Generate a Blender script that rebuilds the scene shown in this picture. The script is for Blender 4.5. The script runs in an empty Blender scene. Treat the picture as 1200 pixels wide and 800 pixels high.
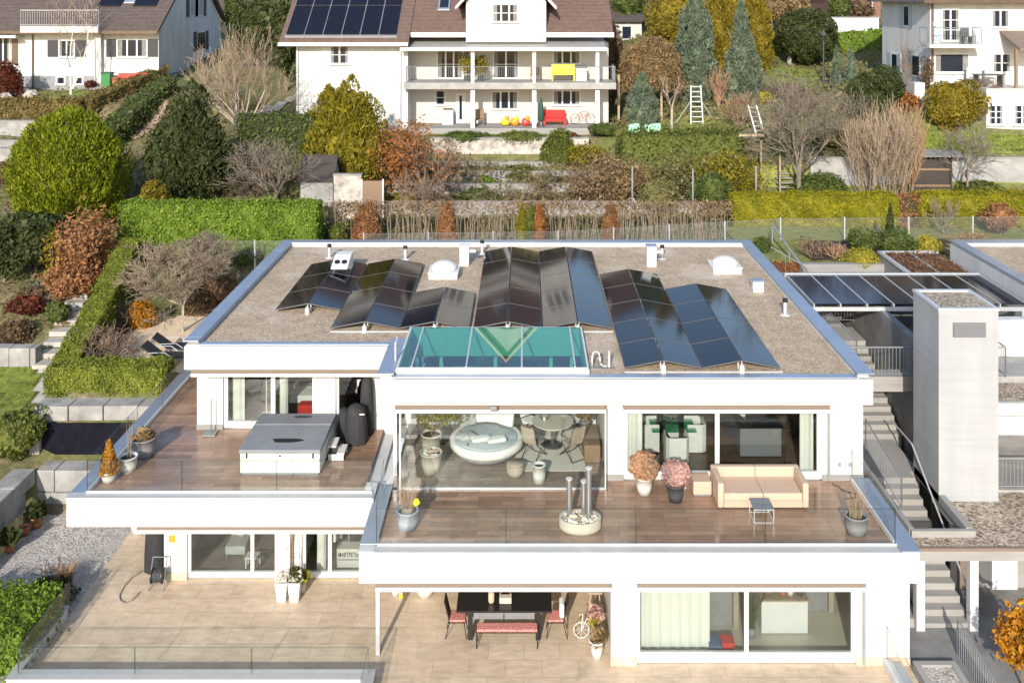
import bpy, math, random
import numpy as np
from mathutils import Matrix, Vector
random.seed(7)
SC = bpy.context.scene
COL = SC.collection
R = math.radians
# ---------------------------------------------------------------- camera model
CAMZ, F, CX, CY = 16.5, 1100.0, 614.0, -3.0     # camera height, focal in photo pixels, principal point
def P(px, py, z):                                # photo pixel on the level plane z -> world X, Y
    Y = (CAMZ - z) * F / (py - CY)
    return ((px - CX) * Y / F, Y)
def PX(px, Y): return (px - CX) * Y / F
def PZ(py, Y): return CAMZ - (py - CY) * Y / F
# ---------------------------------------------------------------- object helpers
W = {}          # world origin of every object made here
def tag(o, label=None, cat=None, group=None, kind=None):
    if label: o['label'] = label
    if cat: o['category'] = cat
    if group: o['group'] = group
    if kind: o['kind'] = kind
    return o
def thing(name, loc, label, cat, group=None):
    o = bpy.data.objects.new(name, None); COL.objects.link(o)
    o.location = loc; o.empty_display_size = 0.2
    W[o.name] = Vector(loc)
    return tag(o, label, cat, group)
def link_mesh(name, me, mat, parent=None, origin=None):
    o = bpy.data.objects.new(name, me); COL.objects.link(o)
    if mat: me.materials.append(MAT[mat] if isinstance(mat, str) else mat)
    if parent:
        o.parent = parent; W[o.name] = W[parent.name].copy()
    else:
        o.location = origin; W[o.name] = Vector(origin)
    return o
class MB:
    def __init__(s): s.v = []; s.f = []; s.M = Matrix.Identity(4)
    def at(s, x, y, z, rz=0.0):
        s.M = Matrix.Translation((x, y, z)) @ Matrix.Rotation(rz, 4, 'Z'); return s
    def add(s, vs, fs):
        k = len(s.v)
        s.v += [tuple(s.M @ Vector(p)) for p in vs]
        s.f += [tuple(i + k for i in f) for f in fs]; return s
    def box(s, x0, x1, y0, y1, z0, z1):
        return s.add([(x0,y0,z0),(x1,y0,z0),(x1,y1,z0),(x0,y1,z0),(x0,y0,z1),(x1,y0,z1),(x1,y1,z1),(x0,y1,z1)],
                     [(3,2,1,0),(4,5,6,7),(0,1,5,4),(1,2,6,5),(2,3,7,6),(3,0,4,7)])
    def sheet(s, x0, x1, y0, y1, z):
        return s.add([(x0,y0,z),(x1,y0,z),(x1,y1,z),(x0,y1,z)], [(0,1,2,3)])
    def prism(s, poly, z0, z1):
        n = len(poly)
        return s.add([(x,y,z0) for x,y in poly]+[(x,y,z1) for x,y in poly],
                     [tuple(range(n-1,-1,-1)), tuple(range(n,2*n))]+[(i,(i+1)%n,n+(i+1)%n,n+i) for i in range(n)])
    def xprism(s, poly, x0, x1):                 # poly in (y,z) pushed along x
        n = len(poly)
        return s.add([(x0,y,z) for y,z in poly]+[(x1,y,z) for y,z in poly],
                     [tuple(range(n-1,-1,-1)), tuple(range(n,2*n))]+[(i,(i+1)%n,n+(i+1)%n,n+i) for i in range(n)])
    def yprism(s, poly, y0, y1):                 # poly in (x,z) pushed along y
        n = len(poly)
        return s.add([(x,y0,z) for x,z in poly]+[(x,y1,z) for x,z in poly],
                     [tuple(range(n)), tuple(range(2*n-1,n-1,-1))]+[((i+1)%n,i,n+i,n+(i+1)%n) for i in range(n)])
    def cyl(s, p0, p1, r0, r1=None, n=10):
        r1 = r0 if r1 is None else r1
        a = Vector(p0); b = Vector(p1); d = (b-a).normalized()
        u = d.orthogonal().normalized(); w = d.cross(u)
        vs = [tuple(a + r0*(math.cos(t)*u+math.sin(t)*w)) for t in [2*math.pi*i/n for i in range(n)]]
        vs += [tuple(b + r1*(math.cos(t)*u+math.sin(t)*w)) for t in [2*math.pi*i/n for i in range(n)]]
        return s.add(vs, [tuple(range(n-1,-1,-1)), tuple(range(n,2*n))]+[(i,(i+1)%n,n+(i+1)%n,n+i) for i in range(n)])
    def tube(s, pts, r, n=6):
        for a, b in zip(pts[:-1], pts[1:]): s.cyl(a, b, r, r, n)
        return s
    def lathe(s, cx, cy, prof, n=20, sx=1.0, sy=1.0):
        vs = []; fs = []
        for r, z in prof:
            vs += [(cx+sx*r*math.cos(2*math.pi*i/n), cy+sy*r*math.sin(2*math.pi*i/n), z) for i in range(n)]
        for k in range(len(prof)-1):
            fs += [(k*n+i, k*n+(i+1)%n, (k+1)*n+(i+1)%n, (k+1)*n+i) for i in range(n)]
        fs += [tuple(range(n-1,-1,-1)), tuple(range((len(prof)-1)*n, len(prof)*n))]
        return s.add(vs, fs)
    def ball(s, c, rx, ry=None, rz=None, n=12, m=8, jit=0.0):
        ry = ry or rx; rz = rz or rx
        vs = [(c[0],c[1],c[2]-rz)]; fs = []
        for j in range(1, m):
            t = math.pi*j/m
            for i in range(n):
                q = 1+random.uniform(-jit, jit); a = 2*math.pi*i/n
                vs.append((c[0]+rx*q*math.sin(t)*math.cos(a), c[1]+ry*q*math.sin(t)*math.sin(a), c[2]-rz*q*math.cos(t)))
        vs.append((c[0],c[1],c[2]+rz)); L = len(vs)-1
        for i in range(n):
            fs.append((0, 1+(i+1)%n, 1+i)); fs.append((L, 1+(m-2)*n+i, 1+(m-2)*n+(i+1)%n))
        for j in range(m-2):
            fs += [(1+j*n+i, 1+j*n+(i+1)%n, 1+(j+1)*n+(i+1)%n, 1+(j+1)*n+i) for i in range(n)]
        return s.add(vs, fs)
    def build(s, name, mat, parent=None, smooth=False, bevel=0.0, origin=None):
        v = np.array(s.v, dtype=float)
        if parent: o0 = np.array(W[parent.name])
        elif origin is not None: o0 = np.array(origin, dtype=float)
        else: o0 = np.array([(v[:,0].min()+v[:,0].max())/2, (v[:,1].min()+v[:,1].max())/2, v[:,2].min()])
        me = bpy.data.meshes.new(name)
        me.from_pydata([tuple(p) for p in (v-o0)], [], s.f)
        if smooth:
            me.polygons.foreach_set('use_smooth', [True]*len(me.polygons))
        o = link_mesh(name, me, mat, parent, tuple(o0))
        if bevel:
            b = o.modifiers.new('edge', 'BEVEL'); b.width = bevel; b.segments = 2; b.limit_method = 'ANGLE'
        return o
def quad_mesh(name, V, mat, parent=None, origin=None, k=4):
    o0 = np.array(W[parent.name]) if parent else np.array(origin, dtype=float)
    V = (np.asarray(V)-o0).astype(np.float32); n = len(V)//k
    me = bpy.data.meshes.new(name)
    me.vertices.add(len(V)); me.vertices.foreach_set('co', V.ravel())
    me.loops.add(len(V)); me.loops.foreach_set('vertex_index', np.arange(len(V), dtype=np.int32))
    me.polygons.add(n); me.polygons.foreach_set('loop_start', np.arange(0, len(V), k, dtype=np.int32))
    me.polygons.foreach_set('loop_total', np.full(n, k, dtype=np.int32))
    me.update(calc_edges=True)
    return link_mesh(name, me, mat, parent, tuple(o0))
def seg_mesh(name, segs, mat, parent=None, origin=None):
    S = np.array([[*a, *b, r, q] for a, b, r, q in segs], dtype=float)
    A = S[:,0:3]; B = S[:,3:6]; d = B-A; d /= np.linalg.norm(d, axis=1)[:,None]+1e-9
    ref = np.where(np.abs(d[:,2:3])>0.9, [[1.0,0,0]], [[0,0,1.0]])
    u = np.cross(d, ref); u /= np.linalg.norm(u, axis=1)[:,None]+1e-9; w = np.cross(d, u)
    B = B + d*(S[:,7:8]*0.4)
    out = []
    ring = lambda C, r, t: C + r*(math.cos(t)*u+math.sin(t)*w)
    ts = [0, 2.0944, 4.1888]
    quads = []
    for i in range(3):
        t0, t1 = ts[i], ts[(i+1)%3]
        quads.append(np.stack([ring(A,S[:,6:7],t0), ring(A,S[:,6:7],t1), ring(B,S[:,7:8],t1), ring(B,S[:,7:8],t0)], axis=1))
    V = np.concatenate(quads, axis=1).reshape(-1, 3)
    return quad_mesh(name, V, mat, parent, origin)
# ---------------------------------------------------------------- materials
MAT = {}
def newmat(name):
    m = bpy.data.materials.new(name); m.use_nodes = True
    MAT[name] = m
    nt = m.node_tree; bs = nt.nodes['Principled BSDF']
    return m, nt, bs
def N(nt, t, **kw):
    n = nt.nodes.new(t)
    for k, v in kw.items(): setattr(n, k, v)
    return n
def pos(nt, scale=(1,1,1), rot=(0,0,0)):
    g = N(nt, 'ShaderNodeNewGeometry'); mp = N(nt, 'ShaderNodeMapping')
    mp.inputs['Scale'].default_value = scale; mp.inputs['Rotation'].default_value = rot
    nt.links.new(g.outputs['Position'], mp.inputs['Vector']); return mp.outputs[0]
def ramp(nt, fac, stops):
    r = N(nt, 'ShaderNodeValToRGB'); e = r.color_ramp.elements
    while len(e) < len(stops): e.new(0.5)
    for k, (p, c) in enumerate(stops): e[k].position = p; e[k].color = (*c, 1)
    nt.links.new(fac, r.inputs[0]); return r.outputs[0]
def noise(nt, scale, detail=4, vec=None, rough=0.6):
    n = N(nt, 'ShaderNodeTexNoise'); n.inputs['Scale'].default_value = scale
    n.inputs['Detail'].default_value = detail; n.inputs['Roughness'].default_value = rough
    nt.links.new(vec if vec is not None else pos(nt), n.inputs['Vector']); return n.outputs['Fac']
def mixc(nt, fac, a, b, mode='MIX'):
    m = N(nt, 'ShaderNodeMix', data_type='RGBA', blend_type=mode)
    for sock, v in ((m.inputs[0], fac), (m.inputs[6], a), (m.inputs[7], b)):
        if hasattr(v, 'is_output'): nt.links.new(v, sock)
        elif isinstance(v, tuple): sock.default_value = (*v, 1)
        else: sock.default_value = v
    return m.outputs[2]
def bump(nt, bs, h, strength=0.3, dist=0.02):
    b = N(nt, 'ShaderNodeBump'); b.inputs['Strength'].default_value = strength; b.inputs['Distance'].default_value = dist
    nt.links.new(h, b.inputs['Height']); nt.links.new(b.outputs[0], bs.inputs['Normal'])
def plain(name, c, rough=0.6, metal=0.0, var=0.12, scale=3.0, spec=0.5, bmp=0.0, bscale=60, stretch=(1,1,1)):
    m, nt, bs = newmat(name)
    lo = tuple(x*(1-var) for x in c); hi = tuple(min(1, x*(1+var)) for x in c)
    f = noise(nt, scale, 6, pos(nt, stretch))
    nt.links.new(ramp(nt, f, [(0.3, lo), (0.7, hi)]), bs.inputs['Base Color'])
    bs.inputs['Roughness'].default_value = rough; bs.inputs['Metallic'].default_value = metal
    bs.inputs['Specular IOR Level'].default_value = spec
    if bmp: bump(nt, bs, noise(nt, bscale, 3), bmp)
    return m
def pebbles(name, cols, scale, patch=None, bmp=0.6, rough=0.85):
    m, nt, bs = newmat(name)
    v = N(nt, 'ShaderNodeTexVoronoi'); v.inputs['Scale'].default_value = scale
    nt.links.new(pos(nt), v.inputs['Vector'])
    sep = N(nt, 'ShaderNodeSeparateColor'); nt.links.new(v.outputs['Color'], sep.inputs[0])
    k = len(cols)
    c = ramp(nt, sep.outputs[0], [((i+0.5)/k, q) for i, q in enumerate(cols)])
    big = noise(nt, 0.45, 5)
    if patch: c = mixc(nt, ramp(nt, big, [(0.5, (0,0,0)), (0.66, (0.55,0.55,0.55))]), c, patch)
    fine = noise(nt, 2.2, 4)
    c = mixc(nt, 0.6, c, ramp(nt, fine, [(0.3, (0.72,0.72,0.72)), (0.7, (1.15,1.15,1.15))]), 'MULTIPLY')
    nt.links.new(c, bs.inputs['Base Color']); bs.inputs['Roughness'].default_value = rough
    bump(nt, bs, v.outputs['Distance'], bmp, 0.03); return m
def tiles(name, c1, c2, mortar, w, h, ms=0.008, rough=(0.35, 0.6), offset=0.5, streak=(0.6,6,1), wet=0.0, vary=0.5):
    m, nt, bs = newmat(name)
    b = N(nt, 'ShaderNodeTexBrick'); b.offset = offset
    b.inputs['Color1'].default_value = (*c1,1); b.inputs['Color2'].default_value = (*c2,1); b.inputs['Mortar'].default_value = (*mortar,1)
    for k, val in (('Scale',1.0),('Mortar Size',ms),('Brick Width',w),('Row Height',h),('Bias',0.0),('Mortar Smooth',0.1)): b.inputs[k].default_value = val
    nt.links.new(pos(nt), b.inputs['Vector'])
    f = noise(nt, 2.5, 6, pos(nt, streak))
    c = mixc(nt, vary, b.outputs['Color'], ramp(nt, f, [(0.25,(0.62,0.62,0.62)),(0.75,(1.3,1.3,1.3))]), 'MULTIPLY')
    c = mixc(nt, ramp(nt, noise(nt, 0.5, 5), [(0.52,(0,0,0)),(0.7,(0.4,0.4,0.4))]), c, tuple(min(1, x*1.35) for x in c1))
    c = mixc(nt, 0.8, c, ramp(nt, noise(nt, 0.9, 7, None, 0.7), [(0.36,(0.78,0.76,0.74)),(0.47,(1,1,1))]), 'MULTIPLY')
    nt.links.new(c, bs.inputs['Base Color'])
    rr = ramp(nt, noise(nt, 0.8, 4), [(0.35,(rough[0],)*3),(0.65,(rough[1],)*3)])
    nt.links.new(rr, bs.inputs['Roughness'])
    bump(nt, bs, b.outputs['Fac'], -0.25, 0.01); return m
def leafm(name, cols, trans=0.25, rough=0.55):
    m, nt, bs = newmat(name)
    g = N(nt, 'ShaderNodeNewGeometry'); k = len(cols)
    mean = tuple(sum(q[i] for q in cols)/k*0.82 for i in range(3))
    cols = [tuple(0.82*(0.6*q[i]+0.4*mean[i]/0.82) for i in range(3)) for q in cols]
    c = ramp(nt, g.outputs['Random Per Island'], [((i+0.5)/k, q) for i, q in enumerate(cols)])
    f = noise(nt, 1.5, 4)
    c = mixc(nt, 0.8, c, ramp(nt, f, [(0.3,(0.5,0.55,0.55)),(0.7,(1.4,1.3,1.2))]), 'MULTIPLY')
    nt.links.new(c, bs.inputs['Base Color']); bs.inputs['Roughness'].default_value = rough
    bs.inputs['Specular IOR Level'].default_value = 0.25
    t = N(nt, 'ShaderNodeBsdfTranslucent'); nt.links.new(c, t.inputs[0])
    mx = N(nt, 'ShaderNodeMixShader'); mx.inputs[0].default_value = trans
    nt.links.new(bs.outputs[0], mx.inputs[1]); nt.links.new(t.outputs[0], mx.inputs[2])
    nt.links.new(mx.outputs[0], nt.nodes['Material Output'].inputs[0]); return m
def glassm(name, tint, refl=1.0, rough=0.0, ior=1.5):
    m, nt, bs = newmat(name); nt.nodes.remove(bs)
    tr = N(nt, 'ShaderNodeBsdfTransparent'); tr.inputs[0].default_value = (*tint,1)
    gl = N(nt, 'ShaderNodeBsdfGlossy'); gl.inputs['Roughness'].default_value = rough
    fr = N(nt, 'ShaderNodeFresnel'); fr.inputs['IOR'].default_value = ior
    geo = N(nt, 'ShaderNodeNewGeometry')
    sw = N(nt, 'ShaderNodeMix', data_type='FLOAT')      # back faces would see total reflection: use the front value
    nt.links.new(geo.outputs['Backfacing'], sw.inputs[0]); nt.links.new(fr.outputs[0], sw.inputs[2]); sw.inputs[3].default_value = 0.05
    mu = N(nt, 'ShaderNodeMath', operation='MULTIPLY'); mu.inputs[1].default_value = refl; mu.use_clamp = True
    nt.links.new(sw.outputs[0], mu.inputs[0])
    mx = N(nt, 'ShaderNodeMixShader'); nt.links.new(mu.outputs[0], mx.inputs[0])
    nt.links.new(tr.outputs[0], mx.inputs[1]); nt.links.new(gl.outputs[0], mx.inputs[2])
    nt.links.new(mx.outputs[0], nt.nodes['Material Output'].inputs[0]); return m

def render_white(name, c):
    m, nt, bs = newmat(name)
    a = ramp(nt, noise(nt, 1.1, 6, pos(nt,(1.6,1.6,0.22))), [(0.34,tuple(x*0.84 for x in c)),(0.56,c)])
    a = mixc(nt, 0.5, a, ramp(nt, noise(nt, 0.5, 4), [(0.35,(0.93,0.925,0.91)),(0.65,(1.02,1.02,1.02))]), 'MULTIPLY')
    nt.links.new(a, bs.inputs['Base Color']); bs.inputs['Roughness'].default_value = 0.85
    bump(nt, bs, noise(nt, 70, 3), 0.08)
render_white('white_render', (0.60,0.597,0.59))
plain('white_paint', (0.68,0.68,0.67), 0.4, var=0.03)
plain('cream_render', (0.53,0.51,0.475), 0.85, var=0.05, scale=0.9, bmp=0.1)
plain('ceiling_white', (0.75,0.74,0.72), 0.8, var=0.03)
plain('panel_frame', (0.11,0.11,0.115), 0.5, 0.2, var=0.05)
plain('coping_metal', (0.36,0.415,0.50), 0.38, 0.55, var=0.08, scale=1.2)
plain('steel', (0.55,0.56,0.57), 0.3, 0.9, var=0.06)
plain('steel_grey', (0.36,0.37,0.38), 0.45, 0.5, var=0.08)
plain('grey_metal', (0.22,0.23,0.24), 0.5, 0.3, var=0.1)
plain('alu', (0.66,0.67,0.68), 0.4, 0.5, var=0.05)
plain('awning_taupe', (0.19,0.145,0.115), 0.7, var=0.06)  # taupe darkened to stand in for the eave's shadow on the awning boxes
plain('concrete', (0.31,0.30,0.285), 0.85, var=0.22, scale=1.6, bmp=0.15, bscale=25)
plain('coping_pale', (0.50,0.50,0.49), 0.45, 0.3, var=0.06)
plain('sandy_path', (0.30,0.22,0.15), 0.95, var=0.25, scale=3)
plain('louvre_grey', (0.16,0.165,0.17), 0.6, 0.2, var=0.05)
plain('concrete_light', (0.29,0.278,0.26), 0.85, var=0.16, scale=1.2, bmp=0.15, bscale=25, stretch=(0.5,0.5,3.5))
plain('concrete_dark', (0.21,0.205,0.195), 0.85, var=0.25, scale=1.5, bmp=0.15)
plain('block_stone', (0.29,0.28,0.265), 0.9, var=0.35, scale=1.4, bmp=0.4, bscale=12)
plain('field_stone', (0.42,0.38,0.33), 0.9, var=0.5, scale=2.6, bmp=0.6, bscale=5)
plain('dark_panel', (0.008,0.008,0.014), 0.9, var=0.3, spec=0.1)
plain('black_metal', (0.02,0.02,0.02), 0.45, 0.2, var=0.2)
plain('black_fabric', (0.022,0.022,0.024), 0.8, var=0.35, scale=8, bmp=0.5, bscale=14)
plain('black_gloss', (0.012,0.012,0.013), 0.18, var=0.1)
plain('charcoal', (0.06,0.063,0.07), 0.6, var=0.15)
plain('planter_grey', (0.24,0.24,0.25), 0.7, var=0.15)
plain('planter_blue_grey', (0.27,0.31,0.36), 0.7, var=0.12)
plain('planter_beige', (0.50,0.45,0.37), 0.75, var=0.1)
plain('pot_white', (0.62,0.605,0.57), 0.45, var=0.05)
plain('terracotta', (0.42,0.16,0.075), 0.8, var=0.2, scale=5)
plain('soil', (0.055,0.038,0.026), 0.95, var=0.4, scale=12, bmp=0.6)
plain('peach_fabric', (0.52,0.385,0.29), 0.85, var=0.05, scale=9, bmp=0.2, bscale=120)
plain('daybed_fabric', (0.44,0.49,0.51), 0.9, var=0.08, scale=5, bmp=0.3, bscale=16)
plain('white_fabric', (0.72,0.72,0.68), 0.9, var=0.08, scale=5, bmp=0.3, bscale=16)
plain('grey_fabric', (0.36,0.37,0.36), 0.9, var=0.12, scale=5, bmp=0.2)
plain('taupe_fabric', (0.36,0.30,0.235), 0.9, var=0.1, scale=5)
plain('curtain', (0.72,0.73,0.68), 0.9, var=0.06, scale=2, stretch=(14,14,0.4))
plain('rug', (0.62,0.58,0.50), 0.95, var=0.06, scale=6)
plain('red_fabric', (0.55,0.03,0.025), 0.8, var=0.15)
plain('red_plastic', (0.62,0.05,0.035), 0.4, var=0.08)
plain('yellow_plastic', (0.75,0.62,0.03), 0.5, var=0.08)
plain('orange_paint', (0.75,0.30,0.02), 0.5, var=0.1)
plain('mint_cover', (0.34,0.66,0.42), 0.7, var=0.06, scale=2)
plain('green_plastic', (0.04,0.20,0.055), 0.5, var=0.1)
plain('dark_green', (0.02,0.07,0.045), 0.7, var=0.2)
plain('blue_board', (0.09,0.17,0.30), 0.6, var=0.1)
plain('wood', (0.22,0.14,0.085), 0.65, var=0.3, scale=6, stretch=(1,1,8))
plain('wood_light', (0.36,0.28,0.19), 0.65, var=0.2, scale=6)
plain('wood_dark', (0.045,0.034,0.028), 0.7, var=0.4, scale=3, stretch=(0.6,0.6,8))
plain('bark', (0.16,0.12,0.085), 0.9, var=0.35, scale=6, stretch=(3,3,0.7), bmp=0.5)
plain('bark_pale', (0.36,0.31,0.25), 0.9, var=0.3, scale=6, stretch=(3,3,0.7), bmp=0.4)
plain('birch_bark', (0.48,0.45,0.40), 0.85, var=0.3, scale=5, stretch=(1,1,5))
plain('twig_umber', (0.20,0.155,0.11), 0.9, var=0.3)
plain('twig_tan', (0.27,0.205,0.14), 0.9, var=0.3)
plain('twig_brown', (0.19,0.13,0.09), 0.9, var=0.35)
plain('twig_grey', (0.17,0.14,0.11), 0.9, var=0.3)
plain('twig_orange', (0.29,0.175,0.10), 0.9, var=0.3)
plain('tub_cream', (0.66,0.67,0.60), 0.5, var=0.03)
plain('tub_cover', (0.20,0.215,0.23), 0.6, var=0.1, scale=2)
plain('shutter_dark', (0.03,0.028,0.033), 0.6, var=0.1)
plain('shutter_blue', (0.36,0.44,0.48), 0.6, var=0.06)
plain('gutter', (0.12,0.078,0.056), 0.5, 0.3, var=0.2)
plain('zinc', (0.40,0.39,0.37), 0.55, 0.35, var=0.15, scale=2)
plain('water', (0.02,0.025,0.025), 0.08, var=0.1)
plain('floor_pale', (0.50,0.47,0.38), 0.3, var=0.06)
plain('floor_grey', (0.20,0.18,0.155), 0.25, var=0.1)
plain('wall_inside', (0.62,0.60,0.55), 0.85, var=0.05)
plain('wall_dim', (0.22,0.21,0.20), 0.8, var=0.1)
plain('sand', (0.72,0.56,0.38), 0.95, var=0.14, scale=2.2, bmp=0.5, bscale=35)
plain('lawn_green', (0.16,0.20,0.03), 0.95, var=0.4, scale=3, bmp=0.6, bscale=40)
plain('lawn_dry', (0.20,0.21,0.05), 0.95, var=0.4, scale=2.5, bmp=0.6, bscale=40)
plain('path_paving', (0.40,0.37,0.33), 0.9, var=0.2, scale=2, bmp=0.3)
plain('driveway', (0.30,0.27,0.24), 0.9, var=0.25, scale=2, bmp=0.3)
plain('rust_sedum', (0.20,0.075,0.035), 0.95, var=0.6, scale=6, bmp=0.8, bscale=20)
pebbles('roof_gravel', [(0.35,0.255,0.165),(0.53,0.405,0.28),(0.43,0.32,0.21),(0.64,0.51,0.375),(0.27,0.195,0.125),(0.51,0.385,0.265)], 24, patch=(0.66,0.57,0.47))
pebbles('bed_gravel', [(0.36,0.32,0.28),(0.58,0.53,0.47),(0.46,0.41,0.36),(0.66,0.62,0.57),(0.25,0.22,0.20)], 18, patch=(0.42,0.39,0.36))
pebbles('canopy_gravel', [(0.24,0.18,0.125),(0.46,0.37,0.27),(0.33,0.25,0.175),(0.58,0.50,0.40),(0.13,0.10,0.075)], 16)
pebbles('river_stones', [(0.60,0.50,0.36),(0.72,0.66,0.56),(0.45,0.28,0.14),(0.75,0.72,0.66)], 9)
tiles('plank_tile', (0.37,0.225,0.145), (0.22,0.132,0.086), (0.08,0.058,0.045), 1.2, 0.2, 0.006, rough=(0.07,0.42))
tiles('plank_tile_pale', (0.33,0.26,0.20), (0.25,0.19,0.145), (0.10,0.08,0.065), 1.2, 0.2, 0.006, rough=(0.25,0.5))
tiles('beige_tile', (0.63,0.50,0.36), (0.56,0.44,0.31), (0.42,0.33,0.245), 0.9, 0.6, 0.008, rough=(0.45,0.7), streak=(1,2.5,1), vary=0.6)
tiles('inside_floor', (0.15,0.105,0.075), (0.12,0.083,0.06), (0.06,0.045,0.035), 1.4, 0.22, 0.005, rough=(0.2,0.35))
leafm('leaf_lime', [(0.26,0.30,0.012),(0.17,0.23,0.012),(0.34,0.36,0.02),(0.10,0.15,0.012)])
leafm('leaf_hedge', [(0.15,0.25,0.02),(0.24,0.36,0.03),(0.09,0.17,0.018),(0.30,0.42,0.06)])
leafm('leaf_hedge_lime', [(0.21,0.26,0.03),(0.27,0.31,0.04),(0.16,0.20,0.025),(0.31,0.34,0.06)])
leafm('leaf_hedge_dull', [(0.13,0.17,0.03),(0.18,0.21,0.04),(0.09,0.12,0.025),(0.22,0.23,0.06)])
leafm('leaf_hedge_yellow', [(0.34,0.31,0.012),(0.27,0.27,0.012),(0.40,0.35,0.02),(0.20,0.21,0.015)])
leafm('leaf_brownhedge', [(0.26,0.19,0.06),(0.20,0.16,0.05),(0.15,0.14,0.04),(0.30,0.22,0.08)])
leafm('leaf_dark', [(0.05,0.075,0.022),(0.08,0.105,0.03),(0.035,0.052,0.018),(0.12,0.13,0.045)])
leafm('leaf_mid', [(0.08,0.125,0.028),(0.13,0.175,0.04),(0.055,0.09,0.022),(0.18,0.21,0.055)])
leafm('leaf_gold', [(0.33,0.24,0.02),(0.24,0.20,0.02),(0.38,0.28,0.03),(0.14,0.14,0.02)])
leafm('leaf_olive', [(0.22,0.21,0.015),(0.30,0.25,0.016),(0.13,0.14,0.015),(0.36,0.29,0.025)])
leafm('leaf_beech', [(0.42,0.20,0.085),(0.33,0.15,0.06),(0.50,0.27,0.13),(0.24,0.11,0.05)])
leafm('leaf_orange', [(0.45,0.17,0.04),(0.34,0.13,0.035),(0.50,0.24,0.08),(0.24,0.12,0.05)])
leafm('leaf_amber', [(0.60,0.27,0.015),(0.46,0.17,0.012),(0.66,0.36,0.03),(0.32,0.11,0.015)])
leafm('leaf_hedgebrown', [(0.33,0.22,0.13),(0.25,0.17,0.10),(0.40,0.27,0.16),(0.18,0.13,0.07)])
leafm('leaf_brown', [(0.22,0.14,0.08),(0.16,0.10,0.06),(0.29,0.19,0.11),(0.11,0.08,0.05)])
leafm('leaf_tan', [(0.36,0.25,0.12),(0.28,0.19,0.09),(0.44,0.31,0.16),(0.20,0.14,0.07)])
leafm('leaf_blue', [(0.14,0.20,0.13),(0.20,0.26,0.19),(0.09,0.14,0.085),(0.26,0.31,0.23)])
leafm('leaf_red', [(0.17,0.035,0.02),(0.11,0.03,0.018),(0.24,0.07,0.03),(0.07,0.03,0.015)])
leafm('leaf_yellow', [(0.52,0.44,0.04),(0.42,0.38,0.04),(0.58,0.50,0.10),(0.25,0.26,0.04)])
leafm('leaf_mixed', [(0.15,0.18,0.045),(0.27,0.21,0.11),(0.20,0.22,0.05),(0.38,0.29,0.17),(0.11,0.13,0.04)])
leafm('leaf_pink', [(0.66,0.40,0.37),(0.56,0.34,0.31),(0.74,0.52,0.48),(0.40,0.22,0.20)])
leafm('leaf_rosegold', [(0.56,0.36,0.20),(0.46,0.27,0.14),(0.66,0.44,0.34),(0.34,0.19,0.09)])
leafm('leaf_grass', [(0.17,0.205,0.03),(0.22,0.245,0.04),(0.13,0.165,0.025),(0.26,0.255,0.06)])
glassm('glass_clear', (0.93,0.95,0.94), 1.0)
glassm('glass_window', (0.86,0.885,0.87), 1.3)
glassm('glass_dark', (0.30,0.34,0.36), 1.6)
glassm('glass_rail', (0.96,0.975,0.97), 0.7)
glassm('glass_edge', (0.68,0.76,0.75), 1.0)
glassm('glass_teal', (0.42,0.76,0.68), 1.25)
glassm('glass_table', (0.45,0.75,0.62), 1.5)
def solar_mat(name, base, rough):
    m, nt, bs = newmat(name)
    b = N(nt, 'ShaderNodeTexBrick'); b.offset = 0.0
    for k, v in (('Scale',1.0),('Mortar Size',0.004),('Brick Width',0.18),('Row Height',0.18)): b.inputs[k].default_value = v
    b.inputs['Color1'].default_value = (*base,1); b.inputs['Color2'].default_value = tuple(x*1.25 for x in base)+(1,)
    b.inputs['Mortar'].default_value = tuple(x*1.15 for x in base)+(1,)
    nt.links.new(pos(nt), b.inputs['Vector']); nt.links.new(b.outputs['Color'], bs.inputs['Base Color'])
    bs.inputs['Roughness'].default_value = rough; bs.inputs['IOR'].default_value = 1.55
    return m
solar_mat('solar_glass', (0.005,0.005,0.008), 0.075)
MAT['solar_glass'].node_tree.nodes['Principled BSDF'].inputs['IOR'].default_value = 1.38
solar_mat('pergola_glass', (0.008,0.010,0.018), 0.10)
MAT['pergola_glass'].node_tree.nodes['Principled BSDF'].inputs['IOR'].default_value = 1.33
def tiled_roof(name, c1, c2):
    m, nt, bs = newmat(name)
    w = N(nt, 'ShaderNodeTexWave'); w.wave_type = 'BANDS'; w.bands_direction = 'Z'; w.wave_profile = 'SAW'
    w.inputs['Scale'].default_value = 1.3; w.inputs['Distortion'].default_value = 0.3
    nt.links.new(pos(nt), w.inputs['Vector'])
    c = ramp(nt, noise(nt, 3.5, 6), [(0.3,c1),(0.7,c2)])
    c = mixc(nt, 0.75, c, ramp(nt, w.outputs['Fac'], [(0.0,(0.6,0.6,0.6)),(0.15,(1,1,1)),(1.0,(1.1,1.1,1.1))]), 'MULTIPLY')
    nt.links.new(c, bs.inputs['Base Color']); bs.inputs['Roughness'].default_value = 0.8
    bump(nt, bs, w.outputs['Fac'], 0.7, 0.05)
tiled_roof('roof_tile_brown', (0.095,0.060,0.047), (0.145,0.094,0.076))
tiled_roof('roof_tile_dark', (0.060,0.046,0.041), (0.105,0.078,0.068))
tiled_roof('roof_tile_red', (0.20,0.10,0.07), (0.30,0.16,0.11))
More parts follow.
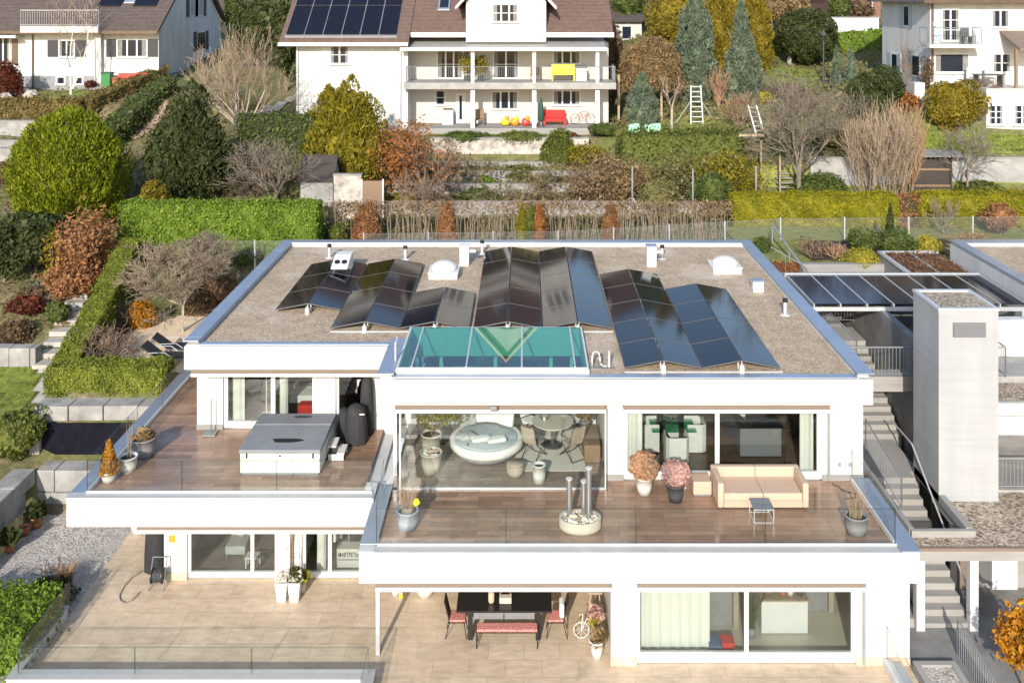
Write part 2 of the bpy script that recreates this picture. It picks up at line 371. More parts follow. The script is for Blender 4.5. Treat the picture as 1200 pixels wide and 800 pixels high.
def ground_mat():
    m, nt, bs = newmat('garden_ground')
    a = noise(nt, 0.35, 6); b = noise(nt, 4.0, 5)
    c = ramp(nt, a, [(0.35,(0.10,0.13,0.026)),(0.5,(0.145,0.14,0.05)),(0.65,(0.185,0.15,0.09))])
    c = mixc(nt, 0.8, c, ramp(nt, b, [(0.3,(0.5,0.5,0.5)),(0.7,(1.5,1.45,1.4))]), 'MULTIPLY')
    nt.links.new(c, bs.inputs['Base Color']); bs.inputs['Roughness'].default_value = 0.95
    bump(nt, bs, b, 0.8, 0.08)
ground_mat()
# ---------------------------------------------------------------- terrain
_Y = [15,30,35,40,42,44,46,52,60,70,100,150,400]
_Z = [1.0,1.3,2.2,3.9,4.5,4.8,5.1,6.5,8.15,10.3,16.5,27,62]
def hgt(x, y):
    x = np.asarray(x, dtype=float); y = np.asarray(y, dtype=float)
    b = np.interp(y, _Y, _Z)
    amp = np.clip((y-40)/25, 0, 1)
    wob = amp*(0.12*np.sin(x*0.31+y*0.23)+0.10*np.sin(x*0.83-y*0.47))
    mid = np.interp(y, [40,44,46,50,53.5,55.5,57.9,58.1,60,63,70,100,150,400], [3.9,4.6,4.7,5.0,5.3,5.7,6.5,7.6,7.95,8.1,10.0,16.5,27,62])
    lef = np.interp(y, [15,30,35,40,47,56,59.5,61,64,70,100,150,400], [1,1.3,2.2,3.9,5.2,7.4,8.4,9.6,10.1,10.6,16.5,27,62])
    rig = np.interp(y, [40,46,51.9,52.3,56,60,66,70,100,150,400], [5.1,5.15,5.7,7.2,7.9,8.6,9.9,10.6,16.5,27,62])
    fr = np.interp(y, [40,46,51.9,52.3,54,56,58,65,70,100,150,400], [5.1,5.15,5.75,7.5,8.6,9.9,10.2,10.6,11.2,16.5,27,62])
    wl = np.clip((-17-x)/3, 0, 1); wm = np.clip((x+11)/2, 0, 1); wr = np.clip((x-8.5)/2, 0, 1); wf = np.clip((x-18)/4, 0, 1)
    bb = b*(1-wl)+lef*wl; bb = bb*(1-wm)+mid*wm; bb = bb*(1-wr)+rig*wr; bb = bb*(1-wf)+fr*wf
    b = np.where((y > 43.2) | (x < -17), bb, b)
    b = np.where((x > -15.5) & (x < 6.5) & (y > 58.5) & (y < 73), np.minimum(b, 8.0), b)
    far = np.clip((y-80)/80, 0, 1)
    b = b + far*(1.6*np.sin(x*0.05+1.0)+1.1*np.sin(x*0.11+y*0.03))
    right = (x > 9.5) & (y >= 40) & (y < 46.5)
    b = np.where(right, np.maximum(b, 5.15), b)
    b = b+np.where((x > -15.5) & (x < 6.5) & (y > 57) & (y < 73), 0, wob)
    plat = (x > -15.8) & (x < -9.9) & (y > 31.4) & (y < 43)
    b = np.where(plat, np.interp(y, [31.4,32.2,40.3,42,43], [2.5,3.2,3.2,4.2,4.65]), b)
    b = np.where((x > -15.7) & (y < 30.15), -0.08, b)
    b = np.where((x > -15.7) & (x < -9.9) & (y >= 30.15) & (y <= 31.4), 1.25, b)
    b = np.where((x > -9.9) & (x < 18.2) & (y < 39.3), -0.1, b)
    b = np.where((x >= 18.2) & (y < 39.3), -0.1, b)
    return b
def gz(x, y): return float(hgt(x, y))
def G(px, py, lo=24.0, hi=220.0):                 # photo pixel -> point on the terrain
    Ys = np.linspace(lo, hi, 4000); X = (px-CX)*Ys/F
    ray = CAMZ-(py-CY)*Ys/F
    d = ray-hgt(X, Ys); k = np.argmax(d < 0) if (d < 0).any() else len(Ys)-1
    return float(X[k]), float(Ys[k]), float(hgt(X[k], Ys[k]))
def terrain():
    xs = np.concatenate([np.arange(-160,-50,4.0), np.arange(-50,50.01,0.5), np.arange(54,165,4.0)])
    ys = np.concatenate([np.arange(15,72,0.5), np.arange(72,120,1.5), np.arange(120,400,8.0)])
    X, Y = np.meshgrid(xs, ys); Z = hgt(X, Y)
    nx, ny = len(xs), len(ys)
    v = np.stack([X,Y,Z], -1).reshape(-1,3)
    f = [(j*nx+i, j*nx+i+1, (j+1)*nx+i+1, (j+1)*nx+i) for j in range(ny-1) for i in range(nx-1)]
    me = bpy.data.meshes.new('terrain'); me.from_pydata(v.tolist(), [], f)
    me.polygons.foreach_set('use_smooth', [True]*len(f))
    tag(link_mesh('terrain', me, 'garden_ground', None, (0,0,0)), kind='structure')
terrain()
def inside(px, py, poly):
    c = np.zeros(px.shape, bool); n = len(poly)
    for i in range(n):
        (x0,y0),(x1,y1) = poly[i], poly[(i+1)%n]
        t = ((y0 > py) != (y1 > py)) & (px < (x1-x0)*(py-y0)/((y1-y0) or 1e-9)+x0)
        c ^= t
    return c
def drape(name, poly, mat, lift=0.03, step=0.35):   # a sheet lying on the terrain, poly in world X, Y
    xs = np.arange(min(p[0] for p in poly), max(p[0] for p in poly)+step, step)
    ys = np.arange(min(p[1] for p in poly), max(p[1] for p in poly)+step, step)
    X, Y = np.meshgrid(xs, ys); Z = hgt(X, Y)+lift; nx = len(xs)
    cx = (X[:-1,:-1]+X[1:,1:])/2; cy = (Y[:-1,:-1]+Y[1:,1:])/2
    ok = inside(cx, cy, poly)
    f = [(j*nx+i, j*nx+i+1, (j+1)*nx+i+1, (j+1)*nx+i) for j, i in zip(*np.nonzero(ok))]
    me = bpy.data.meshes.new(name); me.from_pydata(np.stack([X,Y,Z],-1).reshape(-1,3).tolist(), [], f)
    return tag(link_mesh(name, me, mat, None, (0,0,0)), kind='structure')
def gpoly(pts): return [G(*p)[:2] for p in pts]
# ---------------------------------------------------------------- foliage
def wob3(d, rng, lo, hi, m=7):
    s = np.zeros(len(d))
    for _ in range(m):
        k = rng.normal(size=3); k *= rng.uniform(lo, hi)/np.linalg.norm(k); s += np.sin(d@k+rng.uniform(0,6.3))
    return s/math.sqrt(m)
def leaf_quads(Pt, Nn, size, rng, jit=0.8, aspect=0.55, up=0.0):
    n = len(Pt)
    nr = Nn + jit*rng.normal(size=(n,3)); nr /= np.linalg.norm(nr, axis=1)[:,None]+1e-9
    t = rng.normal(size=(n,3)); u = np.cross(nr, t); u /= np.linalg.norm(u, axis=1)[:,None]+1e-9
    if up:
        u = np.array([0,0,1.0])*up+0.55*Nn*np.array([1,1,0.2])+0.4*rng.normal(size=(n,3)); u /= np.linalg.norm(u, axis=1)[:,None]+1e-9
        nr = nr-u*(nr*u).sum(1)[:,None]; nr /= np.linalg.norm(nr, axis=1)[:,None]+1e-9; aspect = aspect*0.6
    w = np.cross(nr, u); s = size*rng.uniform(0.45,1.0,size=(n,1))**1.0*rng.choice([0.9,1.3,1.9],size=(n,1),p=[.5,.35,.15])
    a = u*s; b = w*s*aspect
    return np.stack([Pt-a, Pt-b, Pt+a, Pt+b], axis=1).reshape(-1,3)
def crown_pts(style, n, rng):
    d = rng.normal(size=(n,3)); d /= np.linalg.norm(d, axis=1)[:,None]
    if style in ('globe','dome'):
        th = np.arctan2(d[:,1], d[:,0]); ph = np.arcsin(d[:,2])
        k = rng.uniform(0,6,4)
        bmp = 0.07*np.sin(5*th+k[0])*np.sin(6*ph+k[1])+0.05*np.sin(11*th+k[2])*np.sin(9*ph+k[3])
        r = (1-0.28*rng.random(n)**2)*(1+bmp)
        p = d*r[:,None]; z = p[:,2]*0.5+0.5
        if style == 'dome': z = np.abs(p[:,2])*0.97+0.02
        return np.stack([p[:,0],p[:,1],z],1), d
    if style == 'lobed':
        K = 16; c = rng.normal(size=(K,3)); c /= np.linalg.norm(c,axis=1)[:,None]
        c *= rng.uniform(0.35,0.68,size=(K,1)); rad = rng.uniform(0.28,0.46,K)
        i = rng.integers(0,K,n); p = c[i]+d*(rad[i]*(1-0.35*rng.random(n)**2))[:,None]
        p[:,2] = p[:,2]*0.5+0.5
        return p, d
    if style == 'spires':
        K = 13; a = rng.uniform(0,2*np.pi,K); q = 0.62*rng.random(K)**0.5; q[0] = 0
        hh = rng.uniform(0.62,1.0,K)*(1-0.22*q); hh[0] = 0.97; z0 = rng.uniform(0,0.12,K)*(q>0)
        i = rng.integers(0,K,n); z = rng.random(n)**1.15; th = rng.uniform(0,2*np.pi,n)
        r = 0.40*np.sin(np.pi*np.clip(0.2+0.8*z,0,1))**0.8*(1+0.12*np.sin(5*th+11*z+i))*(1-0.3*rng.random(n)**2)
        p = np.stack([q[i]*np.cos(a[i])*(1-0.3*z)+r*np.cos(th), q[i]*np.sin(a[i])*(1-0.3*z)+r*np.sin(th), z0[i]+z*(hh[i]-z0[i])],1)
        return p, np.stack([np.cos(th),np.sin(th),np.full(n,0.5)],1)
    if style == 'airy':
        p = d*(rng.random(n)**0.4)[:,None]
        K = 14; c = rng.normal(size=(K,3)); c /= np.linalg.norm(c,axis=1)[:,None]; c *= rng.uniform(0.3,0.85,size=(K,1))
        i = rng.integers(0,K,n); q = c[i]+0.22*rng.normal(size=(n,3))
        p = np.where(rng.random((n,1)) < 0.75, q, p)
        p[:,2] = np.clip(p[:,2]*0.5+0.5, 0.0, 1.05)
        return p, d
    if style == 'egg':
        z = d[:,2]*0.5+0.5; th = np.arctan2(d[:,1], d[:,0]); zc = 0.42
        e = np.where(z > zc, np.clip(1-((z-zc)/(1-zc))**2,0,1)**0.62, np.clip(1-((zc-z)/0.62)**2,0,1)**0.5)
        k = rng.uniform(0,6,4)
        r = e*(1+0.05*np.sin(5*th+9*z+k[0])+0.04*np.sin(9*th-13*z+k[1]))*(1-0.28*rng.random(n)**2)
        return np.stack([r*np.cos(th), r*np.sin(th), z*(1-0.04*rng.random(n))],1), np.stack([np.cos(th)*e,np.sin(th)*e,(z-0.4)*1.5],1)
    if style in ('cone','flame'):
        z = rng.random(n)**(1.5 if style == 'cone' else 1.1); th = rng.uniform(0,2*np.pi,n)
        prof = (1-z)**0.75 if style == 'cone' else np.sin(np.pi*np.clip(0.17+0.83*z,0,1))**0.8
        k = rng.uniform(0,6,3)
        bm = 1+0.12*np.sin(4*th+9*z+k[0])+0.09*np.sin(7*th-14*z+k[1])+0.06*np.sin(30*z+k[2])
        r = prof*bm*(1-0.35*rng.random(n)**2)+0.02
        p = np.stack([r*np.cos(th), r*np.sin(th), z],1)
        return p, np.stack([np.cos(th),np.sin(th),np.full(n,0.45)],1)
CORE = {'globe','dome','lobed','cone','flame','spires','egg'}
SEED = [100]
def rngn(): SEED[0] += 1; return np.random.default_rng(SEED[0])
def leafy(name, label, cat, X, Y, Z, w, h, style, mat, leaf=0.12, n=None, trunk=0.0, group=None, d=None, bark='bark', dens=1.0, jit=0.8, twigs=None):
    rng = rngn(); d = d or w; leaf *= (0.62 if style != 'airy' else 0.8)
    area = math.pi*w*h*(0.6 if style in ('cone','flame') else 0.8)
    n = int(n*1.6) if n else int(min(26000, max(400, dens*2.0*area/(leaf*leaf*1.1))))
    p, nn = crown_pts(style, n, rng)
    if style in CORE:                                # uneven outline: swellings, hollows and thin places
        ctr = np.array([0,0,0.42]); q0 = (p-ctr)*np.array([1,1,2.0 if style not in ('cone','flame') else 3.0])
        a1 = wob3(q0, rng, 2.5, 6.0); a2 = wob3(q0, rng, 8.0, 16.0)
        k = 1+0.085*a1+0.045*a2
        sx = np.array([1,1,0.35 if style in ('cone','flame','spires') else 0.8])
        p = ctr+(p-ctr)*(1+(k[:,None]-1)*sx); p[:,2] = np.maximum(p[:,2], 0.0)
        keep = (a2+0.6*a1+0.5*rng.normal(size=n)) > -1.25
        p = p[keep]; nn = nn[keep]
    ch = h-trunk
    V = p*np.array([w/2, d/2, ch])+np.array([X,Y,Z+trunk])
    upr = 0.9 if style in ('egg','flame','cone','spires') else 0.0
    q = leaf_quads(V, nn, leaf*(1.45 if upr else 1.0), rng, jit, 0.55, upr)
    root = thing(name, (X,Y,Z), label, cat, group)
    if style in CORE and style != 'lobed':           # close foliage deep inside the crown
        k = rng.normal(size=(n//5,3)); pc, nc = crown_pts(style, n//3, rng)
        ctr = np.array([0,0,0.45]); pc = ctr+(pc-ctr)*0.72
        q = np.concatenate([q, leaf_quads(pc*np.array([w/2,d/2,ch])+np.array([X,Y,Z+trunk]), nc, leaf*2.0, rng, 0.4, 0.9)])
    elif style == 'lobed':
        pc, nc = crown_pts('globe', n//3, rng); ctr = np.array([0,0,0.5]); pc = ctr+(pc-ctr)*0.62
        q = np.concatenate([q, leaf_quads(pc*np.array([w/2,d/2,ch])+np.array([X,Y,Z+trunk]), nc, leaf*2.0, rng, 0.4, 0.9)])
    quad_mesh('crown' if cat == 'tree' else 'foliage', q, mat, root)
    segs = []
    tw = max(0.03, 0.022*h)
    segs.append(((X,Y,Z-0.1),(X,Y,Z+trunk+ch*0.55), tw, tw*0.5))
    nb = 7 if twigs is None else twigs
    for i in range(nb):
        a = 2*math.pi*i/nb+rng.uniform(-0.3,0.3); zz = Z+trunk+ch*rng.uniform(0.05,0.35)
        e = (X+w*0.33*math.cos(a), Y+d*0.33*math.sin(a), zz+ch*rng.uniform(0.25,0.45))
        segs.append(((X,Y,zz), e, tw*0.5, tw*0.15))
    seg_mesh('trunk' if cat == 'tree' else 'stem', segs, bark, root)
    return root
def box_leaves(rng, x0, x1, y0, y1, z0, z1, leaf, dens, rnd=0.06):
    out = []
    faces = [((x0,x1),(y0,y0),(z0,z1),(0,-1,0)), ((x0,x1),(y1,y1),(z0,z1),(0,1,0)), ((x0,x0),(y0,y1),(z0,z1),(-1,0,0)),
             ((x1,x1),(y0,y1),(z0,z1),(1,0,0)), ((x0,x1),(y0,y1),(z1,z1),(0,0,1))]
    for a, b, c, nv in faces:
        s = sorted([abs(a[1]-a[0]), abs(b[1]-b[0]), abs(c[1]-c[0])])
        n = int(dens*s[1]*s[2]/(leaf*leaf)*1.1)+4
        p = np.stack([rng.uniform(*a,n) if a[0]!=a[1] else np.full(n,a[0]), rng.uniform(*b,n) if b[0]!=b[1] else np.full(n,b[0]), rng.uniform(*c,n) if c[0]!=c[1] else np.full(n,c[0])],1)
        nv = np.array(nv,float)
        p = p+nv*(rng.normal(scale=rnd,size=(n,1))-rnd*0.5+0.05*np.sin(p[:,0:1]*3.1+p[:,2:3]*2.3)+0.035*np.sin(p[:,0:1]*7.3-p[:,1:2]*5.1+p[:,2:3]*6.7)+(rng.random((n,1))<0.03)*rng.uniform(0.05,0.22,size=(n,1)))
        out.append(leaf_quads(p, np.repeat(nv[None],n,0), leaf, rng, 0.7))
    return np.concatenate(out)
def hedge(name, label, pts, wdt, h, mat, leaf=0.09, dens=1.5, group=None, rnd=0.06, inner='soil', cat='hedge'):
    """a trimmed hedge along pts (x, y, z of its foot)"""
    leaf *= 0.72; rng = rngn(); root = thing(name, pts[0], label, cat, group); Q = []; core = MB()
    for (ax,ay,az),(bx,by,bz) in zip(pts[:-1], pts[1:]):
        L = math.hypot(bx-ax, by-ay); ang = math.atan2(by-ay, bx-ax)
        q = box_leaves(rng, -wdt*0.0, L, -wdt/2, wdt/2, 0.0, h, leaf, dens, rnd)
        t = q[:,0]/max(L,1e-6)
        z = q[:,2]+az+(bz-az)*t
        Q.append(np.stack([ax+q[:,0]*math.cos(ang)-q[:,1]*math.sin(ang), ay+q[:,0]*math.sin(ang)+q[:,1]*math.cos(ang), z],1))
        ux, uy = math.cos(ang), math.sin(ang); k = wdt/2-0.07; e = 0.08
        c = [(ax+ux*e-uy*-k, ay+uy*e+ux*-k), (bx-ux*e-uy*-k, by-uy*e+ux*-k), (bx-ux*e-uy*k, by-uy*e+ux*k), (ax+ux*e-uy*k, ay+uy*e+ux*k)]
        zb = [az,bz,bz,az]
        core.add([(x,y,z_-0.1) for (x,y),z_ in zip(c,zb)]+[(x,y,z_+h-0.08) for (x,y),z_ in zip(c,zb)],
                 [(3,2,1,0),(4,5,6,7),(0,1,5,4),(1,2,6,5),(2,3,7,6),(3,0,4,7)])
    quad_mesh('foliage', np.concatenate(Q), mat, root)
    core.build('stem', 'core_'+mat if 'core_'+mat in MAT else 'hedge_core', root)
    return root
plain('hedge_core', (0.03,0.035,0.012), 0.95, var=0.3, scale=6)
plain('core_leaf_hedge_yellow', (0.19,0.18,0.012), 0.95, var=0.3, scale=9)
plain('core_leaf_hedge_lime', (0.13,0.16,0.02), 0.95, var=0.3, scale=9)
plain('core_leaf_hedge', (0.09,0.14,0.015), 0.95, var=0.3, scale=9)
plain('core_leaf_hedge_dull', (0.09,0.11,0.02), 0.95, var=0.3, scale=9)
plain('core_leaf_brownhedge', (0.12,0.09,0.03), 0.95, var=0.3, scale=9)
# bare branching plants
def grow(segs, rng, p, d, L, r, lvl, spread, up, kids, nseg=3):
    q = np.array(p, float); d = np.array(d, float); d /= np.linalg.norm(d)
    for i in range(nseg):
        d = d+rng.normal(scale=0.24,size=3)+np.array([0,0,up*0.12]); d /= np.linalg.norm(d)
        e = q+d*L/nseg; r1 = r*(1-0.5*(i+1)/nseg)
        segs.append((tuple(q), tuple(e), r*(1-0.5*i/nseg), r1)); q = e
        if lvl > 0:
            for _ in range(kids if i else max(1, kids-1)):
                a = rng.normal(size=3); a -= d*a.dot(d); a /= np.linalg.norm(a)+1e-9
                nd = d*math.cos(spread)+a*math.sin(spread)
                grow(segs, rng, q, nd, L*rng.uniform(0.5,0.75), r1*0.65, lvl-1, spread, up, kids, 3 if lvl > 1 else 2)
def bare(name, label, cat, X, Y, Z, w, h, trunk=0.3, stems=5, lvl=3, kids=2, mat='twig_grey', spread=0.55, up=1.0, r=0.05, lean=0.5, group=None, leafmat=None, leafn=0, leaf=0.08, barkm=None, flat=False, bs=0.03):
    """a leafless shrub or tree: trunk and stems, then branches scaled to the wanted width and height"""
    rng = rngn(); seg = []
    for i in range(stems):
        a = 2*math.pi*(i+rng.uniform(-0.3,0.3))/stems; l = lean*rng.uniform(0.4,1.2)
        grow(seg, rng, (bs*math.cos(a)*rng.uniform(.3,1),bs*math.sin(a)*rng.uniform(.3,1),0), (math.cos(a)*l, math.sin(a)*l, 1.0), 1.0, 1.0, lvl, spread, up, kids)
    A = np.array([s[0] for s in seg]); B = np.array([s[1] for s in seg]); RR = np.array([(s[2],s[3]) for s in seg])
    zz = np.percentile(np.concatenate([A,B])[:,2], 99)
    for ax in (0,1):
        e = np.concatenate([A,B])[:,ax]; m_ = (np.percentile(e,3)+np.percentile(e,97))/2
        A[:,ax] -= m_*np.clip(A[:,2]/zz,0,1); B[:,ax] -= m_*np.clip(B[:,2]/zz,0,1)
    al = np.concatenate([A,B]); mx = np.percentile(np.abs(al[:,:2]), 97); mz = np.percentile(al[:,2], 99)
    ch = h-trunk*h
    sc = np.array([w/2/mx, w/2/mx, ch/mz]); off = np.array([X,Y,Z+trunk*h])
    if flat:
        A[:,2] = np.minimum(A[:,2], mz*(0.92+0.08*np.sin(A[:,0]*9))); B[:,2] = np.minimum(B[:,2], mz*(0.92+0.08*np.sin(B[:,0]*9)))
    A = A*sc+off; B = B*sc+off; RR = np.maximum(RR*r, 0.009)
    root = thing(name, (X,Y,Z), label, cat, group)
    big = RR[:,0] > r*0.55
    trs = [((X+0.04*i*math.cos(2.4*i),Y+0.04*i*math.sin(2.4*i),Z-0.1),(X+0.01*i,Y,Z+trunk*h+0.03), r*1.4, r*1.1) for i in range(max(1, min(stems,3)))] if trunk > 0 else []
    segs = [(tuple(a),tuple(b),x[0],x[1]) for a,b,x in zip(A,B,RR)]
    t1 = trs+[s for s,g in zip(segs,big) if g]; t2 = [s for s,g in zip(segs,big) if not g]
    if t1: seg_mesh('trunk' if cat == 'tree' else 'stem', t1, barkm or mat, root)
    if t2: seg_mesh('crown' if cat == 'tree' else 'twigs', t2, mat, root)
    if leafmat:
        idx = rng.integers(0, len(B), leafn); pp = B[idx]+rng.normal(scale=0.05,size=(leafn,3))
        quad_mesh('foliage', leaf_quads(pp, rng.normal(size=(leafn,3)), leaf, rng), leafmat, root)
    return root
def gplant(fn, name, label, cat, px, ybase, ytop, wpx, *a, Y=None, **k):
    """place a plant from its photo outline: foot on the terrain, width and height at that distance"""
    if Y is None: X, Y, Z = G(px, ybase)
    else:
        X = PX(px, Y); Z = gz(X, Y)
    s = Y/F; h = PZ(ytop, Y)-Z
    return fn(name, label, cat, X, Y, Z, wpx*s, max(h,0.15), *a, **k)
# ---------------------------------------------------------------- main house
HOUSE = thing('terrace_house', (0,27,0), 'white flat-roofed terraced house with brown tiled terraces and a gravel roof full of solar panels', 'house')
def window(parent, x0, x1, z0, z1, Y, bars=(), fr=0.07, depth=0.09, name='window', frame='white_paint', glass='glass_window', sash=0.0, bot=None):
    b = MB(); bt = fr if bot is None else bot
    b.box(x0,x0+fr,Y,Y+depth,z0,z1); b.box(x1-fr,x1,Y,Y+depth,z0,z1)
    b.box(x0+fr,x1-fr,Y,Y+depth,z0,z0+bt); b.box(x0+fr,x1-fr,Y,Y+depth,z1-fr,z1)
    ed = [x0+fr]
    for m in bars: b.box(m-fr/2,m+fr/2,Y+0.002,Y+depth-0.002,z0+bt,z1-fr); ed += [m-fr/2, m+fr/2]
    ed.append(x1-fr)
    f = b.build(name, frame, parent)
    for i in range(0,len(ed),2):
        MB().box(ed[i],ed[i+1],Y+depth*0.45,Y+depth*0.55,z0+bt,z1-fr).build('pane', glass, f)
    return f
def part(name, mat, *boxes, parent=HOUSE, bevel=0.0, smooth=False):
    if name in ('wall','skirting','lintel','inside_wall','terrace_slab','floor_slab') and len(boxes) > 1:
        for b in boxes: part(name, mat, b, parent=parent, bevel=bevel, smooth=smooth)
        return
    m = MB()
    for b in boxes: m.box(*b)
    return m.build(name, mat, parent, smooth, bevel)
XL, XR = -10.03, 9.41
# roof slab with an opening for the roof glazing
part('roof_slab', 'white_render', (XL,-3.93,27.7,39.2,5.52,6.2), (-3.93,-3.45,25.3,39.2,5.52,6.2),
     (-3.45,1.73,25.3,25.62,5.52,6.2), (-3.45,1.73,28.75,39.2,5.52,6.2), (1.73,XR,25.3,39.2,5.52,6.2))
m = MB()
for r in ((XL+.4,-3.93,27.9,38.75),(-3.93,-3.5,26.0,38.75),(-3.5,1.8,28.85,38.75),(1.8,XR-.4,25.55,38.75)): m.sheet(*r,6.206)
m.build('roof_gravel', 'roof_gravel', HOUSE)
# parapet: white upstand with a metal coping
part('parapet', 'white_render', (XL+.06,XL+.36,27.9,39.1,6.2,6.34), (XR-.36,XR-.06,25.5,39.1,6.2,6.34), (XL+.36,XR-.36,38.8,39.1,6.2,6.34),
     (XL+.06,-3.9,27.75,27.9,6.2,6.24), (-3.88,-3.58,25.36,27.9,6.2,6.34), (-3.58,XR-.36,25.36,25.5,6.2,6.24))
part('parapet_coping', 'coping_metal', (XL-.03,XL+.42,27.68,39.24,6.342,6.375), (XR-.42,XR+.03,25.28,39.24,6.342,6.375),
     (XL+.42,XR-.42,38.76,39.24,6.342,6.375), (XL+.42,-3.96,27.66,27.92,6.242,6.275), (-3.96,-3.5,25.26,27.92,6.342,6.375),
     (-3.5,XR-.42,25.26,25.52,6.242,6.275), bevel=0.008)
m = MB()
for k in range(5): y = 28+k*2.4; m.box(XL-.032,XL+.422,y,y+.012,6.343,6.3775); m.box(XR-.422,XR+.032,y-1.5,y-1.488,6.343,6.3775)
m.build('coping_joint', 'steel_grey', HOUSE)
# terrace slabs
part('terrace_slab', 'white_render', (-12.06,-3.97,24.75,28.9,2.55,3.12), (-12.06,-10.05,28.9,33.2,2.55,3.12), (-3.97,9.53,22.6,26.0,2.4,2.98))
part('floor_slab', 'ceiling_white', (-10.05,-3.97,28.9,39.0,2.6,3.0), (-3.97,9.41,26.0,39.0,2.45,3.0))
m = MB(); m.sheet(-11.7,-4.3,24.95,28.85,3.25); m.sheet(-11.7,-10.03,28.85,33.2,3.25); m.build('terrace_floor', 'plank_tile', HOUSE)
m = MB(); m.sheet(-3.62,9.1,22.82,25.56,3.10); m.sheet(2.3,9.1,25.56,26.05,3.10); m.build('terrace_floor', 'plank_tile', HOUSE)
m = MB(); m.sheet(-3.62,2.24,25.68,29.5,3.11); m.build('loggia_floor', 'plank_tile_pale', HOUSE)
part('terrace_curb', 'white_render', (-12.06,-11.7,24.75,33.2,3.12,3.29), (-11.7,-3.97,24.75,24.95,3.12,3.29), (-4.28,-3.97,24.95,25.6,3.12,3.29),
     (-3.97,-3.62,22.6,25.6,2.98,3.17), (-3.62,9.1,22.6,22.82,2.98,3.13), (9.1,9.53,22.6,26.0,2.98,3.17))
for q in ((-12.09,-11.66,24.99,33.2,3.292,3.32), (-4.0,-3.58,22.86,25.62,3.172,3.2), (9.08,9.56,22.55,26.0,3.172,3.2)): part('curb_coping', 'coping_metal', q, bevel=0.006)
for q in ((-12.09,-4.0,24.72,24.99,3.292,3.32), (-4.0,9.08,22.57,22.86,3.132,3.16)): part('curb_coping', 'coping_pale', q, bevel=0.006)
part('rail_profile', 'white_paint', (-11.66,-4.05,24.99,25.03,3.22,3.36), (-3.58,9.08,22.862,22.9,3.06,3.2), (9.03,9.07,22.95,25.95,3.06,3.24),
     (-11.66,-11.62,25.03,32.9,3.22,3.36))
# walls, upper storey
part('wall', 'white_render', (-10.03,-9.24,28.8,29.1,3.12,5.52), (-6.38,-5.78,28.8,29.1,3.12,5.52), (-4.62,-3.97,28.8,29.1,3.12,5.52),
     (-10.03,-9.75,29.1,39.0,3.0,5.52), (2.26,2.76,26.05,26.4,3.0,5.52), (8.28,9.41,26.05,26.4,3.0,5.52), (9.11,9.41,26.4,39.0,3.0,5.52),
     (-9.75,9.11,38.7,39.0,3.0,5.52))
part('skirting', 'concrete_light', (2.255,2.765,26.02,26.05,3.102,3.26), (8.275,9.415,26.02,26.05,3.102,3.26), (-10.035,-9.235,28.77,28.8,3.252,3.4))
part('lintel', 'white_render', (-9.24,-6.38,28.85,29.1,5.3,5.52), (-5.78,-4.62,28.85,29.1,5.3,5.52), (2.76,8.28,26.1,26.4,5.3,5.52))
window(HOUSE,-9.24,-6.38,3.26,5.3,28.88,(-7.72,),0.13,name='window',bot=0.2)
window(HOUSE,-5.78,-4.62,3.26,5.3,28.88,(),0.09,name='terrace_door')
window(HOUSE,2.76,8.28,3.11,5.3,26.12,(5.38,),0.12,name='window',bot=0.2)
# inside walls and floors
part('inside_wall', 'wall_inside', (-9.75,-3.7,34.0,34.1,3.0,5.5), (-3.75,-3.65,29.6,34.0,3.0,5.5), (2.3,2.42,26.4,34.0,3.0,5.5), (2.42,9.11,33.5,33.6,3.0,5.5), (-6.3,-6.2,29.1,34.0,3.0,5.5))
m = MB(); m.sheet(-9.74,-3.76,29.05,34.0,3.262); m.sheet(2.43,9.1,26.42,33.5,3.062); m.sheet(-3.64,2.29,29.62,38.6,3.1); m.build('room_floor', 'inside_floor', HOUSE)
# loggia: sliding glass front, side glass, back doors, corner post
part('corner_post', 'alu', (-3.66,-3.56,26.3,26.4,3.11,5.52), bevel=0.004)
lg = part('sliding_glazing', 'alu', (-3.4,2.24,25.57,25.63,3.104,3.14), (-3.4,2.24,25.57,25.63,5.24,5.3), (-3.4,-3.36,25.57,25.63,3.14,5.24), (2.2,2.24,25.57,25.63,3.14,5.24))
for k in range(6): MB().box(-3.36+k*.927+.004,-3.36+(k+1)*.927-.004,25.594,25.606,3.14,5.24).build('pane', 'glass_clear', lg)
lg = part('side_glazing', 'white_paint', (-3.68,-3.62,26.42,29.1,3.11,3.18), (-3.68,-3.62,26.42,29.1,5.4,5.5), (-3.68,-3.62,27.7,27.76,3.18,5.4))
MB().box(-3.656,-3.644,26.42,27.7,3.18,5.4).build('pane', 'glass_clear', lg); MB().box(-3.656,-3.644,27.76,29.1,3.18,5.4).build('pane', 'glass_clear', lg)
window(HOUSE,-3.64,2.26,3.11,5.45,29.5,(-2.6,-.9,.85,1.5),0.11,name='loggia_door',bot=0.16)
# awning boxes under each eave
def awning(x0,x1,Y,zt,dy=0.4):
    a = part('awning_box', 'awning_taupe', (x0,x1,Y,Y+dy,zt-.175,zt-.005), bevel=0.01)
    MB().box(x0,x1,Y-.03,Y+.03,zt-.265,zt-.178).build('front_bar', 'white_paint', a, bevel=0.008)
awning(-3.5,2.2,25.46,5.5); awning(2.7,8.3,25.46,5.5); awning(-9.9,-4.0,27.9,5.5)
awning(-3.6,2.1,22.76,2.38); awning(2.75,8.3,22.76,2.38); awning(-10.3,-4.05,24.95,2.53)
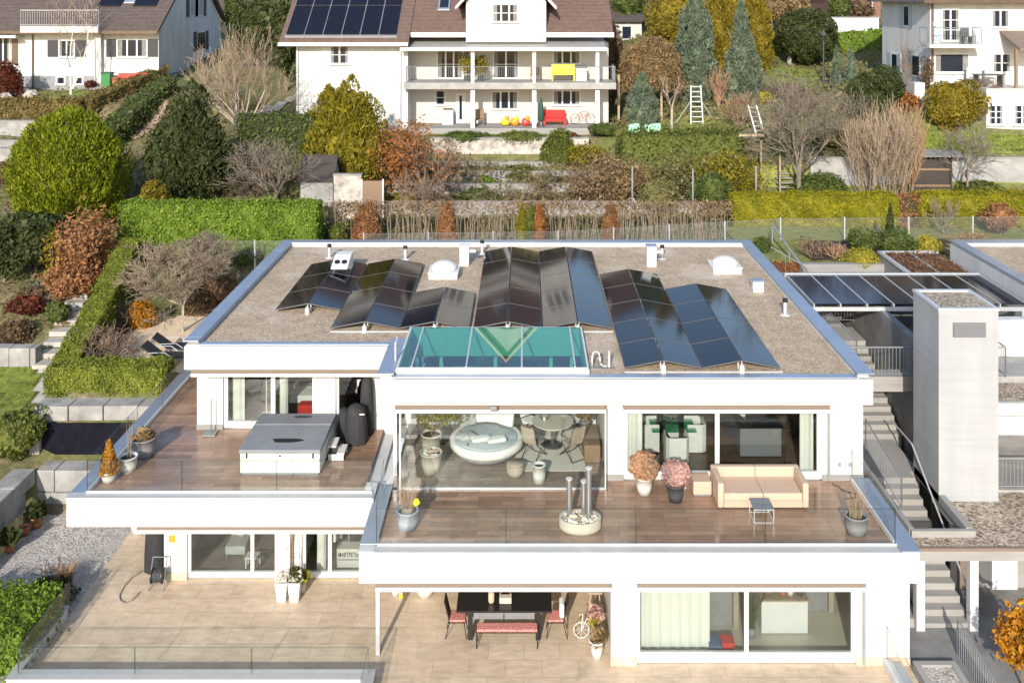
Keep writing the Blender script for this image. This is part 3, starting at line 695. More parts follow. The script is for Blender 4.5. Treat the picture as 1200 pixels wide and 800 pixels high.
# walls, lower storey
part('wall', 'white_render', (-10.2,-9.56,26.6,26.9,0,2.6), (-6.98,-6.3,26.6,26.9,0,2.6), (-10.2,-9.9,26.9,38.0,0,2.6),
     (2.15,2.78,23.2,23.5,0,2.42), (8.22,9.53,23.2,23.5,0,2.42), (9.23,9.53,23.5,38.0,0,2.42))
part('skirting', 'beige_tile', (2.14,2.79,23.17,23.2,0.005,.2), (8.21,9.535,23.17,23.2,0.005,.2), (-10.21,-9.55,26.57,26.6,0.005,.2))
window(HOUSE,-9.56,-6.98,0.02,2.5,26.68,(-7.72,),0.1,name='window',bot=0.16)
window(HOUSE,-6.3,-3.75,0.02,2.5,26.68,(-5.52,),0.1,name='terrace_door',bot=0.16)
window(HOUSE,2.78,8.22,0.02,2.42,23.28,(5.52,),0.1,name='window',bot=0.24)
part('corner_post', 'alu', (-3.72,-3.62,23.55,23.65,0.004,2.4), bevel=0.004)
part('downpipe', 'awning_taupe', (-6.62,-6.52,26.54,26.6,0.1,2.5)); part('downpipe', 'steel_grey', (8.36,8.42,23.12,23.18,0.05,2.3)); part('downpipe', 'steel_grey', (8.42,8.48,25.98,26.04,3.12,5.4))
part('inside_wall', 'wall_inside', (-9.9,9.23,30.5,30.6,0,2.4), (-3.72,-3.6,26.9,30.5,0,2.4), (2.2,2.32,23.5,30.5,0,2.4), (-6.5,-6.4,26.95,30.5,0,2.4))
m = MB(); m.sheet(-9.9,-3.72,26.72,30.5,.03); m.build('room_floor', 'floor_grey', HOUSE)
m = MB(); m.sheet(2.32,9.22,23.4,30.5,.03); m.build('room_floor', 'floor_pale', HOUSE)
# curtains behind the big panes
def curtain(x0, x1, Y, z0, z1, n=None, amp=0.05):
    n = n or max(6, int((x1-x0)/0.05)); m = MB(); ys = [Y+amp*math.sin(i*1.25) for i in range(n+1)]
    vs = []; fs = []
    for i in range(n+1):
        x = x0+(x1-x0)*i/n; vs += [(x,ys[i],z0),(x,ys[i],z1),(x,ys[i]+.012,z0),(x,ys[i]+.012,z1)]
    for i in range(n):
        a = 4*i; b = a+4; fs += [(a,b,b+1,a+1),(b+2,a+2,a+3,b+3)]
    m.add(vs, fs).build('curtain', 'curtain', HOUSE, smooth=True)
curtain(2.9,3.32,26.38,3.1,5.4); curtain(7.75,8.14,26.38,3.1,5.4); curtain(-9.06,-8.7,29.2,3.28,5.4); curtain(-7.6,-7.35,29.2,3.28,5.4)
curtain(2.95,4.7,23.75,.04,2.4, amp=.03); curtain(-5.95,-5.7,27.0,.04,2.4)
part('wall_lamp', 'grey_metal', (-.9,-.72,25.2,25.3,5.38,5.5), bevel=.01)
part('wall_socket', 'steel_grey', (8.7,8.8,26.03,26.05,3.5,3.6)); part('wall_socket', 'steel_grey', (9.0,9.1,26.03,26.05,3.5,3.6))
# roof glazing over the loggia
sk = part('roof_light', 'white_render', (-3.5,1.78,25.52,25.66,6.2,6.38), (-3.5,1.78,28.7,28.84,6.2,6.38), (-3.5,-3.4,25.66,28.7,6.2,6.38), (1.68,1.78,25.66,28.7,6.2,6.38))
MB().box(-3.44,1.72,25.6,28.76,6.384,6.396).build('pane', 'glass_teal', sk)
fr = MB()
for x in (-3.07,-1.58,-.06,1.4): fr.box(x-.022,x+.022,25.58,28.78,6.398,6.43)
fr.box(-3.46,1.74,25.56,25.6,6.384,6.42); fr.build('frame', 'alu', sk, bevel=.006)
MB().box(-2.0,-1.45,26.4,26.6,5.9,6.05).build('lamp_box', 'white_paint', sk)
# ground sheets round the house
m = MB(); m.sheet(-12.15,9.53,12,31.0,0.0); tag(m.build('lower_terrace', 'beige_tile', origin=(0,0,0)), kind='structure')
m = MB(); m.sheet(-15.7,-12.15,16,30.1,-0.02); tag(m.build('gravel_bed', 'bed_gravel', origin=(0,0,0)), kind='structure')
drape('sand_garden', [(-15.9,33.2),(-12.1,33.2),(-10.05,33.2),(-10.05,40.6),(-13.0,40.6),(-16.2,37)], 'sand', 0.04)
# ---------------------------------------------------------------- glass balustrades
def balustrade(label, pts, z0, h, pane=3.0, cat='balustrade', rail=False):
    root = thing('glass_balustrade', (pts[0][0],pts[0][1],z0), label, cat)
    for (ax,ay),(bx,by) in zip(pts[:-1],pts[1:]):
        L = math.hypot(bx-ax,by-ay); n = max(1, round(L/pane)); ux,uy = (bx-ax)/L,(by-ay)/L
        for k in range(n):
            s0 = L*k/n+.008; s1 = L*(k+1)/n-.008; t = .009
            q = [(ax+ux*s0-uy*t,ay+uy*s0+ux*t),(ax+ux*s0+uy*t,ay+uy*s0-ux*t),(ax+ux*s1+uy*t,ay+uy*s1-ux*t),(ax+ux*s1-uy*t,ay+uy*s1+ux*t)]
            p = MB().prism(q, z0, z0+h).build('pane', 'glass_rail', root)
            e = MB(); e.prism([(x,y) for x,y in q], z0+h+.001, z0+h+.012)
            for s in (s0,s1): e.box(ax+ux*s-.008,ax+ux*s+.008,ay+uy*s-.008,ay+uy*s+.008,z0,z0+h)
            e.build('edge_trim', 'glass_edge', p)
    return root
balustrade('glass balustrade along the front and left edge of the hot tub terrace', [(-11.64,32.8),(-11.64,25.01),(-4.06,25.01)], 3.36, .8)
balustrade('glass balustrade round three sides of the sofa terrace', [(-3.78,25.4),(-3.6,22.88),(9.05,22.88),(9.05,25.9)], 3.2, .84, 3.1)
balustrade('low glass balustrade on the left half of the lower terrace', [(-12.1,25.0),(-12.1,22.45),(-3.72,22.45),(-3.72,18)], .34, .62)
part('terrace_curb', 'white_render', (-12.3,-3.6,22.3,22.42,-1,.3), (-12.3,-12.15,22.42,25.0,-1,.3), (-3.72,-3.6,16,22.3,-1,.3), (-12.15,-3.85,22.42,22.62,0,.2))
part('curb_coping', 'coping_pale', (-12.33,-3.57,22.28,22.62,.302,.325), (-12.33,-12.1,22.62,25.0,.302,.325), (-3.85,-3.57,16,22.28,.302,.325))
balustrade('short glass balustrade beside the lower right wall and the steps', [(8.95,19.0),(8.95,23.15)], .2, .8)
part('terrace_curb', 'white_render', (8.86,9.04,18,23.15,-.4,.2)); part('curb_coping', 'coping_metal', (9.05,9.3,18,23.15,.1,.13))
# ---------------------------------------------------------------- solar panels
ORD = ['front','second','third','fourth','rearmost']
def solar(x0, x1, y0, z0, z1, label):
    root = thing('solar_module', ((x0+x1)/2,y0+.86,6.2), label, 'solar panel', 'solar panels on the gravel roof')
    g = .012; L = 1.72; t = .035
    def slab(a,b,y,yy,lo,hi):
        f = lambda x: z0+(z1-z0)*(x-x0)/(x1-x0)
        m = MB(); m.add([(a,y,f(a)+lo),(b,y,f(b)+lo),(b,yy,f(b)+lo),(a,yy,f(a)+lo),(a,y,f(a)+hi),(b,y,f(b)+hi),(b,yy,f(b)+hi),(a,yy,f(a)+hi)],
              [(3,2,1,0),(4,5,6,7),(0,1,5,4),(1,2,6,5),(2,3,7,6),(3,0,4,7)]); return m
    slab(x0+g,x1-g,y0+g,y0+L-g,-t,0).build('frame','panel_frame',root)
    slab(x0+g+.012,x1-g-.012,y0+g+.012,y0+L-g-.012,.001,.004).build('solar_glass','solar_glass',root)
    lo = min(z0,z1); xl = x0 if z0 < z1 else x1
    xx = x1 if z0 < z1 else x0; s = -1 if xx == x1 else 1
    for q in (.2,1.45): MB().box(min(xx+s*.03,xx+s*.07),max(xx+s*.03,xx+s*.07),y0+q,y0+q+.05,6.21,max(z0,z1)-t-.008).build('bracket','alu',root)
def bank(x0, cols, where):
    for c,(y0,n) in enumerate(cols):
        up = (c % 2 == 0); a = x0+c*1.075
        cn = ['first','second','third','fourth','fifth','sixth'][c]
        for r in range(n):
            pos_ = ORD[r] if r < n-1 else 'rearmost'
            solar(a, a+1.075, y0+r*1.745, 6.33 if up else 6.53, 6.53 if up else 6.33,
                  f'{pos_} dark solar panel in the {cn} column of the bank {where}')
bank(-8.12, [(30.6,3),(30.6,3),(28.9,4),(28.9,4),(28.9,2),(28.9,2)], 'by the twin-flue chimney')
bank(-1.57, [(28.9,5)]*4, 'behind the roof glazing')
bank(2.76, [(25.8,5),(25.8,5),(25.8,4),(25.8,4)], 'nearest the right roof edge')
def foot(x, y, label):
    root = thing('mounting_foot',(x,y,6.2),label,'mount','mounting feet in front of the solar panels')
    MB().cyl((x,y-.06,6.206),(x,y-.06,6.4),.075,.07,12).build('ballast','pot_white',root); MB().cyl((x,y-.06,6.4),(x,y-.06,6.45),.05,.03,8).build('cap','alu',root)
for i,(x,y) in enumerate([(-7.05,30.6),(-4.9,28.9),(-2.74,28.9),(-.5,28.9),(1.66,28.9),(3.83,25.8),(5.98,25.8)]):
    foot(x,y,'white mounting foot at the front '+['of the black and blue left bank ridge','below the second ridge of the left bank','below the third ridge of the left bank','behind the left half of the roof glazing','behind the right end of the roof glazing','of the first ridge near the hose','of the last ridge nearest the right roof edge'][i])
rl = MB()
for x0,x1,y in ((-5.95,2.75,28.84),(2.76,7.1,25.74)): rl.box(x0,x1,y,y+.05,6.21,6.25)
rl.build('mounting_rail','alu',HOUSE)
# ---------------------------------------------------------------- things on the roof
def roof_at(px,py,z=6.21): return P(px,py,z)
def twin_chimney():
    x,y = roof_at(402,322); r = thing('twin_flue_chimney',(x,y,6.2),'white twin-flue vent chimney with two round openings standing among the left solar panels','chimney')
    MB().box(x-.3,x+.3,y,y+.5,6.21,6.95).build('shaft','white_paint',r,bevel=.02)
    m = MB(); m.xprism([(y-.75,6.62),(y-.02,6.9),(y-.02,6.94),(y-.78,6.66)],x-.3,x+.3); m.build('sloped_hood','white_paint',r,bevel=.01)
    for s in (-.13,.13):
        m = MB(); m.cyl((x+s,y-.42,6.785),(x+s,y-.44,6.83),.1,.1,14); m.build('flue_opening','black_metal',r)
        m = MB(); m.box(x+s-.07,x+s+.07,y-.03,y-.004,6.74,6.84); m.build('vent_slot','black_metal',r)
twin_chimney()
def vent_box(px,py,label,w=.36,h=.75,pipe=True,cap='white_paint'):
    x,y = roof_at(px,py); r = thing('vent_box',(x,y,6.2),label,'roof vent')
    MB().box(x-w/2,x+w/2,y,y+w*.9,6.21,6.21+h).build('housing','white_paint',r,bevel=.02)
    MB().box(x-w/2-.03,x+w/2+.03,y-.03,y+w*.9+.03,6.215+h,6.26+h).build('cap',cap,r,bevel=.01)
    if pipe: MB().cyl((x+w/2,y+.15,6.75),(x+w/2+.25,y+.15,6.75),.07,.07,10).build('side_pipe','alu',r)
vent_box(544,312,'white box vent with a side pipe left of the middle solar bank')
vent_box(764,313,'white box vent with a blue-grey cap behind the right solar bank',cap='coping_metal')
vent_box(889,343,'short white box vent near the right roof edge',w=.36,h=.36,pipe=False,cap='coping_metal')
def dome(px,py,label,w=1.05):
    x,y = roof_at(px,py); r = thing('dome_rooflight',(x,y,6.2),label,'rooflight')
    MB().box(x-w/2,x+w/2,y,y+w,6.21,6.42).build('curb','pot_white',r,bevel=.015)
    m = MB(); m.box(x-w/2-.03,x+w/2+.03,y-.03,y+w+.03,6.425,6.47); m.build('frame','white_paint',r,bevel=.01)
    m = MB(); m.lathe(x,y+w/2,[(w*.47*math.cos(t),6.475+.3*math.sin(t)) for t in [k*math.pi/16 for k in range(8)]]+[(.01,6.775)],20); m.build('dome','pot_white',r,smooth=True)
dome(519,328,'white domed rooflight between the left and middle solar banks'); dome(853,322,'white domed rooflight near the rear right roof corner')
def pipe(px,py,label,h=.42):
    x,y = roof_at(px,py); r = thing('vent_pipe',(x,y,6.2),label,'vent pipe')
    MB().cyl((x,y,6.21),(x,y,6.21+h),.06,.06,12).build('tube','alu',r); MB().cyl((x,y,6.215+h),(x,y,6.32+h),.085,.085,12).build('cap','black_metal',r)
    MB().cyl((x,y,6.208),(x,y,6.225),.16,.14,14).build('collar','pot_white',r)
for a in ((386,302,'small grey vent pipe with black cap left of the twin-flue chimney'),(475,304,'small grey vent pipe with black cap behind the left solar bank'),(565,297,'small grey vent pipe with black cap by the rear roof edge'),
          (776,303,'short black vent pipe beside the capped box vent'),(920,369,'thin grey vent pipe standing alone near the right roof edge')): pipe(*a)
x,y = roof_at(694,432); r = thing('bent_pipe',(x,y,6.2),'pale bent swan-neck pipe beside the roof glazing','pipe')
pts = [(x,y,6.21),(x,y,6.58),(x+.03,y,6.66),(x+.1,y,6.69),(x+.18,y,6.66),(x+.2,y,6.55),(x+.23,y,6.36),(x+.3,y,6.28),(x+.42,y,6.29)]
MB().tube(pts,.026,8).build('tube','alu',r,smooth=True); MB().cyl((x+.47,y,6.26),(x+.47,y,6.72),.04,.025,8).build('valve','alu',r)
MB().box(x-.06,x+.6,y-.08,y+.08,6.208,6.25).build('base','concrete_dark',r)
x,y = roof_at(464,430); r = thing('pipe_stub',(x,y,6.2),'short bent grey pipe at the left corner of the roof glazing','pipe')
MB().tube([(x-.02,y+.05,6.21),(x-.02,y+.05,6.85),(x,y+.3,6.92)],.03,8).build('tube','alu',r)
MB().cyl((x-.02,y+.05,6.208),(x-.02,y+.05,6.24),.08,.07,10).build('collar','black_metal',r)
# ---------------------------------------------------------------- sofa terrace
def pot(name,label,x,y,z,r,h,mat,taper=.72,cat='pot',rim=.02):
    root = thing(name,(x,y,z),label,cat)
    MB().lathe(x,y,[(r*taper,z+.004),(r*(taper+.16),z+h*.45),(r,z+h-.03),(r+rim,z+h-.03),(r+rim,z+h),(r-.02,z+h),(r-.03,z+h-.07),(.02,z+h-.07)],24).build('pot_body',mat,root,smooth=True)
    MB().lathe(x,y,[(r-.035,z+h-.068),(.01,z+h-.055)],18).build('soil','soil',root); return root
def flower_ball(root,x,y,z,r,mat,n=2600,leaf=.035,rz=None):
    rng = rngn(); p,nn = crown_pts('globe',n,rng); p[:,2] = (p[:,2]-.5)*2; p = p*(1+.10*wob3(p,rng,3,7)+.05*wob3(p,rng,9,16))[:,None]
    q = leaf_quads(p*np.array([r,r,rz or r*.85])+np.array([x,y,z]),nn,leaf,rng,.7,.8)
    q = np.concatenate([q, leaf_quads(p[:500]*np.array([r,r,r*.85])*.75+np.array([x,y,z]),nn[:500],leaf*3,rng,.4,.9)])
    quad_mesh('flowers',q,mat,root)
x,y = P(756,582,3.1); r = pot('flower_pot','white pot with a round copper-pink hydrangea on the sofa terrace',x,y+.2,3.1,.24,.46,'pot_white'); flower_ball(r,x,y+.2,3.84,.38,'leaf_rosegold')
x,y = P(793,591,3.1); r = pot('flower_pot','dark grey pot with a round pink hydrangea on the sofa terrace',x,y+.2,3.1,.24,.46,'charcoal'); flower_ball(r,x,y+.2,3.82,.39,'leaf_pink')
def blades(root,x,y,z,r,h,mat,n=90,lean=.35,name='grasses',w=.006):
    rng = rngn(); segs = []
    for i in range(n):
        a = rng.uniform(0,6.28); q = r*.7*rng.random()**.5; l = lean*rng.uniform(.2,1); hh = h*rng.uniform(.6,1.05)
        p0 = (x+q*math.cos(a),y+q*math.sin(a),z); p1 = (x+(q+l*hh*.4)*math.cos(a),y+(q+l*hh*.4)*math.sin(a),z+hh*.6); p2 = (x+(q+l*hh)*math.cos(a),y+(q+l*hh)*math.sin(a),z+hh)
        segs += [(p0,p1,w,w*.8),(p1,p2,w*.8,w*.3)]
    seg_mesh(name,segs,mat,root)
x,y = P(1008,632,3.1); r = pot('grass_pot','grey pot of dry grass in the right corner of the sofa terrace',x,y+.3,3.1,.27,.46,'planter_grey',.85); blades(r,x,y+.3,3.5,.22,.62,'twig_tan')
x,y = P(476,625,3.1); r = pot('grass_pot','blue-grey pot of dry grass and a yellow bloom at the left of the sofa terrace',x,y+.28,3.1,.27,.46,'planter_blue_grey',.85); blades(r,x,y+.28,3.5,.2,.75,'twig_tan')
MB().ball((x+.22,y+.25,3.75),.09,n=10,m=7,jit=.2).build('bloom','yellow_plastic',r)
def sofa():
    r = thing('sofa',(6.3,25.1,3.1),'peach two-seat outdoor sofa facing out on the brown terrace','sofa')
    z=3.1; x0,x1,y0,y1 = 5.08,7.46,24.57,25.62
    MB().box(x0+.16,x1-.16,y0+.004,y1-.17,z+.05,z+.22).build('base','peach_fabric',r,bevel=.015)
    for a,b in ((x0+.165,6.268),(6.276,x1-.165)): MB().box(a,b,y0,y1-.175,z+.225,z+.42).build('seat_cushion','peach_fabric',r,bevel=.03)
    for a,b in ((x0,6.268),(6.276,x1)): MB().box(a,b,y1-.165,y1,z+.05,z+.68).build('backrest','peach_fabric',r,bevel=.025)
    MB().box(x0,x0+.155,y0,y1-.17,z+.05,z+.68).build('armrest','peach_fabric',r,bevel=.025); MB().box(x1-.155,x1,y0,y1-.17,z+.05,z+.68).build('armrest','peach_fabric',r,bevel=.025)
    for a in (x0+.08,x1-.08):
        for b in (y0+.08,y1-.08): MB().cyl((a,b,z+.003),(a,b,z+.052),.025).build('foot','grey_metal',r)
sofa()
r = thing('ottoman',(4.83,25.45,3.1),'peach cube ottoman left of the sofa','ottoman')
MB().box(4.55,5.04,25.2,25.7,3.15,3.5).build('cushion','peach_fabric',r,bevel=.02); MB().box(4.58,5.01,25.23,25.67,3.103,3.15).build('plinth','grey_metal',r)
r = thing('side_table',(6.12,24.15,3.1),'small metal side table with a grey glass top in front of the sofa','table')
MB().box(5.86,6.38,23.92,24.44,3.46,3.475).build('tabletop','tub_cover',r)
m = MB()
for a in (5.87,6.37): m.tube([(a,23.93,3.455),(a,23.93,3.115),(a,24.43,3.115),(a,24.43,3.455)],.012,6)
m.tube([(5.87,23.93,3.115),(6.37,23.93,3.115)],.012,6); m.tube([(5.87,24.43,3.115),(6.37,24.43,3.115)],.012,6); m.tube([(5.87,23.93,3.44),(6.37,23.93,3.44),(6.37,24.43,3.44),(5.87,24.43,3.44),(5.87,23.93,3.44)],.012,6)
m.build('frame','alu',r)
x,y = P(681,629,3.1); y += .42
r = thing('tube_fountain',(x,y,3.1),'oval grey basin of pale pebbles with three upright steel tubes','fountain')
MB().lathe(x,y,[(.5,3.104),(.53,3.15),(.53,3.38),(.47,3.38),(.46,3.3),(.01,3.3)],28,1.0,.72).build('basin','planter_beige',r,smooth=False)
rng = random.Random(4); m = MB()
for i in range(70):
    a = rng.uniform(0,6.28); q = .42*rng.random()**.5; s = rng.uniform(.03,.085); m.ball((x+q*math.cos(a),y+q*.7*math.sin(a),3.33+s*.5),s,s*.8,s*.6,7,5,.15)
m.build('pebbles','river_stones',r,smooth=True)
for dx,dy,h in ((-.27,.08,1.18),(.1,.12,1.1),(.22,-.02,1.5)): MB().cyl((x+dx,y+dy,3.3),(x+dx,y+dy,3.1+h),.07,.07,16).build('tube','steel',r,smooth=False); MB().cyl((x+dx,y+dy,3.101+h),(x+dx,y+dy,3.125+h),.085,.085,16).build('tube_cap','alu',r)
tag(MB().tube([(8.5,25.9,3.112),(8.7,25.5,3.112),(8.95,25.35,3.112),(8.9,25.15,3.112),(8.6,25.1,3.112)],.012,6).build('power_cable','charcoal'),'thin dark cable lying on the terrace by the right wall','cable')
# ---------------------------------------------------------------- loggia behind the glass
r = pot('plant_pot','beige pot with a bushy green plant inside the glazed loggia',-2.72,27.55,3.11,.3,.62,'planter_beige')
q = rngn(); p,nn = crown_pts('lobed',2600,q)
quad_mesh('foliage',leaf_quads(p*np.array([1.05,.6,1.5])+np.array([-2.35,27.8,3.62]),nn,.06,q),'leaf_olive',r); seg_mesh('stem',[((-2.72,27.55,3.65),(-2.6,27.6,4.4),.03,.015)],'bark',r)
r = pot('stone_pot','beige pot topped with pebbles just behind the loggia glass',-2.62,26.5,3.11,.3,.58,'planter_beige'); m = MB()
for i in range(40): a = random.uniform(0,6.28); k = .25*random.random()**.5; m.ball((-2.62+k*math.cos(a),26.5+k*math.sin(a),3.66),.05,.04,.03,7,5)
m.build('pebbles','river_stones',r,smooth=True)
def daybed():
    x,y,z = -1.1,27.7,3.11
    r = thing('daybed',(x,y,z),'round white daybed heaped with pale cushions in the glazed loggia','daybed')
    MB().lathe(x,y,[(.85,z+.005),(.95,z+.12),(.98,z+.2)],30).build('base','planter_grey',r,smooth=True)
    MB().lathe(x,y,[(1.0,z+.2),(1.08,z+.26),(1.08,z+.42),(1.0,z+.47),(.93,z+.45)],34).build('mattress','white_fabric',r,smooth=True); MB().lathe(x,y,[(.92,z+.452),(.88,z+.475),(.02,z+.48)],34).build('top_pad','daybed_fabric',r,smooth=True)
    for i,(dx,dy,rz,t) in enumerate([(-.55,.5,.5,'grey_fabric'),(-.2,.72,.2,'white_fabric'),(.2,.7,-.2,'white_fabric'),(.5,.5,-.6,'white_fabric')]):
        m = MB().at(x+dx,y+dy,z+.53,rz); m.add([(-.27,-.02,0),(.27,-.02,0),(.27,.14,0),(-.27,.14,0),(-.25,.14,.46),(.25,.14,.46),(.25,.24,.46),(-.25,.24,.46)],[(3,2,1,0),(4,5,6,7),(0,1,5,4),(1,2,6,5),(2,3,7,6),(3,0,4,7)]); m.build('cushion',t,r,bevel=.06)
    for dx,dy in ((-.15,-.45),(.3,-.5)): m = MB().at(x+dx,y+dy,z+.56,.3); m.box(-.28,.28,-.14,.14,-.03,.09); m.build('cushion','white_fabric',r,bevel=.055)
    m = MB(); m.tube([(x-.55,y-.75,z+.5),(x-.55,y-.75,z+.6)],.02); m.ball((x-.6,y-.2,z+.56),.32,.28,.1,10,6,.15); m.build('throw','grey_fabric',r)
daybed()
r = thing('stool',(-.25,26.35,3.11),'low brown woven stool behind the loggia glass','stool')
MB().lathe(-.25,26.35,[(.2,3.115),(.24,3.2),(.24,3.4)],20).build('base','taupe_fabric',r,smooth=True); MB().lathe(-.25,26.35,[(.245,3.402),(.23,3.45),(.02,3.46)],20).build('cushion','taupe_fabric',r,smooth=True)
m = MB(); m.box(-.25,1.75,26.55,29.2,3.112,3.124); tag(m.build('rug','rug'),'pale rug under the round table in the loggia','rug')
def round_table():
    x,y,z = .86,28.05,3.124; r = thing('round_table',(x,y,z),'round pale table among folding chairs in the loggia','table')
    MB().lathe(x,y,[(.6,z+.7),(.62,z+.72),(.62,z+.745),(.02,z+.75)],32).build('tabletop','planter_beige',r,smooth=False)
    m = MB(); m.cyl((x,y,z+.03),(x,y,z+.7),.06,.05,10); m.build('column','charcoal',r); MB().cyl((x,y,z+.003),(x,y,z+.03),.3,.28,18).build('foot','charcoal',r)
    t = thing('table_lantern',(x-.25,y,z+.75),'dark ring lantern standing on the round loggia table','lantern'); m = MB()
    pts = [(x-.25+.13*math.cos(a),y,z+.9+.14*math.sin(a)) for a in [k*math.pi/8 for k in range(17)]]; m.tube(pts,.012,6); m.build('ring','black_metal',t); MB().cyl((x-.25,y,z+.752),(x-.25,y,z+.85),.04).build('candle','pot_white',t)
round_table()
def folding_chair(x,y,rz,label,fab):
    z = 3.124; r = thing('folding_chair',(x,y,z),label,'chair','folding chairs at the round loggia table')
    f = lambda : MB().at(x,y,z,rz)
    m = f(); m.box(-.22,.22,-.2,.22,.44,.465); m.build('seat',fab,r,bevel=.01)
    m = f(); m.add([(-.22,.22,.5),(.22,.22,.5),(.22,.36,.98),(-.22,.36,.98),(-.22,.24,.49),(.22,.24,.49),(.22,.38,.97),(-.22,.38,.97)],[(0,1,2,3),(7,6,5,4),(0,4,5,1),(1,5,6,2),(2,6,7,3),(3,7,4,0)]); m.build('backrest',fab,r)
    for s in (-.235,.235):
        m = f(); m.tube([(s,-.3,.01),(s,.2,.46),(s,.37,1.0)],.013,6); m.build('leg','black_metal',r)
        m = f(); m.tube([(s,.32,.01),(s,-.2,.46)],.013,6); m.build('leg','black_metal',r)
    m = f(); m.tube([(-.235,-.3,.012),(.235,-.3,.012)],.012); m.tube([(-.235,.32,.012),(.235,.32,.012)],.012); m.build('crossbar','black_metal',r)
folding_chair(.3,27.35,2.55,'taupe folding chair at the front left of the round loggia table','taupe_fabric')
folding_chair(1.4,27.35,-2.55,'taupe folding chair at the front right of the round loggia table','taupe_fabric')
folding_chair(.2,28.75,.7,'pale folding chair behind left of the round loggia table','white_fabric')
folding_chair(1.5,28.75,-.7,'pale folding chair behind right of the round loggia table','white_fabric')
r = pot('white_planter','white cylindrical planter against the loggia glass',.42,25.95,3.11,.17,.5,'pot_white',.9)
x,y = 1.85,28.6; r = pot('dried_flower_vase','tall vase of brown and cream dried flowers in the loggia corner',x,y,3.11,.14,.5,'planter_grey',cat='vase')
flower_ball(r,x,y,4.15,.36,'leaf_tan',500,.07,.45); blades(r,x,y,3.55,.1,.5,'twig_brown',14,.3,'stems')
r = thing('wooden_cabinet',(1.95,27.6,3.11),'brown wooden cabinet against the right loggia wall','cabinet')
MB().box(1.75,2.2,27.0,28.3,3.13,3.62).build('carcass','wood',r,bevel=.01); MB().box(1.735,1.748,27.03,27.64,3.16,3.6).build('door','wood',r); MB().box(1.735,1.748,27.66,28.27,3.16,3.6).build('door','wood',r)
# ---------------------------------------------------------------- dining room and kitchen, upper floor
def arm_chair(x,y,z,rz,label):
    r = thing('tub_chair',(x,y,z),label,'chair','white tub chairs round the glass dining table'); f = lambda: MB().at(x,y,z,rz)
    m = f(); m.box(-.27,.27,-.27,.2,.02,.46); m.build('seat','white_fabric',r,bevel=.03)
    m = f(); m.prism([(-.33,-.28),(-.275,-.28),(-.275,.205),(.275,.205),(.275,-.28),(.33,-.28),(.33,.16),(.24,.29),(-.24,.29),(-.33,.16)],.02,.84); m.build('backrest','white_fabric',r,bevel=.02)
Zf = 3.062
arm_chair(3.72,28.0,Zf,math.pi/2,'white tub chair at the left of the glass dining table')
arm_chair(5.1,28.0,Zf,-math.pi/2,'white tub chair at the right of the glass dining table')
arm_chair(4.4,27.1,Zf,math.pi,'white tub chair with its back to the big window')
r = thing('dining_table',(4.4,28.2,Zf),'green glass dining table behind the left upper window','table')
MB().box(3.75,5.05,27.4,29.0,Zf+.74,Zf+.755).build('tabletop','glass_table',r); MB().box(4.2,4.6,27.9,28.5,Zf+.004,Zf+.738).build('pedestal','white_paint',r)
r = thing('flower_vase',(4.4,28.1,Zf+.756),'vase of pale flowers on the glass dining table','vase'); MB().lathe(4.4,28.1,[(.06,Zf+.758),(.09,Zf+.85),(.05,Zf+1.0)],14).build('vase_body','glass_table',r,smooth=True); flower_ball(r,4.4,28.1,Zf+1.12,.2,'leaf_blue',260,.05)
r = thing('kitchen_island',(6.85,28.4,Zf),'dark kitchen island behind the right upper window','kitchen island')
MB().box(6.3,7.5,27.35,29.9,Zf+.08,Zf+.9).build('cabinet','grey_metal',r); MB().box(6.34,7.46,27.4,29.85,Zf+.004,Zf+.078).build('plinth','black_metal',r); MB().box(6.25,7.55,27.3,29.95,Zf+.902,Zf+.94).build('worktop','black_gloss',r)
r = thing('flower_vase',(6.55,28.0,Zf+.942),'white lilies in a vase on the dark kitchen island','vase'); MB().lathe(6.55,28.0,[(.05,Zf+.944),(.06,Zf+1.0),(.04,Zf+1.12)],12).build('vase_body','pot_white',r,smooth=True); flower_ball(r,6.55,28.0,Zf+1.24,.15,'rug',120,.05)
r = thing('wall_units',(8.6,30.5,Zf),'tall dark kitchen cabinets along the right wall','kitchen cabinet')
for k in range(4): MB().box(8.45,9.08,28.5+k*1.0,29.49+k*1.0,Zf+.01,Zf+2.1).build('cabinet_unit','black_gloss',r)
# bedroom
r = thing('bed',(-6.95,31.2,3.26),'bed with white linen and red cushions behind the hot tub','bed')
MB().box(-7.55,-6.35,29.9,32.2,3.27,3.55).build('frame','wood_dark',r); MB().box(-7.5,-6.4,29.95,32.15,3.552,3.8).build('mattress','white_fabric',r,bevel=.04); MB().box(-7.52,-6.38,30.6,31.2,3.78,3.83).build('throw','taupe_fabric',r)
MB().box(-7.1,-6.42,29.45,29.85,3.27,3.7).build('cushion','red_fabric',r,bevel=.04)
r = thing('floor_lamp',(-8.2,29.9,3.26),'slim pale floor lamp with crystal drops in the bedroom','lamp')
MB().cyl((-8.2,29.9,3.29),(-8.2,29.9,4.7),.02).build('pole','pot_white',r); MB().cyl((-8.2,29.9,3.265),(-8.2,29.9,3.29),.15,.14,16).build('base','pot_white',r); MB().lathe(-8.2,29.9,[(.25,4.65),(.3,4.75),(.2,5.0),(.05,5.1)],16).build('lamp_shade','glass_clear',r)
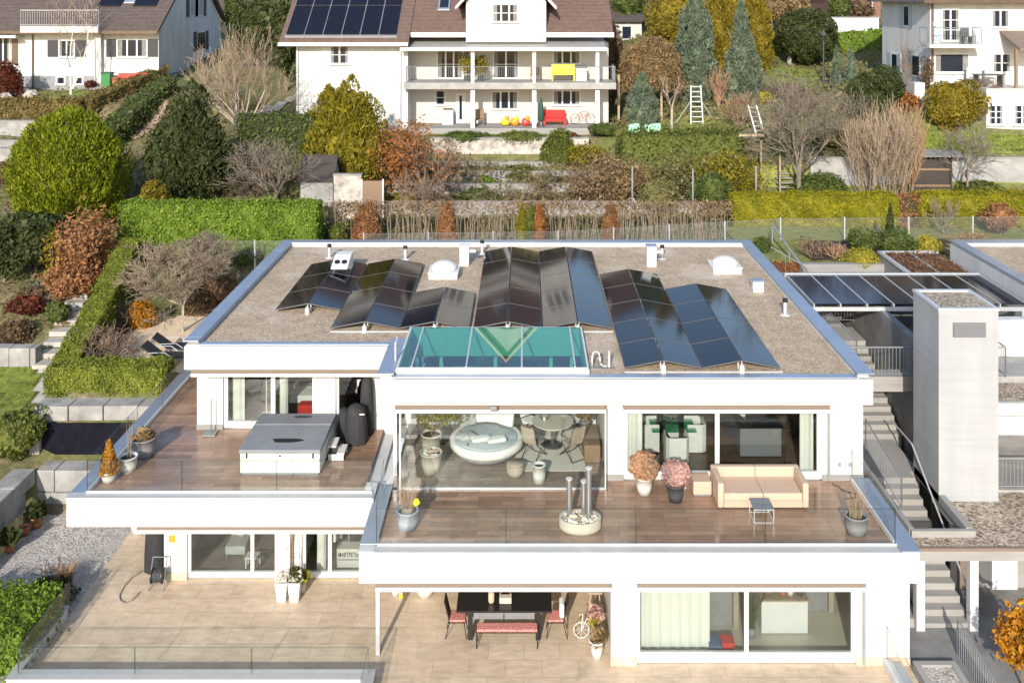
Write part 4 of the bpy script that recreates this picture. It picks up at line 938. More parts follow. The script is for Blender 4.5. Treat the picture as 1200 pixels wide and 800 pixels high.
# ---------------------------------------------------------------- hot tub terrace (floor 3.25)
def hot_tub():
    x0,x1,y0,y1,z = -7.86,-5.66,26.0,28.25,3.25
    r = thing('hot_tub',((x0+x1)/2,27.1,z),'cream hot tub under a folding grey cover on the upper left terrace','hot tub')
    MB().box(x0+.04,x1-.04,y0+.04,y1-.04,z+.004,z+.08).build('base','grey_metal',r); MB().box(x0,x1,y0,y1,z+.082,z+.62).build('cabinet','tub_cream',r,bevel=.015)
    MB().box(x0-.01,x1+.01,y0-.01,y0+.012,z+.42,z+.435).build('seam','planter_grey',r)
    for a,b,t in ((y0-.03,27.42,0.03),(27.45,y1+.03,0.03)):
        m = MB(); h0 = .1; h1 = .15; A,B = (a,b)
        zz = (h0,h1) if a < 27 else (h1,h0)
        m.xprism([(A,z+.63),(B,z+.63),(B,z+.63+zz[1]),(A,z+.63+zz[0])],x0-.03,x1+.03); m.build('cover_half','tub_cover',r,bevel=.02)
    for x in (x0+.18,x1-.18): MB().box(x-.02,x+.02,y0-.036,y0-.012,z+.5,z+.63).build('strap','black_metal',r)
    MB().box((x0+x1)/2-.03,(x0+x1)/2+.03,y0-.014,y0+.003,z+.54,z+.58).build('strap','black_metal',r)
    for cx_,cy_,rx_,ry_,half in ((x0+1.15,26.5,.42,.14,0),(x0+1.25,28.0,.28,.1,1)):
        pz = lambda y: z+.63+(.1+.05*(y-(y0-.03))/(27.42-y0+.03) if not half else .15-.05*(y-27.45)/(y1+.03-27.45))+.003
        pts_ = [(cx_+rx_*math.cos(a)*(1+.2*math.sin(3*a+1)),cy_+ry_*math.sin(a)*(1+.2*math.cos(2*a))) for a in [k*math.pi/10 for k in range(20)]]
        m = MB(); m.add([(a,b,pz(b)) for a,b in pts_],[tuple(range(20))]); m.build('puddle','water',r)
hot_tub()
r = thing('tub_steps',(-5.35,27.1,3.25),'small white two-tread step beside the hot tub','step')
for a,h in ((-5.6,.42),(-5.36,.22)): MB().box(a,a+.22,26.85,27.4,3.25+h-.04,3.25+h).build('tread','pot_white',r)
m = MB(); m.box(-5.6,-5.16,26.85,26.89,3.254,3.43); m.box(-5.6,-5.16,27.36,27.4,3.254,3.43); m.build('side_panel','pot_white',r)
def covered(name,label,cat,x,y,z,w,d,h,mat='black_fabric'):
    r = thing(name,(x,y,z),label,cat); rng = random.Random(len(label)); m = MB(); n = 28; prof = [(1.0,.005),(1.0,.25),(.94,.5),(.86,.75),(.7,.93),(.3,1.0),(.02,1.02)]
    vs=[];fs=[]
    for k,(q,t) in enumerate(prof):
        for i in range(n):
            a = 2*math.pi*i/n; c,s = math.cos(a),math.sin(a); e = 1/max(abs(c)**.6,abs(s)**.6)**.5
            f = q*e*(1+.07*math.sin(a*9+k*.3)*(1-t)+.02*math.sin(a*17)); vs.append((x+w/2*c*f,y+d/2*s*f,z+h*t))
    for k in range(len(prof)-1): fs += [(k*n+i,k*n+(i+1)%n,(k+1)*n+(i+1)%n,(k+1)*n+i) for i in range(n)]
    m.add(vs,fs); m.build('fabric_cover',mat,r,smooth=True); return r
r = covered('covered_barbecue','barbecue under a draped black cover beside the hot tub','barbecue',-5.0,28.0,3.25,.66,.6,1.12); MB().box(-4.85,-4.7,27.66,27.69,4.2,4.23).build('cover_tag','pot_white',r)
covered('covered_parasol','tall black covered parasol behind the covered barbecue','parasol',-4.78,28.55,3.25,.42,.34,1.75)
covered('covered_grill_trolley','low black covered trolley between the hot tub and the barbecue','trolley',-5.42,28.35,3.25,.42,.5,.85)
x,y = P(124,568,3.25); y += .2; r = pot('conifer_pot','white pot with a small orange cone conifer on the terrace corner',x,y,3.25,.22,.3,'pot_white')
q = rngn(); p,nn = crown_pts('cone',1500,q); quad_mesh('foliage',leaf_quads(p*np.array([.26,.26,.85])+np.array([x,y,3.52]),nn,.045,q,.5),'leaf_amber',r); seg_mesh('stem',[((x,y,3.5),(x,y,4.2),.02,.008)],'bark',r)
x,y = P(146,556,3.25); y += .22; r = pot('twig_pot','round pale pot with a few upright bare twigs','' or x,y,3.25,.25,.42,'planter_grey') if False else pot('twig_pot','round pale pot with a few upright bare twigs',x,y,3.25,.25,.42,'pot_white',.8); blades(r,x,y,3.62,.16,1.0,'twig_grey',5,.1,'twigs',.012)
x,y = P(163,540,3.25); y += .32; r = pot('big_planter','large grey bowl planter of dry leaves behind the twig pot',x,y,3.25,.36,.55,'planter_grey',.75); flower_ball(r,x,y,3.76,.3,'leaf_tan',400,.05,.08)
r = thing('parasol_stand',(-9.5,28.5,3.25),'slim grey parasol stand on a flat base beside the bedroom window','parasol stand'); MB().box(-9.7,-9.32,28.3,28.68,3.255,3.3).build('base','grey_metal',r,bevel=.01); MB().cyl((-9.5,28.5,3.3),(-9.5,28.5,4.3),.018).build('pole','grey_metal',r); MB().tube([(-9.72,28.5,4.12),(-9.28,28.5,4.12)],.01).build('handle','alu',r)
def lounger(x,y,rz,label):
    z = gz(x,y)+.04; r = thing('sun_lounger',(x,y,z),label,'sun lounger','sun loungers on the pale gravel'); f = lambda: MB().at(x,y,z,rz)
    m = f(); m.box(-.3,1.0,-.3,.3,.3,.34); m.build('seat','black_fabric',r,bevel=.01)
    m = f(); m.add([(-.3,-.3,.33),(-.3,.3,.33),(-.85,.3,.75),(-.85,-.3,.75),(-.32,-.3,.3),(-.32,.3,.3),(-.88,.3,.72),(-.88,-.3,.72)],[(0,1,2,3),(7,6,5,4),(0,4,5,1),(1,5,6,2),(2,6,7,3),(3,7,4,0)]); m.build('backrest','black_fabric',r)
    for a in (-.28,.9):
        for b in (-.3,.3): m = f(); m.tube([(a,b,0),(a,b,.3)],.015); m.build('leg','alu',r)
    m = f(); m.tube([(-.6,-.32,.5),(0,-.32,.52),(.25,-.32,.34)],.015); m.tube([(-.6,.32,.5),(0,.32,.52),(.25,.32,.34)],.015); m.build('armrest','alu',r)
lounger(-12.9,34.0,.0,'black sun lounger nearest the end of the glass balustrade'); lounger(-12.85,34.9,.08,'black sun lounger set behind the other on the gravel')
# ---------------------------------------------------------------- lower terrace
def taper_pot(px,py,label):
    x,y = P(px,py,0); y += .16; r = thing('tapered_planter',(x,y,0),label,'planter'); a,b = .12,.17
    m = MB(); m.add([(x-a,y-a,.004),(x+a,y-a,.004),(x+a,y+a,.004),(x-a,y+a,.004),(x-b,y-b,.55),(x+b,y-b,.55),(x+b,y+b,.55),(x-b,y+b,.55)],[(3,2,1,0),(4,5,6,7),(0,1,5,4),(1,2,6,5),(2,3,7,6),(3,0,4,7)]); m.build('pot_body','pot_white',r,bevel=.01)
    MB().box(x-.145,x+.145,y-.145,y+.145,.551,.56).build('soil','soil',r); flower_ball(r,x,y,.63,.12,'rug',120,.04); return r,x,y
r,x,y = taper_pot(329,707,'tapered white planter under the wire obelisk, on the left of two')
m = MB()
for s,t in ((-1,-1),(1,-1),(1,1),(-1,1)): m.tube([(x+.14*s,y+.14*t,.55),(x+.12*s,y+.12*t,1.35),(x,y,1.75)],.008,5)
for h in (.8,1.1,1.35): q = .13-.00*h; m.tube([(x-q,y-q,h),(x+q,y-q,h),(x+q,y+q,h),(x-q,y+q,h),(x-q,y-q,h)],.007,5)
m.build('wire_obelisk','pot_white',r)
r,x,y = taper_pot(344,707,'tapered white planter with a dark plant, beside the small cream pot'); flower_ball(r,x,y,.7,.12,'leaf_dark',120,.04)
x,y = P(353,698,0); r = pot('cream_pot','small cream pot of pale flowers by the downpipe',x,y+.15,0,.13,.4,'planter_beige',.6); flower_ball(r,x,y+.15,.45,.15,'leaf_yellow',200,.04)
x,y = P(160,628,0); pot('white_pot','plain white pot under the overhang at the end of the gravel bed',x,y+.2,0,.28,.55,'pot_white')
x,y = P(178,624,0); pot('white_pot','second white pot under the overhang, nearer the wall',x,y+.3,0,.2,.4,'pot_white')
r = covered('covered_ladder','black cover draped over something standing at the lower left wall','cover',-10.62,27.1,0,.62,.5,1.75)
x,y = P(181,694,0); y += .25; r = thing('hose_trolley',(x,y,0),'black hose trolley on the lower terrace beside the white pier','hose trolley')
m = MB(); m.lathe(0,0,[(.2,-.16),(.2,-.13),(.13,-.12),(.13,.12),(.2,.13),(.2,.16)],20); vs = [(x+c,y+a,.32+b) for a,b,c in m.v]; MB().add(vs,m.f).build('reel','black_metal',r)
m = MB()
for s in (-.2,.2): m.tube([(x+s,y-.2,.01),(x+s,y,.32),(x+s,y+.15,.75)],.014); m.tube([(x+s,y+.2,.01),(x+s,y,.32)],.014)
m.tube([(x-.2,y+.15,.75),(x+.2,y+.15,.75)],.014); m.build('frame','grey_metal',r)
m = MB()
for k in range(7): t = -.1+k*.035; m.tube([(x+t,y+.155*math.cos(a),.32+.155*math.sin(a)) for a in [i*math.pi/7 for i in range(15)]],.017,5)
m.build('wound_hose','charcoal',r)
hp = [(183,672),(168,668),(155,676),(146,686),(140,697),(141,703),(147,706),(155,703),(160,698),(164,693)]
tag(MB().tube([(*P(a,b,.02),.02) for a,b in hp],.012,6).build('garden_hose','grey_metal'),'garden hose lying in a loop on the tiles by the hose trolley','hose')
r = thing('wall_sign',(-10.0,26.58,1.2),'small orange and white plaque on the lower left white pier','sign'); MB().box(-10.06,-9.88,26.575,26.595,1.08,1.27).build('plaque','orange_paint',r); MB().box(-9.86,-9.7,26.575,26.595,1.1,1.3).build('plaque','white_paint',r)
r = thing('text_box',(-4.8,27.25,.03),'large white box with dark capital lettering behind the lower terrace door','box')
MB().box(-5.42,-4.2,27.1,27.5,.05,.58).build('box_body','pot_white',r,bevel=.01)
def text(parent,s,x,y,z,size,mat,sx=1.0,name='lettering'):
    cu = bpy.data.curves.new(name,'FONT'); cu.body = s; cu.size = size; cu.extrude = .002; cu.offset = size*.012
    o = bpy.data.objects.new(name,cu); COL.objects.link(o); o.parent = parent; o.location = Vector((x,y,z))-W[parent.name]; o.rotation_euler = (math.pi/2,0,0); bpy.context.view_layer.update(); me = bpy.data.meshes.new_from_object(o.evaluated_get(bpy.context.evaluated_depsgraph_get())); q = bpy.data.objects.new(name,me); COL.objects.link(q); q.parent = parent; q.location = o.location; q.rotation_euler = o.rotation_euler; q.scale = (sx,1,1); me.materials.clear(); me.materials.append(MAT[mat]); bpy.data.objects.remove(o); bpy.data.curves.remove(cu)
text(r,'MARTPETER',-5.36,27.096,.36,.19,'black_metal',.6)
MB().box(-5.36,-4.4,27.094,27.099,.27,.29).build('printed_line','black_metal',r)
r = thing('arm_chair',(-8.45,27.7,.03),'grey armchair with a white sheepskin behind the lower left window','chair')
MB().box(-8.75,-8.15,27.45,28.05,.2,.45).build('seat','grey_fabric',r,bevel=.04); m = MB(); m.add([(-8.75,28.0,.45),(-8.15,28.0,.45),(-8.1,28.3,1.2),(-8.8,28.3,1.2),(-8.75,28.12,.45),(-8.15,28.12,.45),(-8.1,28.42,1.2),(-8.8,28.42,1.2)],[(0,1,2,3),(7,6,5,4),(0,4,5,1),(1,5,6,2),(2,6,7,3),(3,7,4,0)]); m.build('backrest','grey_fabric',r,bevel=.03); MB().ball((-8.42,28.0,.85),.3,.14,.4,12,8,.1).build('sheepskin','white_fabric',r,smooth=True)
for a in (-8.7,-8.2):
    for b in (27.5,28.0): MB().cyl((a,b,.03),(a,b,.21),.02).build('leg','wood',r)
r = thing('white_stool',(-7.85,27.2,.03),'low white stool just behind the lower left window','stool'); MB().box(-8.05,-7.65,27.05,27.35,.32,.36).build('seat','pot_white',r)
for a in (-8.02,-7.68):
    for b in (27.08,27.32): MB().box(a-.02,a+.02,b-.02,b+.02,.034,.32).build('leg','pot_white',r)
r = thing('wooden_shelf',(-8.7,29.9,.03),'orange-brown wooden shelf at the back of the lower left room','shelf'); MB().box(-9.1,-8.5,29.8,30.2,.05,1.6).build('carcass','wood',r); MB().box(-9.05,-8.55,29.78,29.8,.5,.54).build('shelf_board','wood_light',r)
r = thing('clothes_rail',(-5.5,27.6,.03),'garments hanging on a rail behind the lower terrace door','clothes rail'); MB().tube([(-5.9,27.6,.04),(-5.9,27.6,1.6),(-5.15,27.6,1.6),(-5.15,27.6,.04)],.015).build('frame','alu',r)
for k,mt in enumerate(('white_fabric','white_fabric','grey_fabric')): MB().box(-5.75+k*.18,-5.67+k*.18,27.4,27.8,.5+.1*k,1.55).build('garment',mt,r,bevel=.02)
# lower dining place
def long_table():
    x0,x1,y0,y1 = -1.74,.72,24.08,25.15
    r = thing('long_table',((x0+x1)/2,24.6,0),'long black dining table under the lower loggia','table')
    MB().box(x0,x1,y0,y1,.72,.76).build('tabletop','black_gloss',r,bevel=.006)
    for a in (x0+.3,x1-.42):
        for b in (y0+.03,y1-.12): MB().box(a,a+.12,b,b+.09,.004,.718).build('leg','black_metal',r)
    for a,b in ((x0+.45,-.53),(-.5,x1-.45)): MB().box(a,b,y0+.02,y0+.05,.55,.716).build('drawer_front','grey_metal',r)
long_table()
m = MB(); r = thing('bench',(-.42,23.92,0),'black bench with a red and white patterned cushion at the long table','bench')
plain('red_pattern',(0.52,0.20,0.17),.9,var=.7,scale=26)
MB().box(-1.22,.36,23.78,24.06,.4,.43).build('seat','black_metal',r); MB().box(-1.2,.34,23.77,24.05,.432,.5).build('seat_cushion','red_pattern',r,bevel=.02)
for a in (-1.2,.34):
    for b in (23.79,24.05): MB().cyl((a,b,.004),(a,b,.4),.014).build('leg','black_metal',r)
def dining_chair(x,y,rz,label,throw=False):
    r = thing('dining_chair',(x,y,0),label,'chair'); f = lambda: MB().at(x,y,0,rz)
    m = f(); m.box(-.22,.22,-.22,.22,.42,.44); m.build('seat','black_metal',r); m = f(); m.box(-.215,.215,-.215,.2,.442,.5); m.build('seat_cushion','red_pattern',r,bevel=.02)
    m = f(); m.add([(-.22,.2,.5),(.22,.2,.5),(.2,.32,.95),(-.2,.32,.95),(-.22,.22,.5),(.22,.22,.5),(.2,.34,.95),(-.2,.34,.95)],[(0,1,2,3),(7,6,5,4),(0,4,5,1),(1,5,6,2),(2,6,7,3),(3,7,4,0)]); m.build('backrest','black_fabric',r)
    for a in (-.2,.2):
        m = f(); m.tube([(a,-.24,.004),(a,-.18,.43)],.011); m.build('leg','black_metal',r); m = f(); m.tube([(a,.3,.004),(a,.19,.43),(a*.98,.31,.93)],.011); m.build('leg','black_metal',r)
    if throw: m = f(); m.box(-.17,.17,.1,.22,.51,.86); m.build('throw','white_fabric',r,bevel=.03)
dining_chair(-1.72,24.35,math.pi/2,'black chair with a red cushion at the left end of the long table')
dining_chair(.82,24.35,-math.pi/2,'black chair with a white throw at the right end of the long table',True)
r = thing('pink_lantern',(-.85,24.45,.76),'pale pink cylindrical lantern on the long black table','lantern'); MB().lathe(-.85,24.45,[(.07,.764),(.08,.8),(.08,.98),(.05,1.02)],16).build('lamp_body','peach_fabric',r,smooth=True); MB().tube([(-.92,24.45,1.0),(-.85,24.45,1.08),(-.78,24.45,1.0)],.006).build('handle','alu',r)
r = thing('basket',(-.48,24.45,.76),'cream basket with a hoop handle on the long black table','basket'); MB().box(-.64,-.32,24.36,24.54,.764,.92).build('basket_body','planter_beige',r,bevel=.02); MB().tube([(-.62,24.45,.92)]+[(-.48+.15*math.cos(a),24.45,.93+.15*math.sin(a)) for a in [math.pi*(1-k/8) for k in range(9)]],.01).build('handle','wood_light',r)
x,y = P(497,704,0); pot('pale_green_pot','wide pale green pot beside the long table',x,y+.3,0,.34,.42,'tub_cream',.6)
x,y = P(463,700,0); pot('small_white_pot','small white pot near the corner post of the lower loggia',x,y+.12,0,.13,.28,'pot_white')
r = thing('yellow_candle',(PX(470,25.85),25.85,0),'little yellow candle jar beside the small white pot','candle'); xx = PX(470,25.85); MB().cyl((xx,25.85,.004),(xx,25.85,.12),.06,.06,12).build('jar','yellow_plastic',r); MB().cyl((xx,25.85,.121),(xx,25.85,.15),.062,.062,12).build('lid','pot_white',r)
r = thing('wooden_stool',(1.9,25.0,0),'light wooden high stool by the loggia pier','stool'); MB().box(1.7,2.08,24.85,25.15,.7,.74).build('seat','wood_light',r,bevel=.01)
for a in (1.72,2.06):
    for b in (24.87,25.13): MB().tube([(a,b,.004),(a*.6+1.89*.4,b*.6+25*.4,.7)],.018).build('leg','wood_light',r)
MB().tube([(1.76,24.89,.35),(2.02,24.89,.35)],.012).build('stretcher','wood_light',r)
r = thing('watering_tray',(1.88,25.0,.742),'yellow and brown tray of plants on the wooden stool','tray'); MB().box(1.74,2.02,24.88,25.12,.744,.8).build('tray','wood',r); flower_ball(r,1.88,25.0,.86,.12,'leaf_yellow',150,.04)
def bicycle_stand():
    x,y = 1.62,24.2; r = thing('bicycle_plant_stand',(x,y,0),'white wire bicycle plant stand with flowers against the pier','plant stand')
    def wheel(cx,cy,R,n):
        m = MB(); m.tube([(cx+R*math.cos(a),cy,R+.01+R*math.sin(a)) for a in [k*math.pi/10 for k in range(21)]],.011,5)
        for k in range(4): a = k*math.pi/4; m.tube([(cx-R*math.cos(a),cy,R+.01-R*math.sin(a)),(cx+R*math.cos(a),cy,R+.01+R*math.sin(a))],.005,4)
        m.build('wheel','pot_white',r)
    wheel(x-.14,y,.2,0); wheel(x+.3,y+.16,.12,1); wheel(x+.3,y-.1,.12,2)
    MB().tube([(x-.14,y,.21),(x,y,.5),(x+.25,y+.03,.42),(x+.3,y+.03,.13)],.012).build('frame','pot_white',r); MB().tube([(x-.14,y,.21),(x-.1,y,.62),(x-.2,y-.1,.66)],.012).build('handlebar','pot_white',r)
    MB().lathe(x+.24,y+.03,[(.1,.42),(.13,.56)],12).build('basket','pot_white',r); flower_ball(r,x+.24,y+.03,.62,.15,'leaf_pink',260,.04); flower_ball(r,x+.2,y-.06,.5,.1,'leaf_yellow',90,.04)
bicycle_stand()
x,y = P(700,776,0); r = pot('white_pot','tall white oval pot in front of the bicycle plant stand',x,y+.18,0,.19,.46,'pot_white',.62); flower_ball(r,x,y+.18,.5,.14,'leaf_tan',80,.05); 
# lower right room
r = thing('kitchen_counter',(6.75,24.6,.03),'white kitchen counter behind the lower right window','counter'); MB().box(6.15,7.35,24.3,25.4,.05,.88).build('cabinet','white_paint',r,bevel=.006); MB().box(6.12,7.38,24.27,25.43,.882,.92).build('worktop','wood_light',r)
for i,(xx,mt,lb) in enumerate([(6.35,'wood','brown bread bin on the white kitchen counter'),(6.75,'terracotta','red-brown jar on the white kitchen counter'),(6.95,'pot_white','white canister on the white kitchen counter'),(7.2,'charcoal','dark kettle on the white kitchen counter')]):
    r = thing('kitchen_jar',(xx,24.5,.92),lb,'jar'); MB().lathe(xx,24.5,[(.07,.923),(.09,1.0),(.08,1.1)],14).build('jar_body',mt,r,smooth=True); MB().lathe(xx,24.5,[(.085,1.102),(.06,1.13),(.015,1.15)],14).build('lid',mt,r,smooth=True)
r = thing('red_crate',(5.15,23.75,.03),'small red crate on the floor behind the lower right window','crate'); MB().box(5.0,5.28,23.6,23.9,.034,.25).build('crate_body','red_plastic',r,bevel=.01); MB().box(4.98,5.3,23.58,23.92,.252,.28).build('rim','red_plastic',r)
r = thing('blue_crate',(4.83,23.8,.03),'flat blue-grey crate beside the red crate','crate'); MB().box(4.68,4.98,23.6,24.0,.034,.2).build('crate_body','blue_board',r,bevel=.01); MB().box(4.66,4.985,23.58,24.02,.202,.22).build('rim','blue_board',r)
r = thing('marble_wall',(5.1,24.6,.03),'grey marble wall panel leaning in the lower right room','panel'); MB().box(4.75,5.45,24.55,24.62,.04,2.3).build('slab','planter_grey',r); MB().box(5.47,5.6,24.5,24.66,.04,2.3).build('edge_post','taupe_fabric',r)
r = thing('marble_wall',(7.95,24.6,.03),'grey marble wall panel right of the white kitchen counter','panel'); MB().box(7.5,8.15,25.2,25.27,.04,2.3).build('slab','planter_grey',r); MB().box(8.17,8.3,25.15,25.31,.04,2.3).build('edge_post','taupe_fabric',r)
r = thing('floor_plant',(5.85,24.2,.03),'slim green plant in a pot beside the white kitchen counter','plant'); MB().lathe(5.85,24.2,[(.1,.035),(.13,.25)],12).build('pot_body','planter_grey',r,smooth=True); blades(r,5.85,24.2,.24,.08,1.0,'leaf_mid',26,.4,'leaves',.015)
# ---------------------------------------------------------------- right side: steps, tower, canopy, pergola, neighbour
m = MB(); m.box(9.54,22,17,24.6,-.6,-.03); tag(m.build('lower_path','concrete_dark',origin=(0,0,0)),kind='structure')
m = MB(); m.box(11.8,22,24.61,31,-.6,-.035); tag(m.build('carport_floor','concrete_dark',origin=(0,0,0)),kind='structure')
def stairs():
    r = thing('concrete_steps',(11.1,24.7,-.1),'grey concrete steps climbing between the house and the concrete tower','steps')
    X0,X1 = 10.45,11.72; y,z = 24.66,-.1; rise,run = .17,.29; m = MB()
    while z < 2.1: m.box(X0,X1,y,28.5,z-.4 if z > .3 else -.1,z+rise); y += run; z += rise
    zl = z; m2 = MB(); m2.box(X0,X1+.3,28.502,30.6,zl-.6,zl-.003)
    m3 = MB(); y = 30.6; zz = zl-.003
    while zz < 4.1: m3.box(10.9,12.3,y,35.2,zz-.4,zz+rise); y += run; zz += rise
    m.build('lower_flight','concrete_light',r); m2.build('landing','concrete_light',r); m3.build('upper_flight','concrete_light',r)
    MB().box(X0-.35,X0-.02,24.66,30.4,-.1,.2).build('side_curb','concrete_light',r)
    h = MB(); h.tube([(X1+.02,24.9,.9),(X1+.02,28.4,3.0)],.025); h.tube([(X1+.02,28.4,3.0),(X1+.02,30.0,3.0)],.025); h.build('handrail','alu',r)
    return zl
ZL = stairs()
def bars(label,pts,h,name='metal_railing',step=.11,mat='steel_grey',cat='railing'):
    """pts (x,y,z): top rail, foot rail and upright bars"""
    r = thing(name,pts[0],label,cat); t = MB(); b = MB()
    for a,c in zip(pts[:-1],pts[1:]):
        A,C = Vector(a),Vector(c); t.cyl(A+Vector((0,0,h)),C+Vector((0,0,h)),.022,n=6); t.cyl(A+Vector((0,0,.08)),C+Vector((0,0,.08)),.014,n=6)
        n = max(2,int((C-A).length/step))
        for k in range(n+1): q = A+(C-A)*k/n; b.cyl(q+Vector((0,0,.08)),q+Vector((0,0,h)),.009 if 0<k<n else .02,n=5)
        for q in (A,C): b.cyl(q,q+Vector((0,0,h)),.02,n=5)
    t.build('rail',mat,r); b.build('upright_bars',mat,r); return r
bars('grey bar railing at the top of the lower steps beside the sofa terrace',[(10.3,25.6,2.5),(10.3,28.3,2.9)],.9)
def tower():
    r = thing('concrete_tower',(12.65,27.5,2.15),'tall pale board-marked concrete tower with a louvred vent and gravel top','tower')
    x0,x1,y0,y1 = 11.8,13.5,26.7,28.45
    m,nt,bs = newmat('board_concrete')
    v = pos(nt,(0.25,0.25,3.0)); c = ramp(nt,noise(nt,2.2,6,v),[(.3,(.335,.34,.345)),(.7,(.375,.38,.385))])
    w = N(nt,'ShaderNodeTexBrick'); w.offset=0; nt.links.new(pos(nt,(0,0,0)),w.inputs['Vector'])
    bk = N(nt,'ShaderNodeTexWave'); bk.wave_type='BANDS'; bk.bands_direction='Z'; bk.inputs['Scale'].default_value=.16; bk.wave_profile='SAW'; nt.links.new(pos(nt),bk.inputs['Vector'])
    c = mixc(nt,1.0,c,ramp(nt,bk.outputs['Fac'],[(0,(.9,.9,.9)),(.02,(1,1,1)),(1,(1,1,1))]),'MULTIPLY')
    c = mixc(nt,.5,c,ramp(nt,noise(nt,1.5,6,pos(nt,(1,1,.18))),[(.4,(.85,.85,.85)),(.65,(1.05,1.05,1.05))]),'MULTIPLY')
    nt.links.new(c,bs.inputs['Base Color']); bs.inputs['Roughness'].default_value=.85; bump(nt,bs,noise(nt,20,3),.12)
    MB().box(x0,x1,y0,y1,2.1,7.58).build('wall','board_concrete',r,bevel=.01)
    m = MB(); m.box(x0-.02,x1+.02,y0-.02,y0+.1,7.58,7.66); m.box(x0-.02,x1+.02,y1-.1,y1+.02,7.58,7.66); m.box(x0-.02,x0+.1,y0+.1,y1-.1,7.58,7.66); m.box(x1-.1,x1+.02,y0+.1,y1-.1,7.58,7.66); m.build('coping','alu',r)
    MB().sheet(x0+.1,x1-.1,y0+.1,y1-.1,7.6).build('gravel_top','canopy_gravel',r)
    v = MB().box(12.2,13.12,26.66,26.698,6.85,7.25).build('vent_frame','louvre_grey',r); m = MB()
    for k in range(7): z = 6.88+k*.05; m.xprism([(26.64,z),(26.66,z+.035),(26.655,z+.04),(26.635,z+.005)],12.22,13.1)
    m.build('louvre','louvre_grey',v)
tower()
def canopy():
    r = thing('canopy_roof',(15,25.5,0),'flat gravel-covered concrete canopy over the lower steps on slim posts','canopy')
    m = MB(); m.box(9.56,21,24.4,25.02,1.86,2.12); m.box(11.86,21,25.02,27.3,1.86,2.12); m.box(9.56,10.4,25.02,27.3,1.86,2.12); m.build('slab','concrete_light',r)
    m = MB(); m.sheet(9.6,21,24.46,25.0,2.17); m.sheet(12.0,21,25.0,26.72,2.17); m.sheet(13.5,21,26.72,27.3,2.17); m.build('gravel','canopy_gravel',r)
    m = MB(); m.box(9.56,21,24.38,24.46,2.12,2.2); m.build('edge_flashing','awning_taupe',r)
    m = MB(); m.box(10.3,12.0,24.92,25.06,2.12,2.34); m.box(11.8,11.98,25.06,28.4,2.12,2.36); m.box(10.28,10.42,25.06,28.0,2.12,2.34); m.build('opening_rim','concrete_light',r,bevel=.008)
    for x in (10.25,11.65): MB().box(x,x+.22,24.5,24.72,-.1,1.86).build('post','white_render',r,bevel=.006)
    MB().cyl((15.9-.7,24.375,2.0),(15.9-.7,24.395,2.0),.04).build('spotlight','black_metal',r)
    MB().box(11.95,21,26.3,26.4,-.03,1.86).build('back_wall','concrete_light',r); MB().box(12.15,12.5,26.24,26.296,-.02,1.7).build('door','awning_taupe',r); MB().box(12.62,13.3,25.3,26.296,.55,1.86).build('bulkhead','white_render',r)
canopy()
bars('descending grey bar railing in the lower right corner by the gravel planter',[(10.9,19.2,-.6),(10.9,23.6,-.1)],1.0)
bars('grey bar railing in front of the orange-leaved shrub',[(12.3,19.5,-.02),(12.3,24.0,.02)],.95)
r = thing('gravel_planter',(10.1,22.5,-.1),'long concrete planter of grey gravel beside the lower path','planter'); m = MB(); m.box(9.6,9.75,18,23.2,-.1,.12); m.box(10.5,10.65,18,23.2,-.1,.12); m.box(9.75,10.5,23.05,23.2,-.1,.12); m.build('rim','concrete_light',r); MB().sheet(9.75,10.5,18,23.05,.06).build('gravel','bed_gravel',r)
r = thing('low_wall',(12.4,22,-.1),'low concrete edge wall under the right railing','wall'); MB().box(12.4,12.6,19,23.95,-.3,.0).build('wall_body','concrete_light',r); MB().box(12.38,12.63,19,23.98,.002,.05).build('coping','concrete_light',r)
# walkway slab in front of the upper steps, railings, passage under the pergola
r = thing('walkway_bridge',(11.4,30.2,4.0),'concrete walkway slab with its pale edge beside the roof parapet','walkway'); MB().box(9.5,12.5,29.9,30.5,3.95,4.42).build('slab','concrete_light',r); MB().box(9.5,10.8,30.5,36.6,3.95,4.42).build('slab','concrete_light',r)
bars('grey bar railing on the front of the walkway slab',[(9.6,29.95,4.42),(12.45,29.95,4.42)],.92)
bars('grey bar railing running back along the walkway under the pergola',[(10.85,30.6,4.42),(10.85,36.0,4.42)],.92)
bars('grey bar railing across the head of the upper steps',[(10.9,35.3,4.3),(12.4,35.3,4.3)],.92)
r = thing('passage_wall',(13,36.7,0),'grey concrete walls of the shaded passage under the solar pergola','wall'); MB().box(9.5,17.75,36.6,36.9,0,5.7).build('back_wall','concrete_dark',r); MB().box(12.4,12.65,28.6,36.6,0,5.6).build('side_wall','concrete_dark',r); MB().box(12.65,17.75,31,36.6,4.0,4.4).build('floor_slab','concrete',r)  # darker concrete puts the shade under the pergola into the wall colour
def pergola():
    r = thing('solar_pergola',(13.8,34.4,5.7),'flat pergola roofed with eight dark glass solar panes between pale bars','pergola')
    x0,x1,y0,y1,z = 10.1,17.5,32.7,36.2,5.8; w = (x1-x0)/8
    for k in range(8): MB().box(x0+k*w+.03,x0+(k+1)*w-.03,y0+.03,y1-.03,z,z+.02).build('pane','pergola_glass',r)
    m = MB()
    for k in range(9): m.box(x0+k*w-.02,x0+k*w+.02,y0-.05,y1,z-.08,z+.04)
    m.build('rafter','alu',r); m = MB(); m.box(x0-.05,x1+.05,y0-.02,y0+.06,z-.22,z-.082); m.box(x0-.05,x1+.05,y1-.03,y1+.05,z-.08,z+.07); m.build('beam','alu',r)
    for x in (x0+.05,x1-.1): MB().box(x-.05,x+.05,y0,y0+.1,4.4,z-.222).build('post','alu',r)
pergola()
